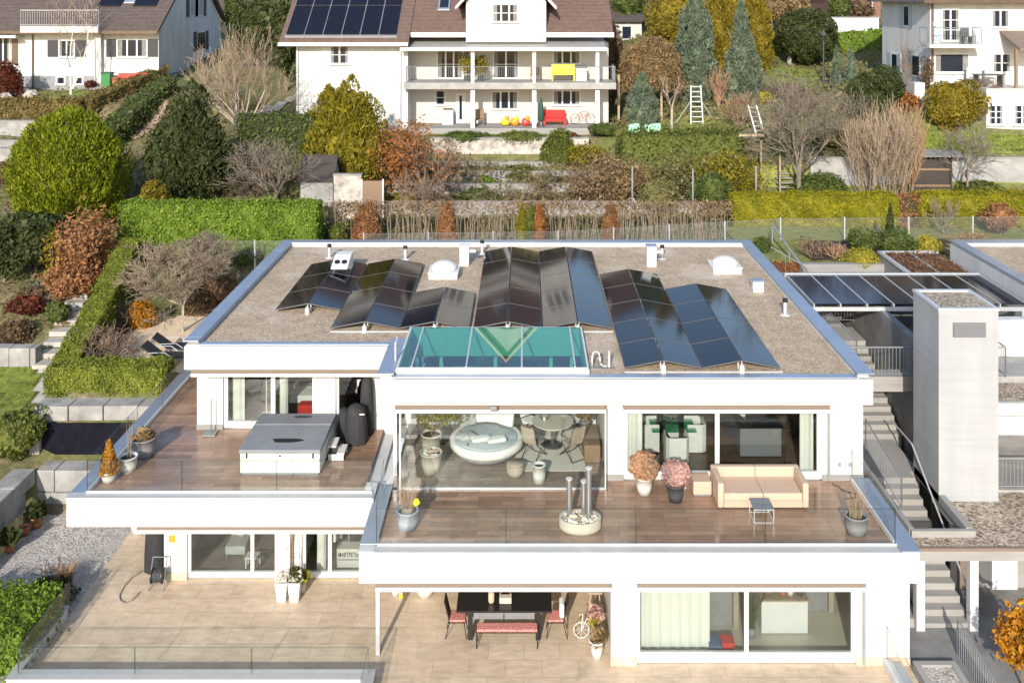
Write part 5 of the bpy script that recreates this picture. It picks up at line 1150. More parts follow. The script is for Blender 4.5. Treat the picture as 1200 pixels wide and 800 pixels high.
def neighbour():
    r = thing('neighbouring_house',(20,33,0),'white flat-roofed neighbouring house at the right with its own gravel roof','house')
    MB().box(17.8,34,30.5,39.2,4.2,6.2).build('wall','white_render',r); m = MB(); m.sheet(18.2,34,30.5,38.8,6.206); m.build('roof_gravel','roof_gravel',r)
    m = MB(); m.box(17.86,18.16,30.5,39.1,6.2,6.34); m.box(18.16,34,38.8,39.1,6.2,6.34); m.build('parapet','white_render',r)
    m = MB(); m.box(17.77,18.22,30.4,39.24,6.342,6.38); m.box(18.22,34,38.76,39.24,6.342,6.38); m.build('parapet_coping','coping_metal',r)
    MB().box(13.52,22,27.3,30.6,4.35,4.6).build('balcony_slab','white_render',r); m = MB(); m.sheet(13.55,22,27.6,28.9,4.64); m.build('ledge_gravel','canopy_gravel',r)
    MB().box(13.52,22,27.25,27.35,4.6,4.7).build('ledge_edge','white_paint',r)
    MB().box(14.75,22,30.61,30.9,2.1,6.0).build('wall','white_render',r); MB().box(14.4,22,29.0,30.6,4.602,4.8).build('balcony_floor','concrete',r)
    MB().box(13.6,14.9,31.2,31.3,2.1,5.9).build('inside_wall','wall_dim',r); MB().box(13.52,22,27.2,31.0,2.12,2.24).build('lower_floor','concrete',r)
    MB().box(15.05,15.85,30.56,30.607,4.82,6.0).build('door','alu',r)
    MB().box(18.4,18.9,33.5,34.0,6.21,6.5).build('roof_vent','white_paint',r)
neighbour()
bars('grey bar railing on the neighbour\'s upper balcony',[(13.55,28.95,4.8),(14.85,28.95,4.8),(14.85,30.5,4.8)],.92)
bars('grey bar railing on the neighbour\'s lower terrace edge',[(13.55,27.22,2.26),(19,27.22,2.26)],.88)
r = thing('paddle_board',(14.1,29.6,2.25),'orange and black patterned board standing behind the tower','board'); m = MB(); m.yprism([(13.95+.24*math.cos(a),3.25+1.0*math.sin(a)) for a in [k*math.pi/12 for k in range(24)]],29.6,29.66); m.build('board_body','orange_paint',r)
m = MB()
for k in range(7): m.box(13.84,14.06,29.585,29.598,2.5+k*.2,2.58+k*.2)
m.build('printed_pattern','black_metal',r)
r = thing('patio_heater',(14.45,29.3,2.25),'dark grey cylinder with an orange lid beside the patterned board','patio heater'); MB().cyl((14.45,29.3,2.245),(14.45,29.3,3.35),.16,.16,18).build('heater_body','charcoal',r); MB().lathe(14.45,29.3,[(.13,3.352),(.13,3.5),(.05,3.56)],16).build('lid','orange_paint',r,smooth=True)
r = thing('balcony_planter',(14.1,30.0,4.8),'red and yellow plant in a planter on the neighbour\'s balcony','planter'); MB().box(13.9,14.35,29.8,30.2,4.805,5.5).build('pot_body','wood_light',r); flower_ball(r,14.1,30.0,5.75,.3,'leaf_orange',300,.06)
r = thing('sedum_roof',(17,38,4.9),'small flat roof of rusty sedum beside the neighbour\'s parapet','roof')
MB().box(15.2,17.7,36.9,40.2,4.3,5.55).build('wall','concrete_light',r); m = MB(); m.sheet(15.3,17.65,37.0,40.1,5.56); m.build('sedum','rust_sedum',r); m = MB(); m.box(15.15,15.3,36.85,40.25,5.551,5.65); m.box(15.3,17.7,40.1,40.25,5.551,5.65); m.box(16.4,16.46,37.0,40.1,5.562,5.64); m.build('edge_flashing','alu',r)
rng = rngn(); p = np.stack([rng.uniform(15.3,17.65,900),rng.uniform(37,40.1,900),rng.uniform(5.57,5.68,900)],1); quad_mesh('sedum_tufts',leaf_quads(p,np.tile([0,0,1.0],(900,1)),.07,rng),'leaf_brown',r)
r = thing('retaining_wall',(13.5,40,4),'pale concrete retaining wall behind the solar pergola','wall'); MB().box(11.6,15.2,39.6,39.85,3.9,5.2).build('wall_body','concrete_light',r); MB().box(11.58,15.2,39.58,39.87,5.202,5.25).build('coping','concrete_light',r)
r = thing('planted_slope',(10.7,39,4.5),'rusty planted strip behind the roof corner','planting'); m = MB(); m.add([(9.6,36.9,4.6),(11.6,36.9,4.6),(11.6,39.9,5.2),(9.6,39.9,5.2)],[(0,1,2,3)]); m.build('soil','rust_sedum',r)
rng = rngn(); p = np.stack([rng.uniform(9.6,11.6,900),rng.uniform(36.9,39.9,900),np.zeros(900)],1); p[:,2] = 4.62+(p[:,1]-36.9)*.2+rng.uniform(0,.15,900); quad_mesh('foliage',leaf_quads(p,np.tile([0,0,1.0],(900,1)),.08,rng),'leaf_orange',r)
bars('sloping metal handrail behind the rear right roof corner',[(10.0,38.0,5.5),(10.9,37.0,5.1)],.9,step=.5); 
r = thing('post_rail',(11.7,40,5.2),'grey steel handrail coming down the slope behind the pergola','railing'); MB().tube([(PX(905,42.5),42.5,PZ(262,42.5)),(PX(925,40.2),40.2,PZ(292,40.2)),(PX(946,38.5),38.5,PZ(318,38.5))],.05,8).build('rail','steel_grey',r)
for a,b,c in ((905,42.5,262),(925,40.2,292)): MB().cyl((PX(a,b),b,gz(PX(a,b),b)-.4),(PX(a,b),b,PZ(c,b)),.03).build('post','steel_grey',r)
# ---------------------------------------------------------------- fences and walls on the slope
def fencem():
    m,nt,bs = newmat('wire_mesh'); bs.inputs['Base Color'].default_value=(.32,.34,.33,1); bs.inputs['Roughness'].default_value=.5
    tr = N(nt,'ShaderNodeBsdfTransparent'); mx = N(nt,'ShaderNodeMixShader'); mx.inputs[0].default_value=.07
    nt.links.new(tr.outputs[0],mx.inputs[1]); nt.links.new(bs.outputs[0],mx.inputs[2]); nt.links.new(mx.outputs[0],nt.nodes['Material Output'].inputs[0])
fencem()
def wire_fence(label,pts,step):
    r = thing('wire_fence',pts[0],label,'fence')
    for i,((x0,y0,z0,h0),(x1,y1,z1,h1)) in enumerate(zip([(*p,) for p in pts][:-1],pts[1:])):
        n = max(1,round(math.hypot(x1-x0,y1-y0)/step))
        for k in range(n+(1 if i == len(pts)-2 else 0)):
            t = k/n; x,y,z,h = (a+(b-a)*t for a,b in zip((x0,y0,z0,h0),(x1,y1,z1,h1)))
            MB().cyl((x,y,z-.2),(x,y,z+h+.06),.035,n=8).build('post','alu',r)
        m = MB(); m.add([(x0,y0-.01,z0),(x1,y1-.01,z1),(x1,y1-.01,z1+h1),(x0,y0-.01,z0+h0),(x0,y0+.0,z0),(x1,y1+.0,z1),(x1,y1,z1+h1),(x0,y0,z0+h0)],[(0,1,2,3),(7,6,5,4)]); m.build('mesh_panel','wire_mesh',r)
        m = MB(); m.tube([(x0,y0-.03,z0+h0),(x1,y1-.03,z1+h1)],.007); m.build('top_wire','steel_grey',r)
def wf(label,pts,step):
    root_pts = [(*p,) for p in pts]
    r = wire_fence(label,root_pts,step)
_thing = thing
def thing(name,loc,*a,**k): return _thing(name,tuple(loc)[:3],*a,**k)
wire_fence('wire mesh fence on slim posts behind the white house',[(-7.5,43.9,4.5,.95),(1.6,43.9,4.5,1.05),(12.0,43.9,5.1,1.05),(24,43.9,5.15,1.1)],2.95)
wire_fence('short wire mesh fence in front of the bright laurel hedge',[(-14.6,42.2,4.3,1.25),(-9.6,42.2,4.3,1.25)],2.4)
def wall(label,x0,x1,Y,z0,z1,mat,t=.3,name='retaining_wall',bl=0):
    r = thing(name,((x0+x1)/2,Y,z0),label,'wall')
    if bl:
        rows = max(1,round((z1-z0)/.62)); rh = (z1-z0)/rows; rng = random.Random(len(label)+int(x0*9))
        for k in range(rows):
            x = x0-(0 if k%2 == 0 else bl*.5)
            while x < x1-.05:
                a,b = max(x,x0),min(x+bl,x1); j = rng.uniform(-.03,.03)
                if b-a > .15: MB().box(a+.012,b-.012,Y+j,Y+t+j,z0+k*rh+.008,z0+(k+1)*rh-.006).build('block',mat,r,bevel=.025)
                x += bl
    else:
        MB().box(x0,x1,Y,Y+t,z0,z1).build('wall_body',mat,r); MB().box(x0-.03,x1+.03,Y-.04,Y+t+.04,z1+.002,z1+.07).build('coping','concrete_light' if mat!='field_stone' else 'block_stone',r)
    return r
wall('row of rough concrete blocks under the small hedge corner',-16.3,-12.2,31.2,2.42,2.92,'block_stone',.8,'block_wall',1.15)
wall('stacked rough concrete blocks at the head of the gravel bed',-15.7,-12.1,30.15,-.1,1.3,'block_stone',.7,'block_wall',1.2)
wall('pale concrete block wall beside the small left lawn',-22,PX(45,35.9),35.7,2.3,3.16,'block_stone',.5,'block_wall',.8)
r = thing('block_wall',(-16,25,0),'rough concrete block wall along the left edge of the gravel bed','wall')
for k in range(3):
    for i in range(8): MB().box(-16.4,-15.7+random.uniform(-.02,.03),20.0+i*1.27-(k%2)*.6,21.25+i*1.27-(k%2)*.6,-.1+k*.5,.39+k*.5).build('block','block_stone',r,bevel=.025)
r = thing('dark_screen',(-14,31,1.3),'blue-black screen panel between two rows of concrete blocks','panel'); MB().box(-15.95,-12.2,31.05,31.12,1.26,2.41).build('panel_sheet','dark_panel',r); MB().box(-16.3,-15.96,30.9,31.4,1.26,2.41).build('end_block','block_stone',r,bevel=.02)
for i,(px,py,w,lb) in enumerate([(43,617,.3,'terracotta pot with a dark plant, farthest in the row by the block wall'),(29,626,.24,'second terracotta pot from the far end of the row by the block wall'),(19,634,.22,'third terracotta pot along the block wall'),(12,646,.24,'terracotta pot nearest the frame edge by the block wall')]):
    x,y = P(px,py,0); r = pot('terracotta_pot',lb,x,y,0,w*.62,w*1.1,'terracotta',.7)
    if i in (0,3): flower_ball(r,x,y,w*1.1+.16,.2,'leaf_dark',250,.06)
def row(label,x0,x1,py,h,mat,Y):
    z = gz((x0+x1)/2,Y); return wall(label,x0,x1,Y,z-.8,PZ(py,Y),mat)
wall('rough field stone wall below the central house lawn',PX(505,58),PX(648,58),57.85,6.2,PZ(163,57.85),'field_stone',.4)
wall('large pale stone slab wall at the right end of the field stone wall',PX(646,57.5),PX(690,57.5),57.5,6.2,PZ(163,57.5),'field_stone',.4)
wall('grey concrete terrace wall, uppermost of the long rows',PX(480,57),PX(700,57),57.0,5.5,PZ(191,57),'concrete_light',.25)
wall('grey concrete terrace wall, second of the long rows',PX(470,55.5),PX(705,55.5),55.5,5.0,PZ(202,55.5),'concrete_light',.25)
wall('grey concrete terrace wall, third of the long rows',PX(460,53.3),PX(690,53.3),53.3,4.8,PZ(217,53.3),'concrete_light',.25)
wall('lowest pale concrete wall behind the brown beech hedge',PX(440,49.5),PX(850,49.5),49.5,4.6,PZ(238,49.5),'concrete_light',.25)
wall('long stained concrete wall behind the yellow-green hedge',PX(950,52),PX(1260,52),52.0,5.5,PZ(186,52),'concrete',.3)
wall('white low garden wall right of the tripod ladder',PX(885,62),PX(950,62),62,7.8,PZ(140,62),'white_render',.2)
wall('white dry stone wall below the brown hedge at the left',PX(-60,58),PX(46,58),58,6.2,PZ(143,58),'block_stone',.5)
wall('lower grey stone wall left of the lime globe shrub',PX(-60,56),PX(32,56),56,5.9,PZ(166,56),'concrete_light',.4)
wall('pale stone wall at the left edge of the slope',PX(-60,53.5),PX(22,53.5),53.5,5.6,PZ(176,53.5),'block_stone',.4)
def garden_steps():
    r = thing('garden_steps',(-20,37,3),'curving pale stone garden steps beside the clipped hedge strip','steps')
    pts = [(98,338),(93,347),(88,356),(84,366),(80,377),(74,389),(68,402),(62,415),(55,428)]
    for i,(a,b) in enumerate(pts):
        x,y,z = G(a,b); MB().box(x-.45,x+.45,y-.25,y+.3,z-.25,z+.1).build('tread','path_paving',r,bevel=.02)
garden_steps()
drape('lawn',gpoly([(0,432),(45,428),(42,462),(30,478),(0,482)]),'lawn_green'); 
drape('path',gpoly([(48,432),(62,432),(56,470),(38,474)]),'path_paving',.04)
drape('lawn',gpoly([(40,108),(100,104),(112,115),(95,119),(30,119)]),'lawn_green',.05)
drape('patio',gpoly([(50,96),(190,92),(190,104),(110,107),(50,106)]),'path_paving',.05)
drape('lawn',gpoly([(890,78),(960,84),(958,104),(895,102)]),'lawn_green',.05)
drape('lawn',gpoly([(1068,124),(1100,128),(1150,158),(1200,160),(1200,178),(1140,180),(1068,180)]),'lawn_green',.06)
drape('lawn',gpoly([(505,153),(700,150),(790,135),(850,140),(860,152),(700,158),(505,160)]),'lawn_dry',.06)
drape('lawn',gpoly([(880,206),(1200,200),(1200,224),(880,226)]),'lawn_dry',.06)
drape('driveway',gpoly([(285,138),(372,122),(380,128),(300,150)]),'driveway',.1)
drape('path',gpoly([(140,160),(195,120),(205,128),(160,165)]),'sandy_path',.08,.2)
drape('lawn',[(9.8,40.2),(26,40.2),(26,46.3),(9.8,46.3)],'lawn_dry',.02)
def tufts(name,poly,n,h,mat,size=.07):
    rng = rngn(); xs=[p[0] for p in poly]; ys=[p[1] for p in poly]; X=rng.uniform(min(xs),max(xs),n*2); Y=rng.uniform(min(ys),max(ys),n*2); k=inside(X,Y,poly); X=X[k][:n]; Y=Y[k][:n]
    Z=hgt(X,Y)+rng.uniform(.02,h,len(X)); q=leaf_quads(np.stack([X,Y,Z],1),np.tile([0,-.6,.8],(len(X),1)),size,rng,1.0,.35)
    tag(quad_mesh(name,q,mat,None,(float(X.mean()),float(Y.mean()),float(Z.min()))),kind='stuff')
tufts('grass',gpoly([(0,432),(45,428),(42,462),(30,478),(0,482)]),6000,.035,'leaf_grass',.03)
tufts('grass',gpoly([(1068,124),(1100,128),(1150,158),(1200,160),(1200,178),(1140,180),(1068,180)]),9000,.09,'leaf_grass',.06)
tufts('undergrowth',[(-13,44.5),(19,47.5),(20,51.8),(18,57),(14,60),(8,57.5),(-14,57.5)],26000,.16,'leaf_mixed',.13)
tufts('undergrowth',[(-40,43),(-24,38.5),(-18.5,37.5),(-18.5,43),(-14,50),(-13,58),(-18,64),(-40,64)],14000,.3,'leaf_brown',.13)
tufts('undergrowth',[(5,60),(24,58.5),(24,66),(40,80),(40,100),(-30,100),(-24,82),(6,80)],16000,.4,'leaf_mixed',.2)
drape('flower_bed',gpoly([(950,284),(1110,282),(1110,300),(950,306)]),'soil',.05)
# ---------------------------------------------------------------- plants
L, B = leafy, bare
g = gplant
# left garden
g(L,'globe_shrub','huge round lime-green clipped shrub at the upper left','shrub',80,262,131,128,'egg','leaf_lime',.13,Y=47,dens=2.2)
g(L,'yew_tree','broad dark green conifer behind the bright hedge','tree',225,250,88,160,'spires','leaf_dark',.13,Y=50,dens=2.6)
g(L,'golden_shrub','small golden shrub between the lime globe and the hedge','shrub',180,245,208,44,'dome','leaf_gold',.1,Y=46)
g(L,'rhododendron','dark green rhododendron left of the orange beech','shrub',42,345,238,95,'lobed','leaf_dark',.14,Y=42,dens=2)
g(L,'evergreen_bush','very dark evergreen bush at the left frame edge','shrub',5,350,255,60,'lobed','leaf_dark',.14,Y=41,dens=2)
g(L,'beech_shrub','copper-orange beech shrub beside the clipped strip hedge','shrub',98,345,240,68,'airy','leaf_beech',.11,n=3600,Y=41,twigs=16)
g(L,'amber_shrub','low orange-brown shrub at the foot of the copper beech','shrub',86,372,306,66,'airy','leaf_beech',.10,n=2600,Y=39.8,twigs=12)
g(L,'yellow_shrub','slim yellow-leaved shrub left of the copper beech','shrub',62,345,258,22,'airy','leaf_gold',.1,n=500,Y=41)
g(L,'brown_shrub','brown seeded shrub below the rhododendron','shrub',42,368,335,38,'dome','leaf_brown',.09,Y=40)
g(L,'red_shrub','dark red shrub at the left above the block wall','shrub',30,392,345,55,'lobed','leaf_red',.1,Y=38.6)
g(L,'green_shrub','leafy green shrub by the garden steps','shrub',68,395,352,34,'lobed','leaf_mid',.09,Y=38)
g(L,'brown_shrub','low brown-red shrub above the left block wall','shrub',15,410,375,50,'dome','leaf_brown',.09,Y=37.2)
g(L,'grey_shrub','silver-grey lavender clump at the top of the garden steps','shrub',52,352,328,38,'dome','leaf_blue',.07,Y=40.5)
g(L,'leafy_bush','dark green bush in the lower left above the block wall','shrub',18,575,478,80,'lobed','leaf_hedge_dull',.1,Y=30.6,dens=2)
g(L,'leafy_bush','small rounded green bush beside the left lawn','shrub',45,470,440,1,'dome','leaf_mid',.1,n=10,Y=33.5) if False else None
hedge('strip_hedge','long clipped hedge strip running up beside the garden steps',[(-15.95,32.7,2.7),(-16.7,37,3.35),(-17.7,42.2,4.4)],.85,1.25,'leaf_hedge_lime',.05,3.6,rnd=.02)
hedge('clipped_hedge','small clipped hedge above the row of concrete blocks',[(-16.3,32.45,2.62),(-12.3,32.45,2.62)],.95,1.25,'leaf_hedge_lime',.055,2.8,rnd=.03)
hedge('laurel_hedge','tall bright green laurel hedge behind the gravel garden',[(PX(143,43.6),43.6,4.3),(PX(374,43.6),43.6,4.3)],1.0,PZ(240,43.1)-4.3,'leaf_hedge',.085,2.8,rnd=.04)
B('umbrella_tree','bare pale umbrella-shaped tree in the gravel garden','tree',-13.55,37.3,gz(-13.55,37.3)+.03,4.3,PZ(282,37.3)-3.25,.30,8,4,2,'twig_umber',.5,.8,.036,.6,flat=True,barkm='bark_pale')
g(B,'twiggy_shrub','low heap of bare pinkish twigs by the sun loungers','shrub',118,426,388,74,.0,16,2,3,'twig_brown',.7,.2,.014,1.4,Y=34.2,bs=.5)
g(L,'dry_shrub','dry brown ground shrub beside the bare twig heap','shrub',105,425,398,50,'dome','leaf_brown',.06,n=700,Y=34.6)
g(L,'variegated_shrub','yellow-green shrub between strip hedge and umbrella tree','shrub',150,352,305,46,'lobed','leaf_hedge_dull',.10,Y=40.2)
g(L,'fern_shrub','orange fern clump on the edge of the gravel garden','shrub',166,382,352,34,'dome','leaf_amber',.10,Y=38.0,jit=1.6)
g(B,'twiggy_shrub','bare brown shrub shaded by the strip hedge','shrub',135,388,352,44,.0,12,2,2,'twig_brown',.6,.5,.014,.9,Y=37.6,bs=.3)
g(L,'laurel_bush','dark green bush under the umbrella tree','shrub',228,352,310,60,'lobed','leaf_mid',.09,Y=41)
g(L,'brown_bush','brown-leaved bush near the house corner','shrub',262,362,318,48,'lobed','leaf_brown',.08,Y=40.2)
g(L,'low_bush','rust-coloured low bush behind the bare tree trunk','shrub',238,365,340,46,'dome','leaf_brown',.08,Y=39.8)
g(L,'green_bush','green bush by the short wire fence','shrub',288,325,292,40,'dome','leaf_mid',.08,Y=42.6)
g(B,'twiggy_shrub','pale bare shrub in front of the laurel hedge','shrub',165,330,285,46,.0,7,2,2,'twig_tan',.6,.7,.025,.7,Y=41.5)
x,y = P(78,683,0); r = thing('grass_tuft',(x,y,0),'tuft of dry ornamental grass in the gravel bed','grass tuft'); blades(r,x,y,-.02,.2,.6,'twig_orange',160,.5); blades(r,x,y,-.02,.15,.45,'leaf_olive',60,.5,'green_blades')
x,y = P(48,712,0); L('juniper','low dark juniper in the gravel bed behind the corner hedge','shrub',x,y+.3,0,1.5,.5,'dome','leaf_dark',.06)
x,y = P(50,690,0); B('heather','brownish heather sprigs behind the low juniper','shrub',x,y+.5,0,1.0,.35,.0,9,1,2,'twig_brown',.6,.6,.012,.8)
hedge('corner_hedge','bright yellow-green hedge block in the bottom left corner',[(-15.2,23.85,0),(-12.25,23.85,0)],2.1,.95,'leaf_hedge',.07,2.0,rnd=.1)
# left house garden
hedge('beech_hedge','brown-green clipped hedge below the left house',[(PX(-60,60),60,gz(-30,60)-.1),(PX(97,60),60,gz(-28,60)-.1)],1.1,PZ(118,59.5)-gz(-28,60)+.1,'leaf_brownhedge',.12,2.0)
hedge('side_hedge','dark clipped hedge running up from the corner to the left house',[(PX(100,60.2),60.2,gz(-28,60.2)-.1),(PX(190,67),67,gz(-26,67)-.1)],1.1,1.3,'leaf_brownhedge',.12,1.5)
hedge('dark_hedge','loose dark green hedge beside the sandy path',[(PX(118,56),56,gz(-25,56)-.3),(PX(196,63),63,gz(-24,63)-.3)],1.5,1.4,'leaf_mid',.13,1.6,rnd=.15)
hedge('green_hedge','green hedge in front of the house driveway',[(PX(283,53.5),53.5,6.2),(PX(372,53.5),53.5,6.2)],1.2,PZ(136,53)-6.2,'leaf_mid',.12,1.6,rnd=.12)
g(B,'birch_tree','bare white-stemmed birch on the left house lawn','tree',83,117,-40,95,.05,2,2,2,'twig_tan',.45,2.0,.065,.14,Y=63,barkm='birch_bark')
g(B,'pollard_tree','pale pruned tree with upright bare branches','tree',283,136,38,112,.16,10,3,2,'twig_tan',.5,1.4,.065,.6,Y=56,barkm='bark_pale')
g(L,'ivy_tree','dark ivy-clad tree beyond the pruned tree','tree',302,60,-18,66,'lobed','leaf_dark',.2,Y=72,dens=2)
g(L,'cotoneaster','reddish shrub on the rocks by the left house steps','shrub',8,112,72,38,'dome','leaf_red',.12,Y=63)
r = thing('garden_rocks',(PX(15,62.5),62.5,9),'pile of pale garden rocks by the left house steps','rocks'); rr = random.Random(3)
for k in range(9): x = PX(rr.uniform(-5,40),62.5); yy = 62+rr.uniform(0,2); s = rr.uniform(.3,.6); MB().ball((x,yy,gz(x,yy)+s*.3),s,s*.8,s*.7,9,6,.18).build('boulder','field_stone',r)
g(L,'heather_shrub','round russet shrub in a bowl by the left house','shrub',106,107,94,13,'globe','leaf_red',.08,n=400,Y=65)
# middle slope
g(L,'golden_cypress','tall golden-green cypress in front of the central house','tree',412,200,82,130,'spires','leaf_olive',.13,Y=53,dens=2.4)
g(L,'golden_cypress','slimmer golden cypress leaning on the tall one','tree',385,195,98,50,'flame','leaf_olive',.13,Y=53.6)
g(L,'hornbeam_tree','orange-leaved hornbeam beside the golden cypress','tree',470,222,138,84,'airy','leaf_orange',.11,n=2600,trunk=.8,Y=51.5,twigs=16)
g(B,'hornbeam_tree','half-bare brown hornbeam right of the orange one','tree',500,228,160,70,.2,6,3,2,'twig_brown',.55,1,.05,.6,Y=51,leafmat='leaf_beech',leafn=700,leaf=.1)
g(B,'thorn_tree','bare grey tree in front of the little shed','tree',320,238,165,95,.15,6,3,2,'twig_grey',.6,.8,.06,.8,Y=48)
g(B,'bramble','tangle of brown bramble left of the shed','shrub',300,238,192,75,.0,10,2,2,'twig_brown',.7,.5,.03,1,Y=49.5,leafmat='leaf_brown',leafn=500)
g(L,'heath_shrub','brown heath beside the stained rocks at the left','shrub',10,245,188,50,'dome','leaf_brown',.13,Y=52)
def beech_hedge():
    rng = rngn(); Y = 45.3; x0,x1 = PX(380,Y),PX(857,Y); zt = PZ(236,Y); zb = 4.7
    r = thing('beech_hedge',((x0+x1)/2,Y,zb),'long half-bare brown beech hedge behind the white house','hedge')
    segs = []; n = 340
    for i in range(n):
        x = rng.uniform(x0,x1); y = Y+rng.normal(scale=.18); q = (x,y,zb-.4); d = np.array([rng.normal(scale=.12),rng.normal(scale=.08),1])
        h = (zt-zb)*rng.uniform(.75,1.05); m_ = (x+d[0]*h*.6,y+d[1]*h*.6,zb+h*.6); e = (m_[0]+rng.normal(scale=.15),m_[1]+.02,zb+h)
        segs += [(q,m_,.02,.016),(m_,e,.016,.008)]
        for _ in range(3): t = rng.uniform(.5,1); b = np.array(m_)*(1-t)+np.array(e)*t; segs.append((tuple(b),tuple(b+rng.normal(scale=[.25,.1,.12])),.01,.006))
    seg_mesh('twigs',segs,'twig_umber',r)
    k = 8000; X = rng.uniform(x0,x1,k); Z = zb+(zt-zb)*(1-np.abs(rng.normal(scale=.2,size=k)).clip(0,1)); keep = rng.random(k) < (.45+.45*np.sin(X*1.1+.6)*np.sin(X*.37+2)+.1); 
    quad_mesh('foliage',leaf_quads(np.stack([X,Y+rng.normal(scale=.22,size=k),Z],1)[keep],np.tile([0,-1.0,.2],(int(keep.sum()),1)),.07,rng),'leaf_hedgebrown',r)
beech_hedge()
for px,w,lb in ((430,34,'dense copper beech clump in the half-bare hedge, nearest the green gate side'),(523,26,'dense copper beech clump in the middle of the half-bare hedge'),(716,22,'narrow copper beech clump toward the right of the half-bare hedge')):
    g(L,'beech_clump',lb,'shrub',px,290,238,w,'dome','leaf_beech',.08,Y=45.1,dens=1.5)
g(L,'leafy_shrub','yellow-green shrub at the right end of the laurel hedge','shrub',392,300,258,42,'lobed','leaf_hedge_dull',.1,Y=45)
g(L,'narrow_conifer','narrow green conifer in a gap of the brown hedge, left of a pair','conifer',612,290,240,15,'flame','leaf_olive',.07,Y=44.9)
g(L,'narrow_conifer','narrow green conifer in a gap of the brown hedge, beside the rusty one','conifer',622,290,238,14,'flame','leaf_hedge_dull',.07,Y=44.8)
g(L,'narrow_conifer','rusty brown dead conifer in the hedge gap','conifer',632,290,238,17,'flame','leaf_orange',.07,Y=44.7)
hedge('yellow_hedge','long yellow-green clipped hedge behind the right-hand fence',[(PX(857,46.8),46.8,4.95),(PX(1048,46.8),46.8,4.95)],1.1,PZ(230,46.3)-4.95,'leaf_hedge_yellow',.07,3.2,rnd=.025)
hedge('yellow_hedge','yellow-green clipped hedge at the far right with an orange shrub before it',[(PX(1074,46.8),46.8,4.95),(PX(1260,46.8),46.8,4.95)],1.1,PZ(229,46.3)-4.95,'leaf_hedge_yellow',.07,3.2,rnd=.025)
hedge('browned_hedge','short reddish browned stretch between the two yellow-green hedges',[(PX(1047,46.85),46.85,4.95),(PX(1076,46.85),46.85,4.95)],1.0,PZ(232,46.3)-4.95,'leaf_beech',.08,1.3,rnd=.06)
for px,yb,yt,w,mt,lb in ((700,238,176,70,'leaf_hedgebrown','tangled brown shrub at the right end of the terrace walls'),(735,240,182,80,'leaf_tan','pinkish tan shrub between two tall fence poles'),(795,242,178,85,'leaf_mixed','mixed brown and green shrub under the ivy bank'),(848,240,176,80,'leaf_olive','yellow-green and brown shrub beside the wooden frame')):
    g(L,'mixed_shrub',lb,'shrub',px,yb,yt,w*1.15,'airy',mt,.10,n=3000,Y=51,twigs=18)
hedge('ivy_bank','sprawling green ivy bank below the tripod ladder',[(PX(728,55),55,6.6),(PX(866,55),55,6.7)],2.2,PZ(160,54)-6.6,'leaf_hedge_dull',.13,1.8,rnd=.3)
for px,yb,yt,w,lb in ((575,200,182,90,'brown bramble on the second terrace'),(650,210,196,80,'brown bramble above the lowest terrace wall'),(540,232,212,120,'brown bramble over the third terrace wall'),(620,236,214,110,'dry bramble near the right of the third terrace wall')):
    g(B,'bramble',lb,'shrub',px,yb,yt,w,.0,11,2,2,'twig_brown',.8,.2,.02,1.6,Y=52.5 if yb > 205 else 55.6,leafmat='leaf_mixed',leafn=500,leaf=.1)
for px,yb,yt,w,mt in ((545,160,154,60,'leaf_mid'),(610,160,154,60,'leaf_hedge_dull'),(665,162,155,30,'leaf_red')):
    g(L,'border_shrub','low '+{'leaf_mid':'dark green','leaf_hedge_dull':'light green','leaf_red':'reddish'}[mt]+' border plant above the field stone wall','shrub',px,yb,yt,w,'dome',mt,.1,Y=58.7)
g(L,'green_shrub','bright green tuft on the second terrace wall','shrub',570,216,205,26,'dome','leaf_hedge',.09,Y=54)
g(B,'terrace_tree','small leafless tree before the terrace walls','tree',492,262,200,70,.3,4,3,2,'twig_brown',.6,.6,.05,.8,Y=47)
def pole(px,yb,yt,Y,lb,stay=True):
    x = PX(px,Y); z = gz(x,Y); r = thing('fence_pole',(x,Y,z),lb,'pole'); MB().cyl((x,Y,z-.1),(x,Y,PZ(yt,Y)),.04,n=8).build('pole_shaft','steel_grey',r)
    if stay: MB().cyl((x+.7,Y,z),(x+.05,Y,(z+PZ(yt,Y))/2),.03,n=6).build('stay','alu',r)
pole(741,255,195,47.2,'tall grey fence pole with a stay left of the mixed shrubs'); pole(812,242,198,47.4,'tall grey fence pole between the mixed shrubs',False); pole(886,235,195,48,'tall grey fence pole with a stay at the left end of the yellow hedge')
# right garden
g(L,'golden_arborvitae','broad golden arborvitae behind the little arbour','tree',788,60,-30,66,'lobed','leaf_gold',.17,Y=75,dens=1.8)
g(L,'golden_arborvitae','golden arborvitae between the two blue-green cones','tree',846,92,-18,56,'flame','leaf_gold',.15,Y=70,dens=1.8)
g(L,'golden_arborvitae','golden arborvitae right of the second blue-green cone','tree',886,92,-15,36,'flame','leaf_gold',.15,Y=71,dens=1.8)
g(L,'blue_cypress','tall blue-green cone conifer, left of the big pair','conifer',815,118,-10,44,'flame','leaf_blue',.13,Y=64,dens=2)
g(L,'blue_cypress','tall blue-green cone conifer, right of the big pair','conifer',868,120,2,48,'cone','leaf_blue',.13,Y=64,dens=2)
g(L,'small_cypress','small grey-green cone conifer beside the mint covers','conifer',752,156,86,32,'flame','leaf_blue',.11,Y=59,dens=2)
g(L,'arbour_tree','drooping tan-leaved tree over wooden arbour posts','tree',762,105,44,80,'dome','leaf_tan',.12,Y=63.5,trunk=2.0,jit=1.3)
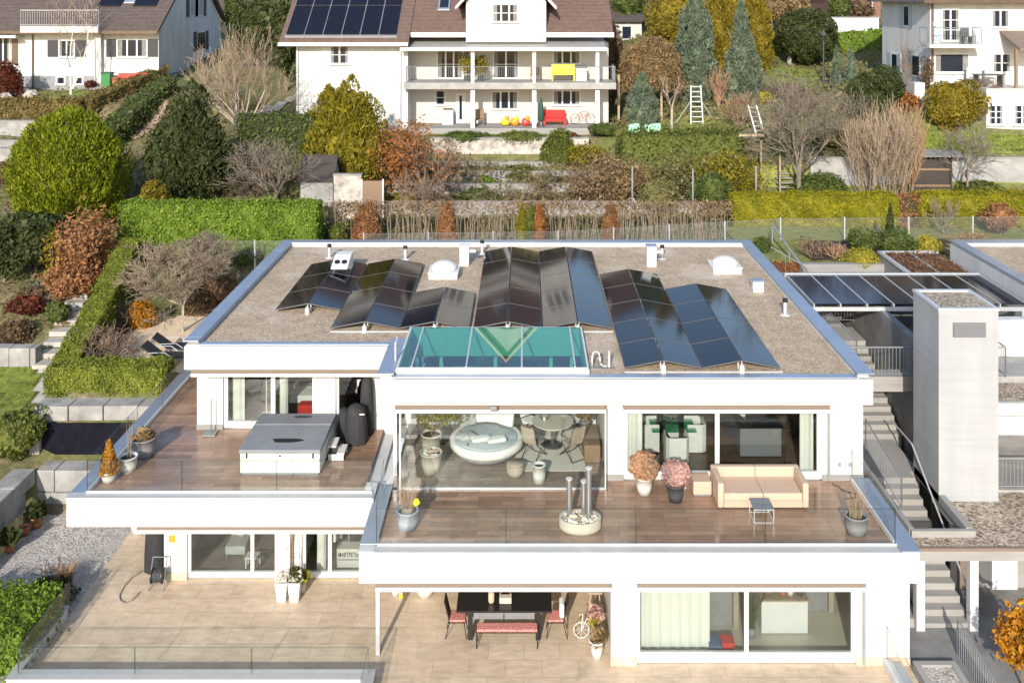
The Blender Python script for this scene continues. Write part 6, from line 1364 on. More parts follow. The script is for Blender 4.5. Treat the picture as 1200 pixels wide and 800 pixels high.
for px in (725,765,775): 
    x = PX(px,62.5); r = thing('arbour_post',(x,62.5,gz(x,62.5)),{725:'slim wooden arbour post nearest the central house',765:'slim wooden arbour post in the middle under the drooping tree',775:'slim wooden arbour post at the right under the drooping tree'}[px],'post'); MB().box(x-.07,x+.07,62.43,62.57,gz(x,62.5)-.1,PZ(88,62.5)).build('post_shaft','wood_light',r); MB().box(x-.1,x+.1,62.4,62.6,PZ(88,62.5)+.002,PZ(88,62.5)+.05).build('cap','wood',r)
g(B,'young_tree','slim bare young tree left of the tripod ladder','tree',787,158,85,40,.45,3,2,2,'twig_tan',.5,1.4,.05,.5,Y=58.5,barkm='bark_pale')
g(B,'dry_shrub','tan leafless shrub right of the tripod ladder','shrub',868,158,108,56,.0,10,2,2,'twig_orange',.5,1.2,.03,.7,Y=59)
g(B,'dry_shrub','reddish leafless shrub between the blue-green cones','shrub',842,118,80,30,.0,9,2,2,'twig_orange',.4,1.4,.03,.5,Y=62.5)
g(B,'dry_shrub','leafless shrub left of the globe yew','shrub',915,120,85,60,.0,9,2,2,'twig_grey',.5,1,.03,.8,Y=63)
g(L,'globe_yew','dark round yew in the right garden','shrub',945,82,12,74,'globe','leaf_dark',.15,Y=72,dens=1.6)
hedge('bright_hedge','bright green hedge behind the round yew',[(PX(890,76),76,gz(19,76)-.2),(PX(1034,76),76,gz(28,76)-.2)],1.3,PZ(38,75.5)-gz(24,76)+.2,'leaf_hedge',.16,1.5)
g(L,'slim_conifer','slim pale green conifer left of the lamp post pair','conifer',980,92,54,14,'cone','leaf_blue',.1,Y=64)
g(L,'slim_conifer','slim pale green conifer beside the white house corner','conifer',997,92,55,16,'cone','leaf_blue',.1,Y=64.3)
g(L,'holly_bush','dense dark green bush in front of the right white house','shrub',1026,150,72,84,'lobed','leaf_dark',.12,Y=55.5,dens=3.2)
g(B,'willow_shrub','tall upright tan shrub of bare orange stems','shrub',1030,232,124,84,.0,24,2,3,'twig_tan',.45,1.7,.026,.5,Y=50.3,bs=.5)
g(B,'willow_shrub','reddish bare shrub leaning behind the tan stems','shrub',1062,225,132,40,.0,16,2,3,'twig_orange',.45,1.7,.022,.5,Y=51,bs=.4)
g(B,'apple_tree','grey spreading bare apple tree left of the tan stems','tree',936,234,100,118,.22,5,4,2,'twig_grey',.62,.7,.08,.8,Y=50.5)
g(B,'apple_tree','small bare apple tree near the wooden shed','tree',1133,232,150,70,.3,4,3,2,'twig_grey',.6,.8,.05,.7,Y=50.6)
g(B,'apple_tree','small bare tree before the right house terrace','tree',1153,160,92,46,.3,4,3,2,'twig_brown',.6,.8,.05,.7,Y=55.8)
g(L,'dwarf_pine','golden dwarf pine beside the terrace of the right house','tree',1117,124,86,78,'lobed','leaf_gold',.12,Y=54.0,dens=1.8,d=1.6)
g(B,'wall_climber','bare climber on the shaded wall of the right house','shrub',1062,98,48,18,.0,4,2,2,'twig_brown',.5,1.6,.03,.5,Y=59.5)
g(L,'wall_climber','brown-leaved climber by the corner of the right house','shrub',1084,98,62,18,'airy','leaf_brown',.1,n=500,Y=57.0)
g(L,'orange_beech','round orange beech before the far right hedge','shrub',1172,285,233,50,'lobed','leaf_beech',.1,Y=44.9)
g(L,'evergreen_bush','green evergreen bush behind the concrete retaining wall','shrub',1012,304,264,50,'lobed','leaf_mid',.09,Y=41.3,dens=2)
g(L,'evergreen_bush','green evergreen bush beside the topiary spiral','shrub',1050,306,266,48,'lobed','leaf_mid',.09,Y=41.1,dens=2)
g(L,'topiary','thin dark topiary spiral above the evergreen bushes','shrub',1043,285,238,9,'flame','leaf_dark',.05,Y=42.6)
g(L,'yellow_shrub','pale yellow shrub right of the evergreen bushes','shrub',1088,298,276,34,'dome','leaf_yellow',.08,Y=41.4)
g(L,'yellow_shrub','low yellow groundcover shrub on top of the retaining wall','shrub',1008,308,291,48,'dome','leaf_yellow',.07,Y=40.4)
g(B,'dry_shrub','brown dry shrub on the left of the retaining wall','shrub',952,308,280,36,.0,9,2,2,'twig_brown',.6,.6,.02,1,Y=40.6,leafmat='leaf_brown',leafn=400,leaf=.06)
g(B,'dry_shrub','thin dry shrub in the middle of the retaining wall','shrub',978,308,284,26,.0,7,2,2,'twig_orange',.6,.8,.02,.8,Y=40.6)
g(L,'green_shrub','green shrub at the rear right roof corner','shrub',892,300,278,30,'dome','leaf_mid',.08,Y=42)
g(B,'dry_shrub','bare grey shrub before the far right hedge','shrub',1108,285,235,36,.0,7,2,2,'twig_grey',.5,1,.02,.7,Y=44.9)
g(B,'dry_shrub','reddish bare shrub at the far right by the neighbour roof','shrub',1140,290,272,60,.0,9,2,2,'twig_orange',.6,.6,.02,1.2,Y=43)
x,y = 12.85,22.2; r = L('amber_shrub','amber-leaved shrub at the bottom right behind the railing','shrub',11.95,22.5,-.03,1.25,1.85,'airy','leaf_amber',.085,n=1300,trunk=.5)
extra = [(655,172,152,44,'dome','leaf_hedge_dull',57.6,'light green mound at the right end of the pale stone slab wall'),(705,160,143,40,'lobed','leaf_mid',59.0,'green mound between the central house and the mint covers'),
 (690,186,168,50,'airy','leaf_olive',56.6,'olive shrub spilling over the terrace wall ends'),(520,203,192,50,'dome','leaf_mid',56.2,'green clump on the uppermost concrete terrace'),(610,203,193,46,'dome','leaf_hedge_dull',56.2,'yellow-green clump on the uppermost concrete terrace'),
 (505,216,204,40,'dome','leaf_hedge_dull',54.5,'light green clump at the left of the second terrace'),(640,218,206,54,'dome','leaf_mid',54.5,'green clump at the right of the second terrace'),(560,234,222,60,'dome','leaf_mid',52.0,'wide green clump on the third terrace'),
 (470,240,226,46,'dome','leaf_olive',50.5,'olive clump under the half-bare hornbeam'),(895,128,108,34,'dome','leaf_yellow',63.5,'bright yellow-green mound right of the second blue-green cone'),(925,116,98,40,'dome','leaf_brown',64.5,'brown mound on the lawn before the round yew'),
 (915,175,150,60,'lobed','leaf_mid',56.0,'green bush behind the apple tree and white garden wall'),(975,180,150,60,'lobed','leaf_hedge_dull',55.0,'light green bush behind the grey apple tree'),(1060,160,108,40,'airy','leaf_orange',55.5,'russet leafy shrub between dark bush and lawn'),
 (960,222,204,70,'dome','leaf_mid',51.0,'low green bush in front of the stained concrete wall'),(1150,224,212,60,'dome','leaf_hedge_dull',50.8,'low light green bush by the small apple tree'),(735,175,150,36,'lobed','leaf_mid',56.6,'green shrub at the left end of the ivy bank'),
 (835,236,200,60,'lobed','leaf_mid',49.3,'green shrub just behind the left end of the yellow hedge'),(770,240,205,60,'lobed','leaf_mixed',49.2,'mottled green-brown shrub between the two tall poles')]
for px,yb,yt,w,st,mt,Y_,lb in extra: g(L,'garden_shrub',lb,'shrub',px,yb,yt,w,st,mt,.11,Y=Y_,dens=1.6,**({'n':1500} if st == 'airy' else {}))
# far slope
far = [(655,25,-15,40,'leaf_brown'),(690,30,-10,40,'leaf_tan'),(560,5,-30,60,'leaf_brown'),(905,40,-15,40,'leaf_tan'),(930,25,-15,40,'leaf_tan'),(1010,30,-12,30,'leaf_brown'),(985,25,-10,30,'leaf_mid'),(235,30,-15,40,'leaf_dark'),(275,40,-14,30,'leaf_mid'),(715,60,20,34,'leaf_brown'),(720,100,60,30,'leaf_red'),(335,45,-15,40,'leaf_dark'),(735,-2,-25,50,'leaf_mid'),(780,-2,-25,40,'leaf_dark')]
nm = {'leaf_brown':'brown','leaf_tan':'tan','leaf_mid':'green','leaf_dark':'dark green','leaf_red':'reddish'}
wh = ['left of the far dark roof','right of the central house roof','above the central house','above the golden trees','left of the far brick building','right of the far brick building','before the far brick building','behind the left house gable','beyond the pruned tree','beside the central house balcony','under the arbour by the central house','behind the ivy-clad tree','above the far dark roof','above the golden arborvitae']
for (px,yb,yt,w,mt),q in zip(far,wh): g(L,'distant_tree',f'distant {nm[mt]} tree {q}','tree',px,yb,yt,w,'lobed',mt,.22,Y=(84 if yb < 45 else 68),trunk=.4)
# ---------------------------------------------------------------- houses on the slope
def win(parent,px0,px1,py0,py1,Y,bars_=0,shut=None,cross=0,axis='x',name='window'):
    """window from its photo outline on a wall facing the valley at distance Y"""
    x0,x1,z0,z1 = PX(px0,Y),PX(px1,Y),PZ(py1,Y),PZ(py0,Y); fr = .07
    f = MB(); y = Y-.06
    for b in ((x0-fr,x0,z0-fr,z1+fr),(x1,x1+fr,z0-fr,z1+fr),(x0,x1,z0-fr,z0),(x0,x1,z1,z1+fr)): f.box(b[0],b[1],y,Y+.02,b[2],b[3])
    for k in range(bars_): xx = x0+(x1-x0)*(k+1)/(bars_+1); f.box(xx-.05,xx+.05,y+.002,Y+.02,z0,z1)
    for k in range(cross): zz = z0+(z1-z0)*(k+1)/(cross+1); f.box(x0,x1,y+.012,Y+.015,zz-.02,zz+.02)
    f = f.build(name,'white_paint',parent); MB().box(x0,x1,Y-.03,Y-.01,z0,z1).build('pane','window_dark',f); MB().box(x0-.12,x1+.12,y-.08,Y,z0-.13,z0-fr-.003).build('sill','pot_white',f)
    for a,b in ((x0,x0+(x1-x0)*.16),(x1-(x1-x0)*.16,x1)): MB().box(a,b,Y-.04,Y-.032,z0,z1).build('curtain','curtain_dim',f)
    if shut:
        w = (x1-x0)*.5 if not isinstance(shut,tuple) else shut[1]; mt = shut if not isinstance(shut,tuple) else shut[0]
        for a in (x0-fr-.02-w,x1+fr+.02): MB().box(a,a+w,Y-.05,Y-.01,z0-.05,z1+.05).build('shutter',mt,parent)
plain('curtain_dim',(.20,.20,.19),.9,var=.2)
m,nt,bs = newmat('window_dark'); bs.inputs['Base Color'].default_value=(.016,.022,.034,1); bs.inputs['Roughness'].default_value=.08; bs.inputs['IOR'].default_value=1.25
def roof_slope(parent,x0,x1,ya,za,yb,zb,mat,t=.22,name='roof'):
    m = MB(); m.xprism([(ya,za),(yb,zb),(yb,zb+t),(ya,za+t)],x0,x1); return m.build(name,mat,parent)
def central():
    Y = 60; r = thing('central_house',(-4,64,8),'white two-storey house with a balcony, brown tiled roof and roof solar collectors','house')
    zb = 7.6; ze = PZ(52,59.6); xl,xm,xr = PX(347,Y),PX(478,Y),PX(716,Y)
    MB().box(xl,xm,Y,72,zb,ze).build('wall','white_render',r); MB().box(xm,xr,61.8,72,zb,ze).build('wall','cream_render',r)
    def f(y): return ze+(y-59.4)*.72
    roof_slope(r,xl-.9,xm+.15,59.3,ze+.05,68,ze+.05+8.7*.72,'roof_tile_brown'); 
    x1,x2 = PX(546,Y),PX(640,Y)
    roof_slope(r,xm+.16,x1-.02,60.2,ze+.6,68,ze+.6+7.8*.72,'roof_tile_brown'); roof_slope(r,x2+.02,xr+.15,60.2,ze+.6,68,ze+.6+7.8*.72,'roof_tile_brown')
    roof_slope(r,xl-.9,xr+.15,76.7,ze+.05,68.01,ze+.05+8.69*.72,'roof_tile_brown')
    for q in ((xl-.95,xm+.1,59.15,59.3,ze-.1,ze+.12),(xm+.17,x1-.03,60.05,60.2,ze+.42,ze+.72),(x2+.03,xr+.2,60.05,60.2,ze+.42,ze+.72)): MB().box(*q).build('gutter','pot_white',r)
    # cross gable with a window
    zp = 19.2; m = MB(); m.yprism([(x1,ze+.1),(x2,ze+.1),(x2,16.2),((x1+x2)/2,zp),(x1,16.2)],60.1,66); m.build('gable_wall','white_render',r)
    m = MB(); xc = (x1+x2)/2
    for a,s in ((x1,-1),(x2,1)): m.yprism([(a+s*.6,15.83),(a+s*.6,16.0),(xc,zp+.35),(xc,zp+.14)],59.6,67)
    m.build('gable_roof','roof_tile_brown',r); m = MB()
    for a,s in ((x1,-1),(x2,1)): m.yprism([(a+s*.58,15.74),(a+s*.58,15.82),(xc,zp+.125),(xc,zp+.02)],59.62,60.09)
    m.build('soffit','white_paint',r); m = MB()
    for a,s in ((x1,-1),(x2,1)): m.yprism([(a+s*.64,15.72),(a+s*.64,15.92),(xc,zp+.26),(xc,zp+.04)],59.5,59.6)
    m.build('verge_board','pot_white',r)
    win(r,578,606,6,25,60.1,2,cross=1)
    # porch roof of zinc
    m = MB(); m.xprism([(59.3,PZ(58,59.3)),(62,ze+.35),(62,ze+.42),(59.3,PZ(58,59.3)+.08)],xm-.4,xr-.35); m.build('porch_roof','zinc',r)
    m = MB(); m.box(xm-.4,xr-.3,59.18,59.3,PZ(60,59.2),PZ(56,59.2)); m.build('gutter','pot_white',r)
    zb1 = PZ(97,59.4); MB().box(xm-.2,PX(722,59.4),59.4,61.8,zb1-.42,zb1).build('balcony_slab','concrete',r)
    MB().box(xm,xr,59.3,61.8,7.6,PZ(150,59.5)).build('porch_floor','concrete_light',r)
    for px in (554,626,700):
        x = PX(px,59.6); MB().box(x-.13,x+.13,59.5,59.76,PZ(151,59.5),zb1-.502).build('column','white_paint',r); MB().box(x-.11,x+.11,59.5,59.72,zb1,PZ(59,59.5)).build('column','white_paint',r)
    Yp = 61.8; s = lambda p: p
    win(r,513,541,60,91,Yp,2,cross=1,name='balcony_door'); win(r,579,607,60,91,Yp,1,cross=1,name='balcony_door'); win(r,649,679,61,74,Yp,2)
    win(r,511,521,107,122,Yp,0,cross=1); win(r,577,606,108,127,Yp,2); win(r,649,679,107,122,Yp,2)
    x0,x1_ = PX(534,Yp),PX(546,Yp); d = MB().box(x0,x1_,Yp-.08,Yp,PZ(147,Yp),PZ(109,Yp)).build('front_door','pot_white',r); MB().box(x0+.25,x0+.42,Yp-.09,Yp-.082,PZ(140,Yp),PZ(112,Yp)).build('door_glass','window_dark',d)
    win(r,388,408,55,74,Y,1,cross=1); f0 = MB().box(PX(377,Y),PX(386,Y),Y-.05,Y,PZ(74,Y),PZ(55,Y)).build('shutter','pot_white',r)
    win(r,381,390,107,114,Y,0); MB().box(PX(378,Y)-.05,PX(378,Y),Y-.06,Y,PZ(123,Y),PZ(105,Y)).build('garage_frame','pot_white',r)
    for px in (348.5,469): MB().cyl((PX(px,59.9),59.9,zb),(PX(px,59.9),59.9,ze),.05).build('downpipe','alu',r)
    # roof window and solar collectors
    yy = 62.6; z = ze+.6+(yy-60.2)*.72+.24; m = MB(); m.xprism([(61.9,z-.45),(63.2,z+.5),(63.2,z+.56),(61.9,z-.39)],PX(513,62),PX(527,62)); q = m.build('roof_window','coping_metal',r)
    m = MB(); m.xprism([(62.05,z-.27),(63.05,z+.45),(63.05,z+.47),(62.05,z-.25)],PX(515,62),PX(525,62)); m.build('pane','window_dark',q)
    n = 6; a0,a1 = PX(334,59.6),PX(465,59.6); w = (a1-a0)/n
    c = MB(); c.xprism([(59.5,ze+.05+.144+.24),(65.0,ze+.05+4.104+.24),(65.0,ze+4.42),(59.5,ze+.46)],a0,a1); c = c.build('collector_field','steel_grey',r)
    for row_,(ya,yb) in enumerate(((59.62,62.1),(62.17,64.6))):
        for k in range(n):
            h = lambda y: ze+.05+(y-59.3)*.72+.335
            m = MB(); m.xprism([(ya,h(ya)),(yb,h(yb)),(yb,h(yb)+.02),(ya,h(ya)+.02)],a0+k*w+.05,a0+(k+1)*w-.03); m.build('pane','pergola_glass',c)
    return zb1
ZB = central()
bars('thin grey railing round the balcony of the central house',[(PX(476,59.45),61.6,ZB),(PX(476,59.45),59.45,ZB),(PX(721,59.45),59.45,ZB),(PX(721,59.45),61.6,ZB)],1.0,step=.14)
def at_porch(px,Y=60.5): return PX(px,Y)
zp_ = PZ(150,59.5)
def small(name,label,cat,px,Y,z): x = PX(px,Y); return thing(name,(x,Y,z),label,cat), x
r,x = small('yellow_bench','bright yellow bench on the balcony of the central house','bench',660,60.6,ZB); MB().box(x-.75,x+.75,60.4,60.9,ZB+.4,ZB+.46).build('seat','yellow_plastic',r); MB().box(x-.75,x+.75,60.88,60.95,ZB+.46,ZB+1.05).build('backrest','yellow_plastic',r)
for a in (-.7,.7): MB().box(x+a-.04,x+a+.04,60.42,60.9,ZB+.004,ZB+.4).build('leg','yellow_plastic',r)
r,x = small('wooden_chair','reddish wooden chair left on the balcony of the central house','chair',627,60.6,ZB); MB().box(x-.3,x+.3,60.3,60.8,ZB+.35,ZB+.4).build('seat','wood',r); MB().box(x-.3,x+.3,60.8,60.86,ZB+.4,ZB+.95).build('backrest','wood',r)
for a in (-.27,.27): MB().box(x+a-.03,x+a+.03,60.32,60.84,ZB+.004,ZB+.35).build('leg','wood',r)
r,x = small('storage_box','pale storage box with a dark lid on the central house balcony','box',681,60.6,ZB); MB().box(x-.35,x+.35,60.3,60.9,ZB+.004,ZB+.85).build('box_body','pot_white',r); MB().box(x-.37,x+.37,60.28,60.92,ZB+.852,ZB+.95).build('lid','charcoal',r)
for px,lb in ((547,'potted palm left of the balcony column'),(563,'potted palm right of the balcony column')):
    r,x = small('potted_palm',lb,'plant',px,60.4,ZB); MB().lathe(x,60.4,[(.14,ZB+.004),(.2,ZB+.35)],12).build('pot_body','charcoal',r); rng = rngn(); p,nn = crown_pts('airy',420,rng); quad_mesh('foliage',leaf_quads(p*np.array([.5,.4,1.5])+np.array([x,60.4,ZB+.35]),nn,.13,rng,1,.3),'leaf_olive',r)
r,x = small('red_sofa','red garden sofa on the porch of the central house','sofa',650,60.8,zp_); MB().box(x-.6,x+.6,60.5,61.1,zp_+.25,zp_+.45).build('seat','red_fabric',r,bevel=.05); MB().box(x-.7,x+.7,61.1,61.25,zp_+.25,zp_+.95).build('backrest','red_fabric',r,bevel=.05)
for a in (-.65,.65): MB().box(x+a-.08,x+a+.08,60.5,61.1,zp_+.004,zp_+.62).build('armrest','red_fabric',r,bevel=.03)
r,x = small('closed_parasol','closed dark green parasol on the porch beside the red sofa','parasol',634,60.2,zp_); MB().lathe(x,60.2,[(.05,zp_+.3),(.2,zp_+.5),(.17,zp_+1.2),(.06,zp_+1.75),(.02,zp_+1.85)],12).build('folded_canopy','dark_green',r,smooth=True); MB().cyl((x,60.2,zp_+.02),(x,60.2,zp_+.32),.03).build('pole','alu',r); MB().cyl((x,60.2,zp_+.004),(x,60.2,zp_+.06),.28,.25,14).build('base','charcoal',r)
r,x = small('garden_chair','orange wooden garden chair on the central porch','chair',562,60.8,zp_); MB().box(x-.28,x+.28,60.5,61.0,zp_+.35,zp_+.4).build('seat','wood',r); MB().box(x-.28,x+.28,61.0,61.08,zp_+.4,zp_+1.0).build('backrest','wood',r)
for a in (-.25,.25): MB().box(x+a-.03,x+a+.03,60.52,61.05,zp_+.004,zp_+.35).build('leg','wood',r)
r,x = small('planter_cabinet','white planter cabinet beside the door of the central house','planter',525,61.2,zp_); MB().box(x-.35,x+.35,60.95,61.5,zp_+.004,zp_+.95).build('box_body','pot_white',r); MB().box(x-.3,x+.3,61.0,61.45,zp_+.952,zp_+1.02).build('soil','leaf_brown',r)
for px,mt,lb in ((592,'yellow_plastic','yellow toy on the central porch'),(603,'orange_paint','orange toy on the central porch'),(616,'red_plastic','pink-red toy heap on the central porch')):
    r,x = small('garden_toy',lb,'toy',px,60.4,zp_); MB().ball((x,60.4,zp_+.25),.3,.22,.24,10,7,.2).build('toy_body',mt,r,smooth=True); MB().ball((x+.12,60.35,zp_+.5),.16,n=8,m=6).build('toy_top','orange_paint' if mt!='orange_paint' else 'yellow_plastic',r,smooth=True)
r,x = small('bicycle','dark bicycle leaning on the right end of the central porch','bicycle',683,61.2,zp_)
for a in (-.5,.5): MB().tube([(x+a+.32*math.cos(t),61.2,zp_+.34+.32*math.sin(t)) for t in [k*math.pi/8 for k in range(17)]],.02,5).build('wheel','black_metal',r)
MB().tube([(x-.5,61.2,zp_+.34),(x-.15,61.2,zp_+.8),(x+.3,61.2,zp_+.8),(x,61.2,zp_+.34),(x-.15,61.2,zp_+.8)],.02).build('frame','red_plastic',r); MB().tube([(x+.5,61.2,zp_+.34),(x+.3,61.2,zp_+.95),(x+.2,61.0,zp_+1.0)],.018).build('fork','steel_grey',r)
# left house
def left_house():
    Y = 66; r = thing('gabled_house',(-34,72,10),'white gabled house with a dark tiled roof and dark shutters at the upper left','house')
    xr = PX(186,Y); xl = -46; zb = 9.0; ze = 14.6; yr,zr = 72.8,19.4; ye = 79.6
    m = MB(); m.xprism([(Y,zb),(Y,ze),(yr,zr),(ye,ze),(ye,zb)],xl,xr); m.build('wall','white_render',r)
    MB().box(xl,xr+.03,Y-.03,ye+.02,zb,PZ(89,Y)).build('basement_band','planter_grey',r)
    sl = (zr-ze)/(yr-Y); roof_slope(r,xl,xr+.35,Y-.9,ze-.9*sl+.1,yr,zr+.1,'roof_tile_dark'); roof_slope(r,xl,xr+.35,ye+.8,ze-.8*sl+.1,yr+.01,zr+.1,'roof_tile_dark')
    MB().box(xl,xr+.3,Y-1.05,Y-.9,ze-.9*sl,ze-.9*sl+.2).build('gutter','gutter',r)
    win(r,70,87,48,66,Y,1,('shutter_dark',.75)); win(r,138,172,47,66,Y,2,('shutter_dark',.7)); win(r,-3,11,45,74,Y,1,name='patio_door'); win(r,67,76,91,98,Y-.03); win(r,88,97,91,98,Y-.03)
    MB().box(PX(14,Y),PX(21,Y),Y-.06,Y-.01,PZ(75,Y),PZ(46,Y)).build('shutter','gutter',r); MB().box(PX(-8,Y),PX(27,Y),Y-1.0,Y-.2,PZ(44,Y),PZ(41,Y)).build('awning_box','alu',r)
    for px in (39,): MB().cyl((PX(px,Y),Y-.1,zb),(PX(px,Y),Y-.1,ze),.05).build('downpipe','gutter',r)
    MB().box(PX(113,Y),PX(121,Y),Y-.35,Y-.02,zb,ze-.1).build('wall','cream_render',r)
    # windows in the side gable
    for y0,y1,z0,z1,sh in ((72.0,73.2,15.0,16.6,1),(73.9,75.1,15.0,16.6,1),(73.6,75.6,12.3,13.8,0)):
        f = MB(); f.box(xr-.02,xr+.05,y0,y1,z0,z1); f = f.build('window','white_paint',r); MB().box(xr+.051,xr+.06,y0+.1,y1-.1,z0+.1,z1-.1).build('pane','window_dark' if not sh else 'grey_fabric',f)
        for a in (y0-.65,y1+.05): MB().box(xr+.001,xr+.06,a,a+.6,z0,z1).build('shutter','shutter_dark',r)
    # balcony let into the roof
    yb = 67.2; zf = 14.5; x0,x1 = PX(25,65),PX(116,65)
    MB().box(x0,x1,64.86,69.5,zf-.45,zf).build('balcony_slab','cream_render',r); MB().box(PX(66,68.6),PX(117,68.6),68.6,71.5,zf,PZ(-4,68.6)).build('dormer_wall','white_render',r)
    MB().box(PX(62,68)-.3,PX(118,68)+.3,68.1,72.0,PZ(0,68.6),PZ(-8,68.6)).build('dormer_roof','pot_white',r)
    win(r,72,90,6,30,68.6,1,name='balcony_door'); win(r,95,110,6,30,68.6,1,name='balcony_door')
    for a,b,k in ((120,146,0),(161,187,0)):
        q = MB(); y0_,y1_ = 67.2,69.6; h = lambda y: ze+(y-Y)*sl+.36
        q.xprism([(y0_,h(y0_)),(y1_,h(y1_)),(y1_,h(y1_)+.08),(y0_,h(y0_)+.08)],PX(a,68),PX(b,68)); q.build('solar_collector','pergola_glass',r)
    q = MB(); q.xprism([(67.6,h(67.6)-.02),(69.3,h(69.3)-.02),(69.3,h(69.3)+.05),(67.6,h(67.6)+.05)],PX(148,68),PX(160,68)); q.build('roof_window','coping_metal',r)
    return zf,x0,x1
zf,x0_,x1_ = left_house()
bars('white bar railing on the roof balcony of the left house',[(x0_,64.92,zf),(x1_,64.92,zf)],1.1,step=.16,mat='pot_white')
gzl = gz(PX(126,65),65)+.05
r,x = small('wheelie_bin','green wheelie bin by the left house wall','bin',126,65,gzl); m = MB(); m.add([(x-.25,64.75,gzl+.05),(x+.25,64.75,gzl+.05),(x+.25,65.2,gzl+.05),(x-.25,65.2,gzl+.05),(x-.32,64.65,gzl+.95),(x+.32,64.65,gzl+.95),(x+.32,65.3,gzl+.95),(x-.32,65.3,gzl+.95)],[(3,2,1,0),(4,5,6,7),(0,1,5,4),(1,2,6,5),(2,3,7,6),(3,0,4,7)]); m.build('bin_body','green_plastic',r); MB().box(x-.34,x+.34,64.62,65.34,gzl+.952,gzl+1.02).build('lid','dark_green',r)
r,x = small('red_bench','red wooden bench and table by the left house','bench',155,65,gzl); MB().box(x-1.0,x+1.0,64.7,65.1,gzl+.42,gzl+.5).build('seat','red_plastic',r); MB().box(x-1.0,x+1.0,65.1,65.18,gzl+.5,gzl+.95).build('backrest','red_plastic',r)
for a in (-.9,.9): MB().box(x+a-.05,x+a+.05,64.72,65.15,gzl+.003,gzl+.42).build('leg','red_plastic',r)
x = PX(136,64.6); pot('terracotta_pot','tall terracotta pot between green bin and red bench',x,64.6,gzl,.28,.7,'terracotta')
# right house
def right_house():
    Y = 57; r = thing('shuttered_house',(30,61,8),'white house with pale blue shutters and a small balcony at the upper right','house')
    xl = PX(1090,Y); ze = PZ(3,Y); zb = 7.4
    MB().box(xl,42,Y,64.6,zb,ze).build('wall','white_render',r)
    m = MB(); m.yprism([(xl-.7,ze),(42,ze),(42,ze+4),(33,ze+6)],Y-.7,65.2); m.build('roof','roof_tile_dark',r); MB().box(xl-.75,42,Y-.85,Y-.7,ze-.05,ze+.15).build('gutter','gutter',r)
    win(r,1104,1123,12,47,Y,1,('shutter_blue',.5),cross=2,name='balcony_door'); win(r,1163,1181,13,31,Y,1,('shutter_blue',.55)); win(r,1096,1134,64,84,Y,0); win(r,1164,1183,64,84,Y,1,cross=1); win(r,1159,1174,124,145,Y,1,cross=2); win(r,1189,1206,124,145,Y,1,cross=2)
    MB().cyl((PX(1091,Y)+.05,Y-.12,PZ(95,Y)),(PX(1091,Y)+.05,Y-.12,ze),.06).build('downpipe','gutter',r)
    # side wall windows
    for y0,y1,z0,z1 in ((60.0,60.9,14.6,16.0),(61.9,62.9,11.3,12.8),(58.4,59.6,11.5,12.9)):
        f = MB(); f.box(xl-.05,xl+.02,y0,y1,z0,z1); f = f.build('window','white_paint',r); MB().box(xl-.06,xl-.051,y0+.1,y1-.1,z0+.1,z1-.1).build('pane','window_dark',f)
        if y0 > 59: 
            for a in (y0-.55,y1+.05): MB().box(xl-.06,xl-.001,a,a+.5,z0,z1).build('shutter','shutter_blue',r)
    zb1 = PZ(52,56.3); MB().box(PX(1087,56),PX(1150,56),55.7,Y,zb1-.2,zb1).build('balcony_slab','pot_white',r)
    zt = PZ(103,55); MB().box(PX(1150,55),42,54.4,Y,7.4,zt).build('terrace','cream_render',r); win(r,1159,1174,124,145,54.4,1,cross=2); win(r,1189,1206,124,145,54.4,1,cross=2)
    MB().box(PX(1071,56),PX(1083,56),55.9,56.6,9.0,PZ(97,56)).build('gate_pier','white_render',r)
    m = MB(); m.xprism([(54.6,PZ(60,54.6)),(Y,PZ(38,Y)),(Y,PZ(36,Y)),(54.6,PZ(57,54.6))],PX(1186,55.5),42); m.build('porch_roof','awning_taupe',r); MB().box(PX(1189,54.8),PX(1192,54.8),54.7,54.85,zt,PZ(58,54.8)).build('porch_post','wood',r)
    return zb1,zt
zb1,zt = right_house()
bars('dark bar railing on the small balcony of the right house',[(PX(1087,55.8),56.9,zb1),(PX(1087,55.8),55.8,zb1),(PX(1150,55.8),55.8,zb1),(PX(1150,55.8),56.9,zb1)],1.0,step=.13)
bars('grey bar railing running down the lawn beside the right house',[(PX(1072,56.5),56.5,gz(PX(1072,56.5),56.5)+.3),(PX(1112,54.5),54.5,gz(PX(1112,54.5),54.5)+.2),(PX(1150,53.4),53.4,gz(PX(1150,53.4),53.4)+.1)],.9,step=.18)
r = thing('balcony_chair',(PX(1133,56.3),56.3,zb1),'dark chair on the small balcony of the right house','chair'); x = PX(1133,56.3); MB().box(x-.25,x+.25,56.1,56.55,zb1+.42,zb1+.46).build('seat','charcoal',r); MB().box(x-.25,x+.25,56.55,56.6,zb1+.46,zb1+.95).build('backrest','charcoal',r)
for a in (-.22,.22): MB().box(x+a-.02,x+a+.02,56.12,56.58,zb1+.003,zb1+.42).build('leg','charcoal',r)
r = thing('terrace_table',(PX(1158,55.5),55.5,zt),'dark garden table on the terrace of the right house','table'); x = PX(1158,55.5); MB().box(x-.8,x+.8,55.1,55.9,zt+.7,zt+.75).build('tabletop','charcoal',r)
for a in (-.7,.7): MB().box(x+a-.04,x+a+.04,55.2,55.8,zt+.004,zt+.7).build('leg','charcoal',r)
for a,lb in ((-.6,'grey garden chair at the left of the dark terrace table'),(.5,'grey garden chair at the right of the dark terrace table')):
    q = thing('terrace_chair',(x+a,56.2,zt),lb,'chair'); MB().box(x+a-.25,x+a+.25,56.0,56.4,zt+.4,zt+.45).build('seat','alu',q); MB().box(x+a-.25,x+a+.25,56.4,56.46,zt+.45,zt+1.1).build('backrest','alu',q); MB().box(x+a-.22,x+a+.22,56.02,56.42,zt+.004,zt+.1).build('base','alu',q)
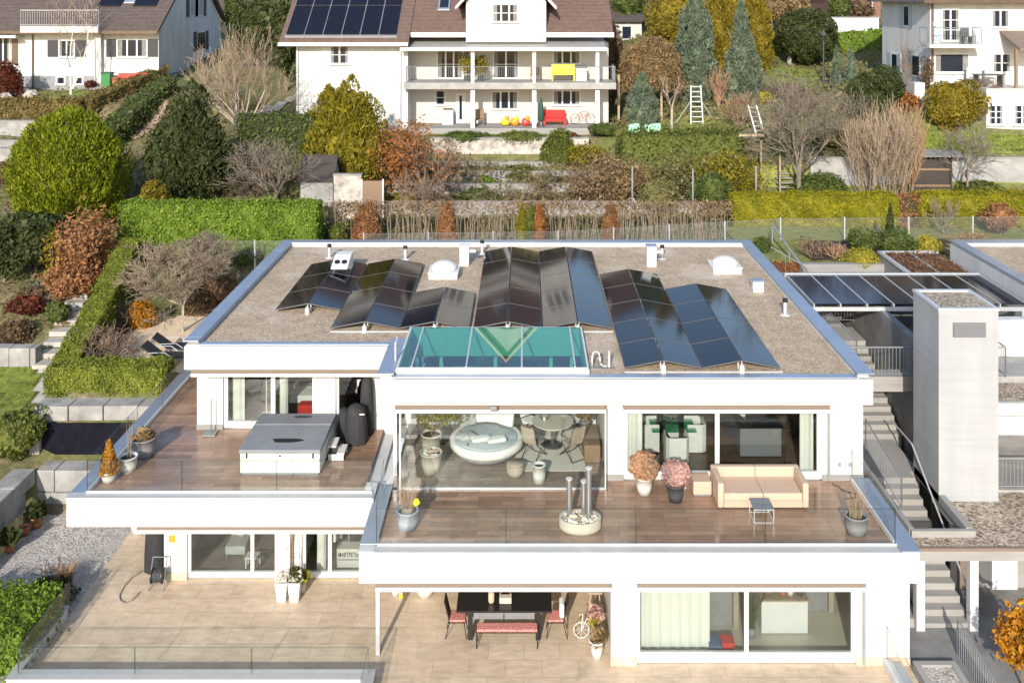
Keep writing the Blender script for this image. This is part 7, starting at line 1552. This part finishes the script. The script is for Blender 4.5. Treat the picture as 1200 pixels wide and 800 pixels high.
r = thing('wall_lantern',(PX(1095,56.9),56.9,PZ(30,56.9)),'white wall lantern by the balcony door of the right house','lantern'); x = PX(1095,56.9); MB().lathe(x,56.85,[(.1,PZ(31,57)),(.14,PZ(27,57)),(.05,PZ(25,57))],10).build('lamp_body','pot_white',r); MB().box(x-.02,x+.02,56.85,57.0,PZ(26,57),PZ(25,57)).build('bracket','charcoal',r)
# sheds and small things on the slope
def shed():
    Y = 51.8; r = thing('wooden_shed',(PX(1092,Y),Y,6),'dark plank shed with a corrugated lean-to roof at the right','shed'); x0,x1 = PX(1069,Y),PX(1114,Y); zt,zb = PZ(181,Y),PZ(227,Y)
    MB().box(x0,x1,Y-.1,Y+1.2,zb-.2,zt-.05).build('wall','wood_dark',r)
    for z in (PZ(198,Y),PZ(217,Y)): MB().box(x0-.05,x1+.05,Y-.18,Y-.102,z-.06,z+.06).build('rail','wood',r)
    for x in (x0,x1-.1): MB().box(x,x+.1,Y-.2,Y-.102,zb-.1,zt-.06).build('post','wood_dark',r)
    m = MB(); n = 26; vs=[];fs=[]
    for i in range(n+1): x = x0-.5+(x1-x0+1.2)*i/n; z = zt+(.05 if i%2 else 0); vs += [(x,Y-.6,z-.05),(x,Y+1.3,z+.12)]
    m.add(vs,[(2*i,2*i+2,2*i+3,2*i+1) for i in range(n)]); o = m.build('roof','zinc',r); s = o.modifiers.new('thick','SOLIDIFY'); s.thickness = .02
shed()
def hut():
    Y = 49; x0,x1 = PX(352,Y),PX(390,Y); zb = gz(-10.5,Y)-.3; ze = PZ(211,Y); r = thing('garden_hut',((x0+x1)/2,Y,zb),'little weathered hut with a pitched board roof behind the laurel hedge','hut')
    MB().box(x0,x1,Y,Y+1.8,zb,ze).build('wall','block_stone',r); zr = PZ(183,Y+.9)
    m = MB(); m.xprism([(Y-.15,ze-.08),(Y+.9,zr),(Y+.9,zr+.07),(Y-.15,ze)],x0-.15,x1+.1); m.xprism([(Y+1.95,ze-.08),(Y+.905,zr),(Y+.905,zr+.07),(Y+1.95,ze)],x0-.15,x1+.1); m.build('roof','wood_dark',r)
    m = MB(); m.xprism([(Y,ze),(Y+1.8,ze),(Y+.9,zr-.05)],x1-.1,x1); m.build('gable','concrete_light',r)
    MB().box(x0+.15,x0+.8,Y-.02,Y+.0,ze-1.0,ze-.2).build('door','concrete_light',r)
hut()
r = thing('garden_gate',(PX(436,48.5),48.5,5),'brown wooden gate in a pale stone wall behind the beech hedge','gate'); x0,x1 = PX(425,48.5),PX(448,48.5); MB().box(x0,x1,48.5,48.56,gz(-8,48.5)-.2,PZ(212,48.5)).build('leaf','wood',r)
for x in (x0-.08,x1): MB().box(x,x+.08,48.45,48.6,gz(-8,48.5)-.3,PZ(210,48.5)).build('gate_post','alu',r)
wall('pale stone wall either side of the wooden gate',PX(392,48.9),PX(424,48.9),48.7,4.8,PZ(205,48.9),'field_stone',.3)
def ladder():
    Y = 59.5; x = PX(817,Y); z0 = PZ(153,Y); zt = PZ(101,Y); r = thing('tripod_ladder',(x,Y,z0),'white tripod ladder standing in the right garden','ladder')
    m = MB()
    for s in (-.5,.5): m.cyl((x+s*.8,Y,z0),(x+s*.62,Y+.5,zt),.045,n=6)
    m.build('side_rail','pot_white',r); m = MB(); n = 9
    for k in range(n): t = (k+.7)/n; m.cyl((x-.4+.09*t,Y+.5*t,z0+(zt-z0)*t),(x+.4-.09*t,Y+.5*t,z0+(zt-z0)*t),.035,n=6)
    m.build('rungs','pot_white',r)
    for s in (-1.2,1.5): MB().cyl((x+s,Y+1.3,z0+.2),(x+s*.2,Y+.55,zt-.9),.035,n=6).build('support_leg','alu',r)
ladder()
for px,w,lb in ((743,.5,'mint green garden cover left of the small cypress'),(765,.75,'larger mint green garden cover right of the small cypress')):
    Y = 58.2; x = PX(px,Y); z = PZ(154,Y); r = thing('garden_cover',(x,Y,z),lb,'cover'); m = MB(); m.add([(x-w*.8,Y-.3,z-.4),(x+w*.8,Y-.3,z-.4),(x+w*.8,Y+.35,z-.4),(x-w*.8,Y+.35,z-.4),(x-w*.7,Y-.22,z+.42),(x+w*.62,Y-.25,z+.55),(x+w*.6,Y+.3,z+.5),(x-w*.66,Y+.3,z+.4)],[(3,2,1,0),(4,5,6,7),(0,1,5,4),(1,2,6,5),(2,3,7,6),(3,0,4,7)]); m.build('fabric_cover','mint_cover',r,bevel=.1); MB().box(x-w*.82,x+w*.82,Y-.32,Y+.37,z-.45,z-.401).build('hem','mint_cover',r)
def lamp_post():
    Y = 66; x = PX(965,Y); z = gz(x,Y); zt = PZ(35,Y); r = thing('lamp_post',(x,Y,z),'dark garden lamp post with a lantern head in the right garden','lamp post')
    MB().cyl((x,Y,z-.1),(x,Y,zt-.75),.06,.045,10).build('post','charcoal',r); MB().cyl((x,Y,z),(x,Y,z+.4),.1,.07,10).build('base','charcoal',r)
    MB().lathe(x,Y,[(.1,zt-.75),(.2,zt-.4),(.2,zt-.38)],6).build('lantern','glass_clear',r); MB().lathe(x,Y,[(.24,zt-.37),(.06,zt-.12),(.02,zt)],6).build('cap','charcoal',r)
lamp_post()
x,y,z = G(925,76); r = thing('stone_pedestal',(x,y,z),'small stone pedestal on the lawn beside the round yew','pedestal'); MB().lathe(x,y,[(.25,z),(.17,z+.1),(.15,z+.7)],12).build('shaft','concrete_light',r); MB().lathe(x,y,[(.22,z+.702),(.22,z+.82)],12).build('cap','concrete_light',r)
def wooden_frame():
    Y = 51; r = thing('wooden_trellis',(PX(905,Y),Y,6),'bare wooden trellis frame and steps left of the apple tree','trellis')
    for px in (892,914,934): x = PX(px,Y); MB().cyl((x,Y,gz(x,Y)-.1),(x,Y,PZ(165 if px<900 else 182,Y)),.05,n=7).build('post','wood_light',r)
    for k in range(6): MB().box(PX(914,Y),PX(934,Y),Y+.2*k,Y+.2*k+.25,gz(14,Y)+.22*k,gz(14,Y)+.22*k+.06).build('step','concrete_light',r)
    MB().box(PX(866,Y),PX(895,Y),Y-.05,Y+.05,PZ(160,Y),PZ(157,Y)).build('rail','wood_light',r)
wooden_frame()
r = thing('stacked_ladder',(PX(884,57),57,8),'white folded steps leaning at the right of the ivy bank','ladder')
for s in (0,.5): MB().cyl((PX(880,57)+s+.3,57,PZ(156,57)),(PX(880,57)+s-.1,57.3,PZ(124,57)),.05,n=6).build('side_rail','alu',r)
m = MB()
for k in range(6): t = (k+.5)/6; xx = PX(880,57)+.3-.4*t; m.cyl((xx,57+.3*t,PZ(156,57)+1.65*t),(xx+.5,57+.3*t,PZ(156,57)+1.65*t),.03,n=6)
m.build('rungs','alu',r)
# far buildings at the top edge
def far_block(name,label,px0,px1,pyb,pyt,Y,mat,roof,d=6,pitch=2.0):
    x0,x1,zb,zt_ = PX(px0,Y),PX(px1,Y),gz(PX((px0+px1)/2,Y),Y)-1.5,PZ(pyt,Y); r = thing(name,((x0+x1)/2,Y+3,zb),label,'house')
    MB().box(x0,x1,Y,Y+d,zb,zt_).build('wall',mat,r); m = MB(); m.xprism([(Y-.5,zt_-.05),(Y+d/2,zt_+pitch),(Y+d+.5,zt_-.05)],x0-.4,x1+.4); m.build('roof',roof,r)
    n = max(1,int((x1-x0)/2.2))
    for k in range(n): a = x0+(x1-x0)*(k+.3)/n; f = MB().box(a,a+.9,Y-.05,Y,zt_-1.6,zt_-.4).build('window','white_paint',r); MB().box(a+.07,a+.83,Y-.06,Y-.051,zt_-1.53,zt_-.47).build('pane','window_dark',f)
far_block('distant_house','distant low house with a broad dark brown roof',718,752,60,25,82,'cream_render','roof_tile_dark',8,1.7)
far_block('distant_house','distant pale house glimpsed behind the left gable',248,290,60,12,92,'white_render','roof_tile_dark',8,3)
far_block('distant_house','distant brick and glass building at the top right',972,1032,40,-8,88,'roof_tile_red','roof_tile_red',8,3)
wall('white boundary wall under the distant brick building',PX(968,80),PX(1030,80),80,11,PZ(21,80),'white_render',.3)
far_block('distant_house','distant house behind the golden arborvitae roofs',640,700,30,-14,104,'white_render','roof_tile_red',8,3)
# ---------------------------------------------------------------- camera, sky, sun
cam = bpy.data.cameras.new('camera'); co = bpy.data.objects.new('camera', cam); COL.objects.link(co); SC.camera = co
co.location = (0, 0, CAMZ); co.rotation_euler = (math.pi/2, 0, 0)
cam.sensor_width = 36; cam.lens = 36*F/1200; cam.shift_x = (600-CX)/1200; cam.shift_y = -(400-CY)/1200
cam.clip_end = 1500; cam.clip_start = 0.1
EL = R(24.0); AZ = R(10.5)                       # sun height; shadows run away from the camera and a little to the right
d = Vector((math.sin(AZ)*math.cos(EL), math.cos(AZ)*math.cos(EL), -math.sin(EL)))
sl = bpy.data.lights.new('sun', 'SUN'); sl.energy = 3.4; sl.angle = R(1.0); sl.color = (1.0, 0.93, 0.83)
so = bpy.data.objects.new('sun', sl); COL.objects.link(so); so.rotation_euler = d.to_track_quat('-Z', 'Y').to_euler(); so.location = (-10, -20, 40)
w = bpy.data.worlds.new('World'); SC.world = w; w.use_nodes = True
nt = w.node_tree; bg = nt.nodes['Background']; sky = nt.nodes.new('ShaderNodeTexSky'); sky.sky_type = 'NISHITA'; sky.sun_disc = False
sky.sun_elevation = EL; sky.sun_rotation = math.atan2(-d.x, -d.y) ; sky.altitude = 450; sky.dust_density = 1.0
nt.links.new(sky.outputs[0], bg.inputs[0]); bg.inputs[1].default_value = 0.15
vs = SC.view_settings; vs.view_transform = 'Standard'; vs.look = 'None'; vs.gamma = 1; vs.exposure = 0.76; vs.use_curve_mapping = False
SC.render.engine = 'CYCLES'
c = SC.cycles; c.use_denoising = True; c.max_bounces = 8; c.diffuse_bounces = 4; c.glossy_bounces = 4; c.transparent_max_bounces = 24; c.transmission_bounces = 4
c.sample_clamp_indirect = 6; c.caustics_reflective = False; c.caustics_refractive = False
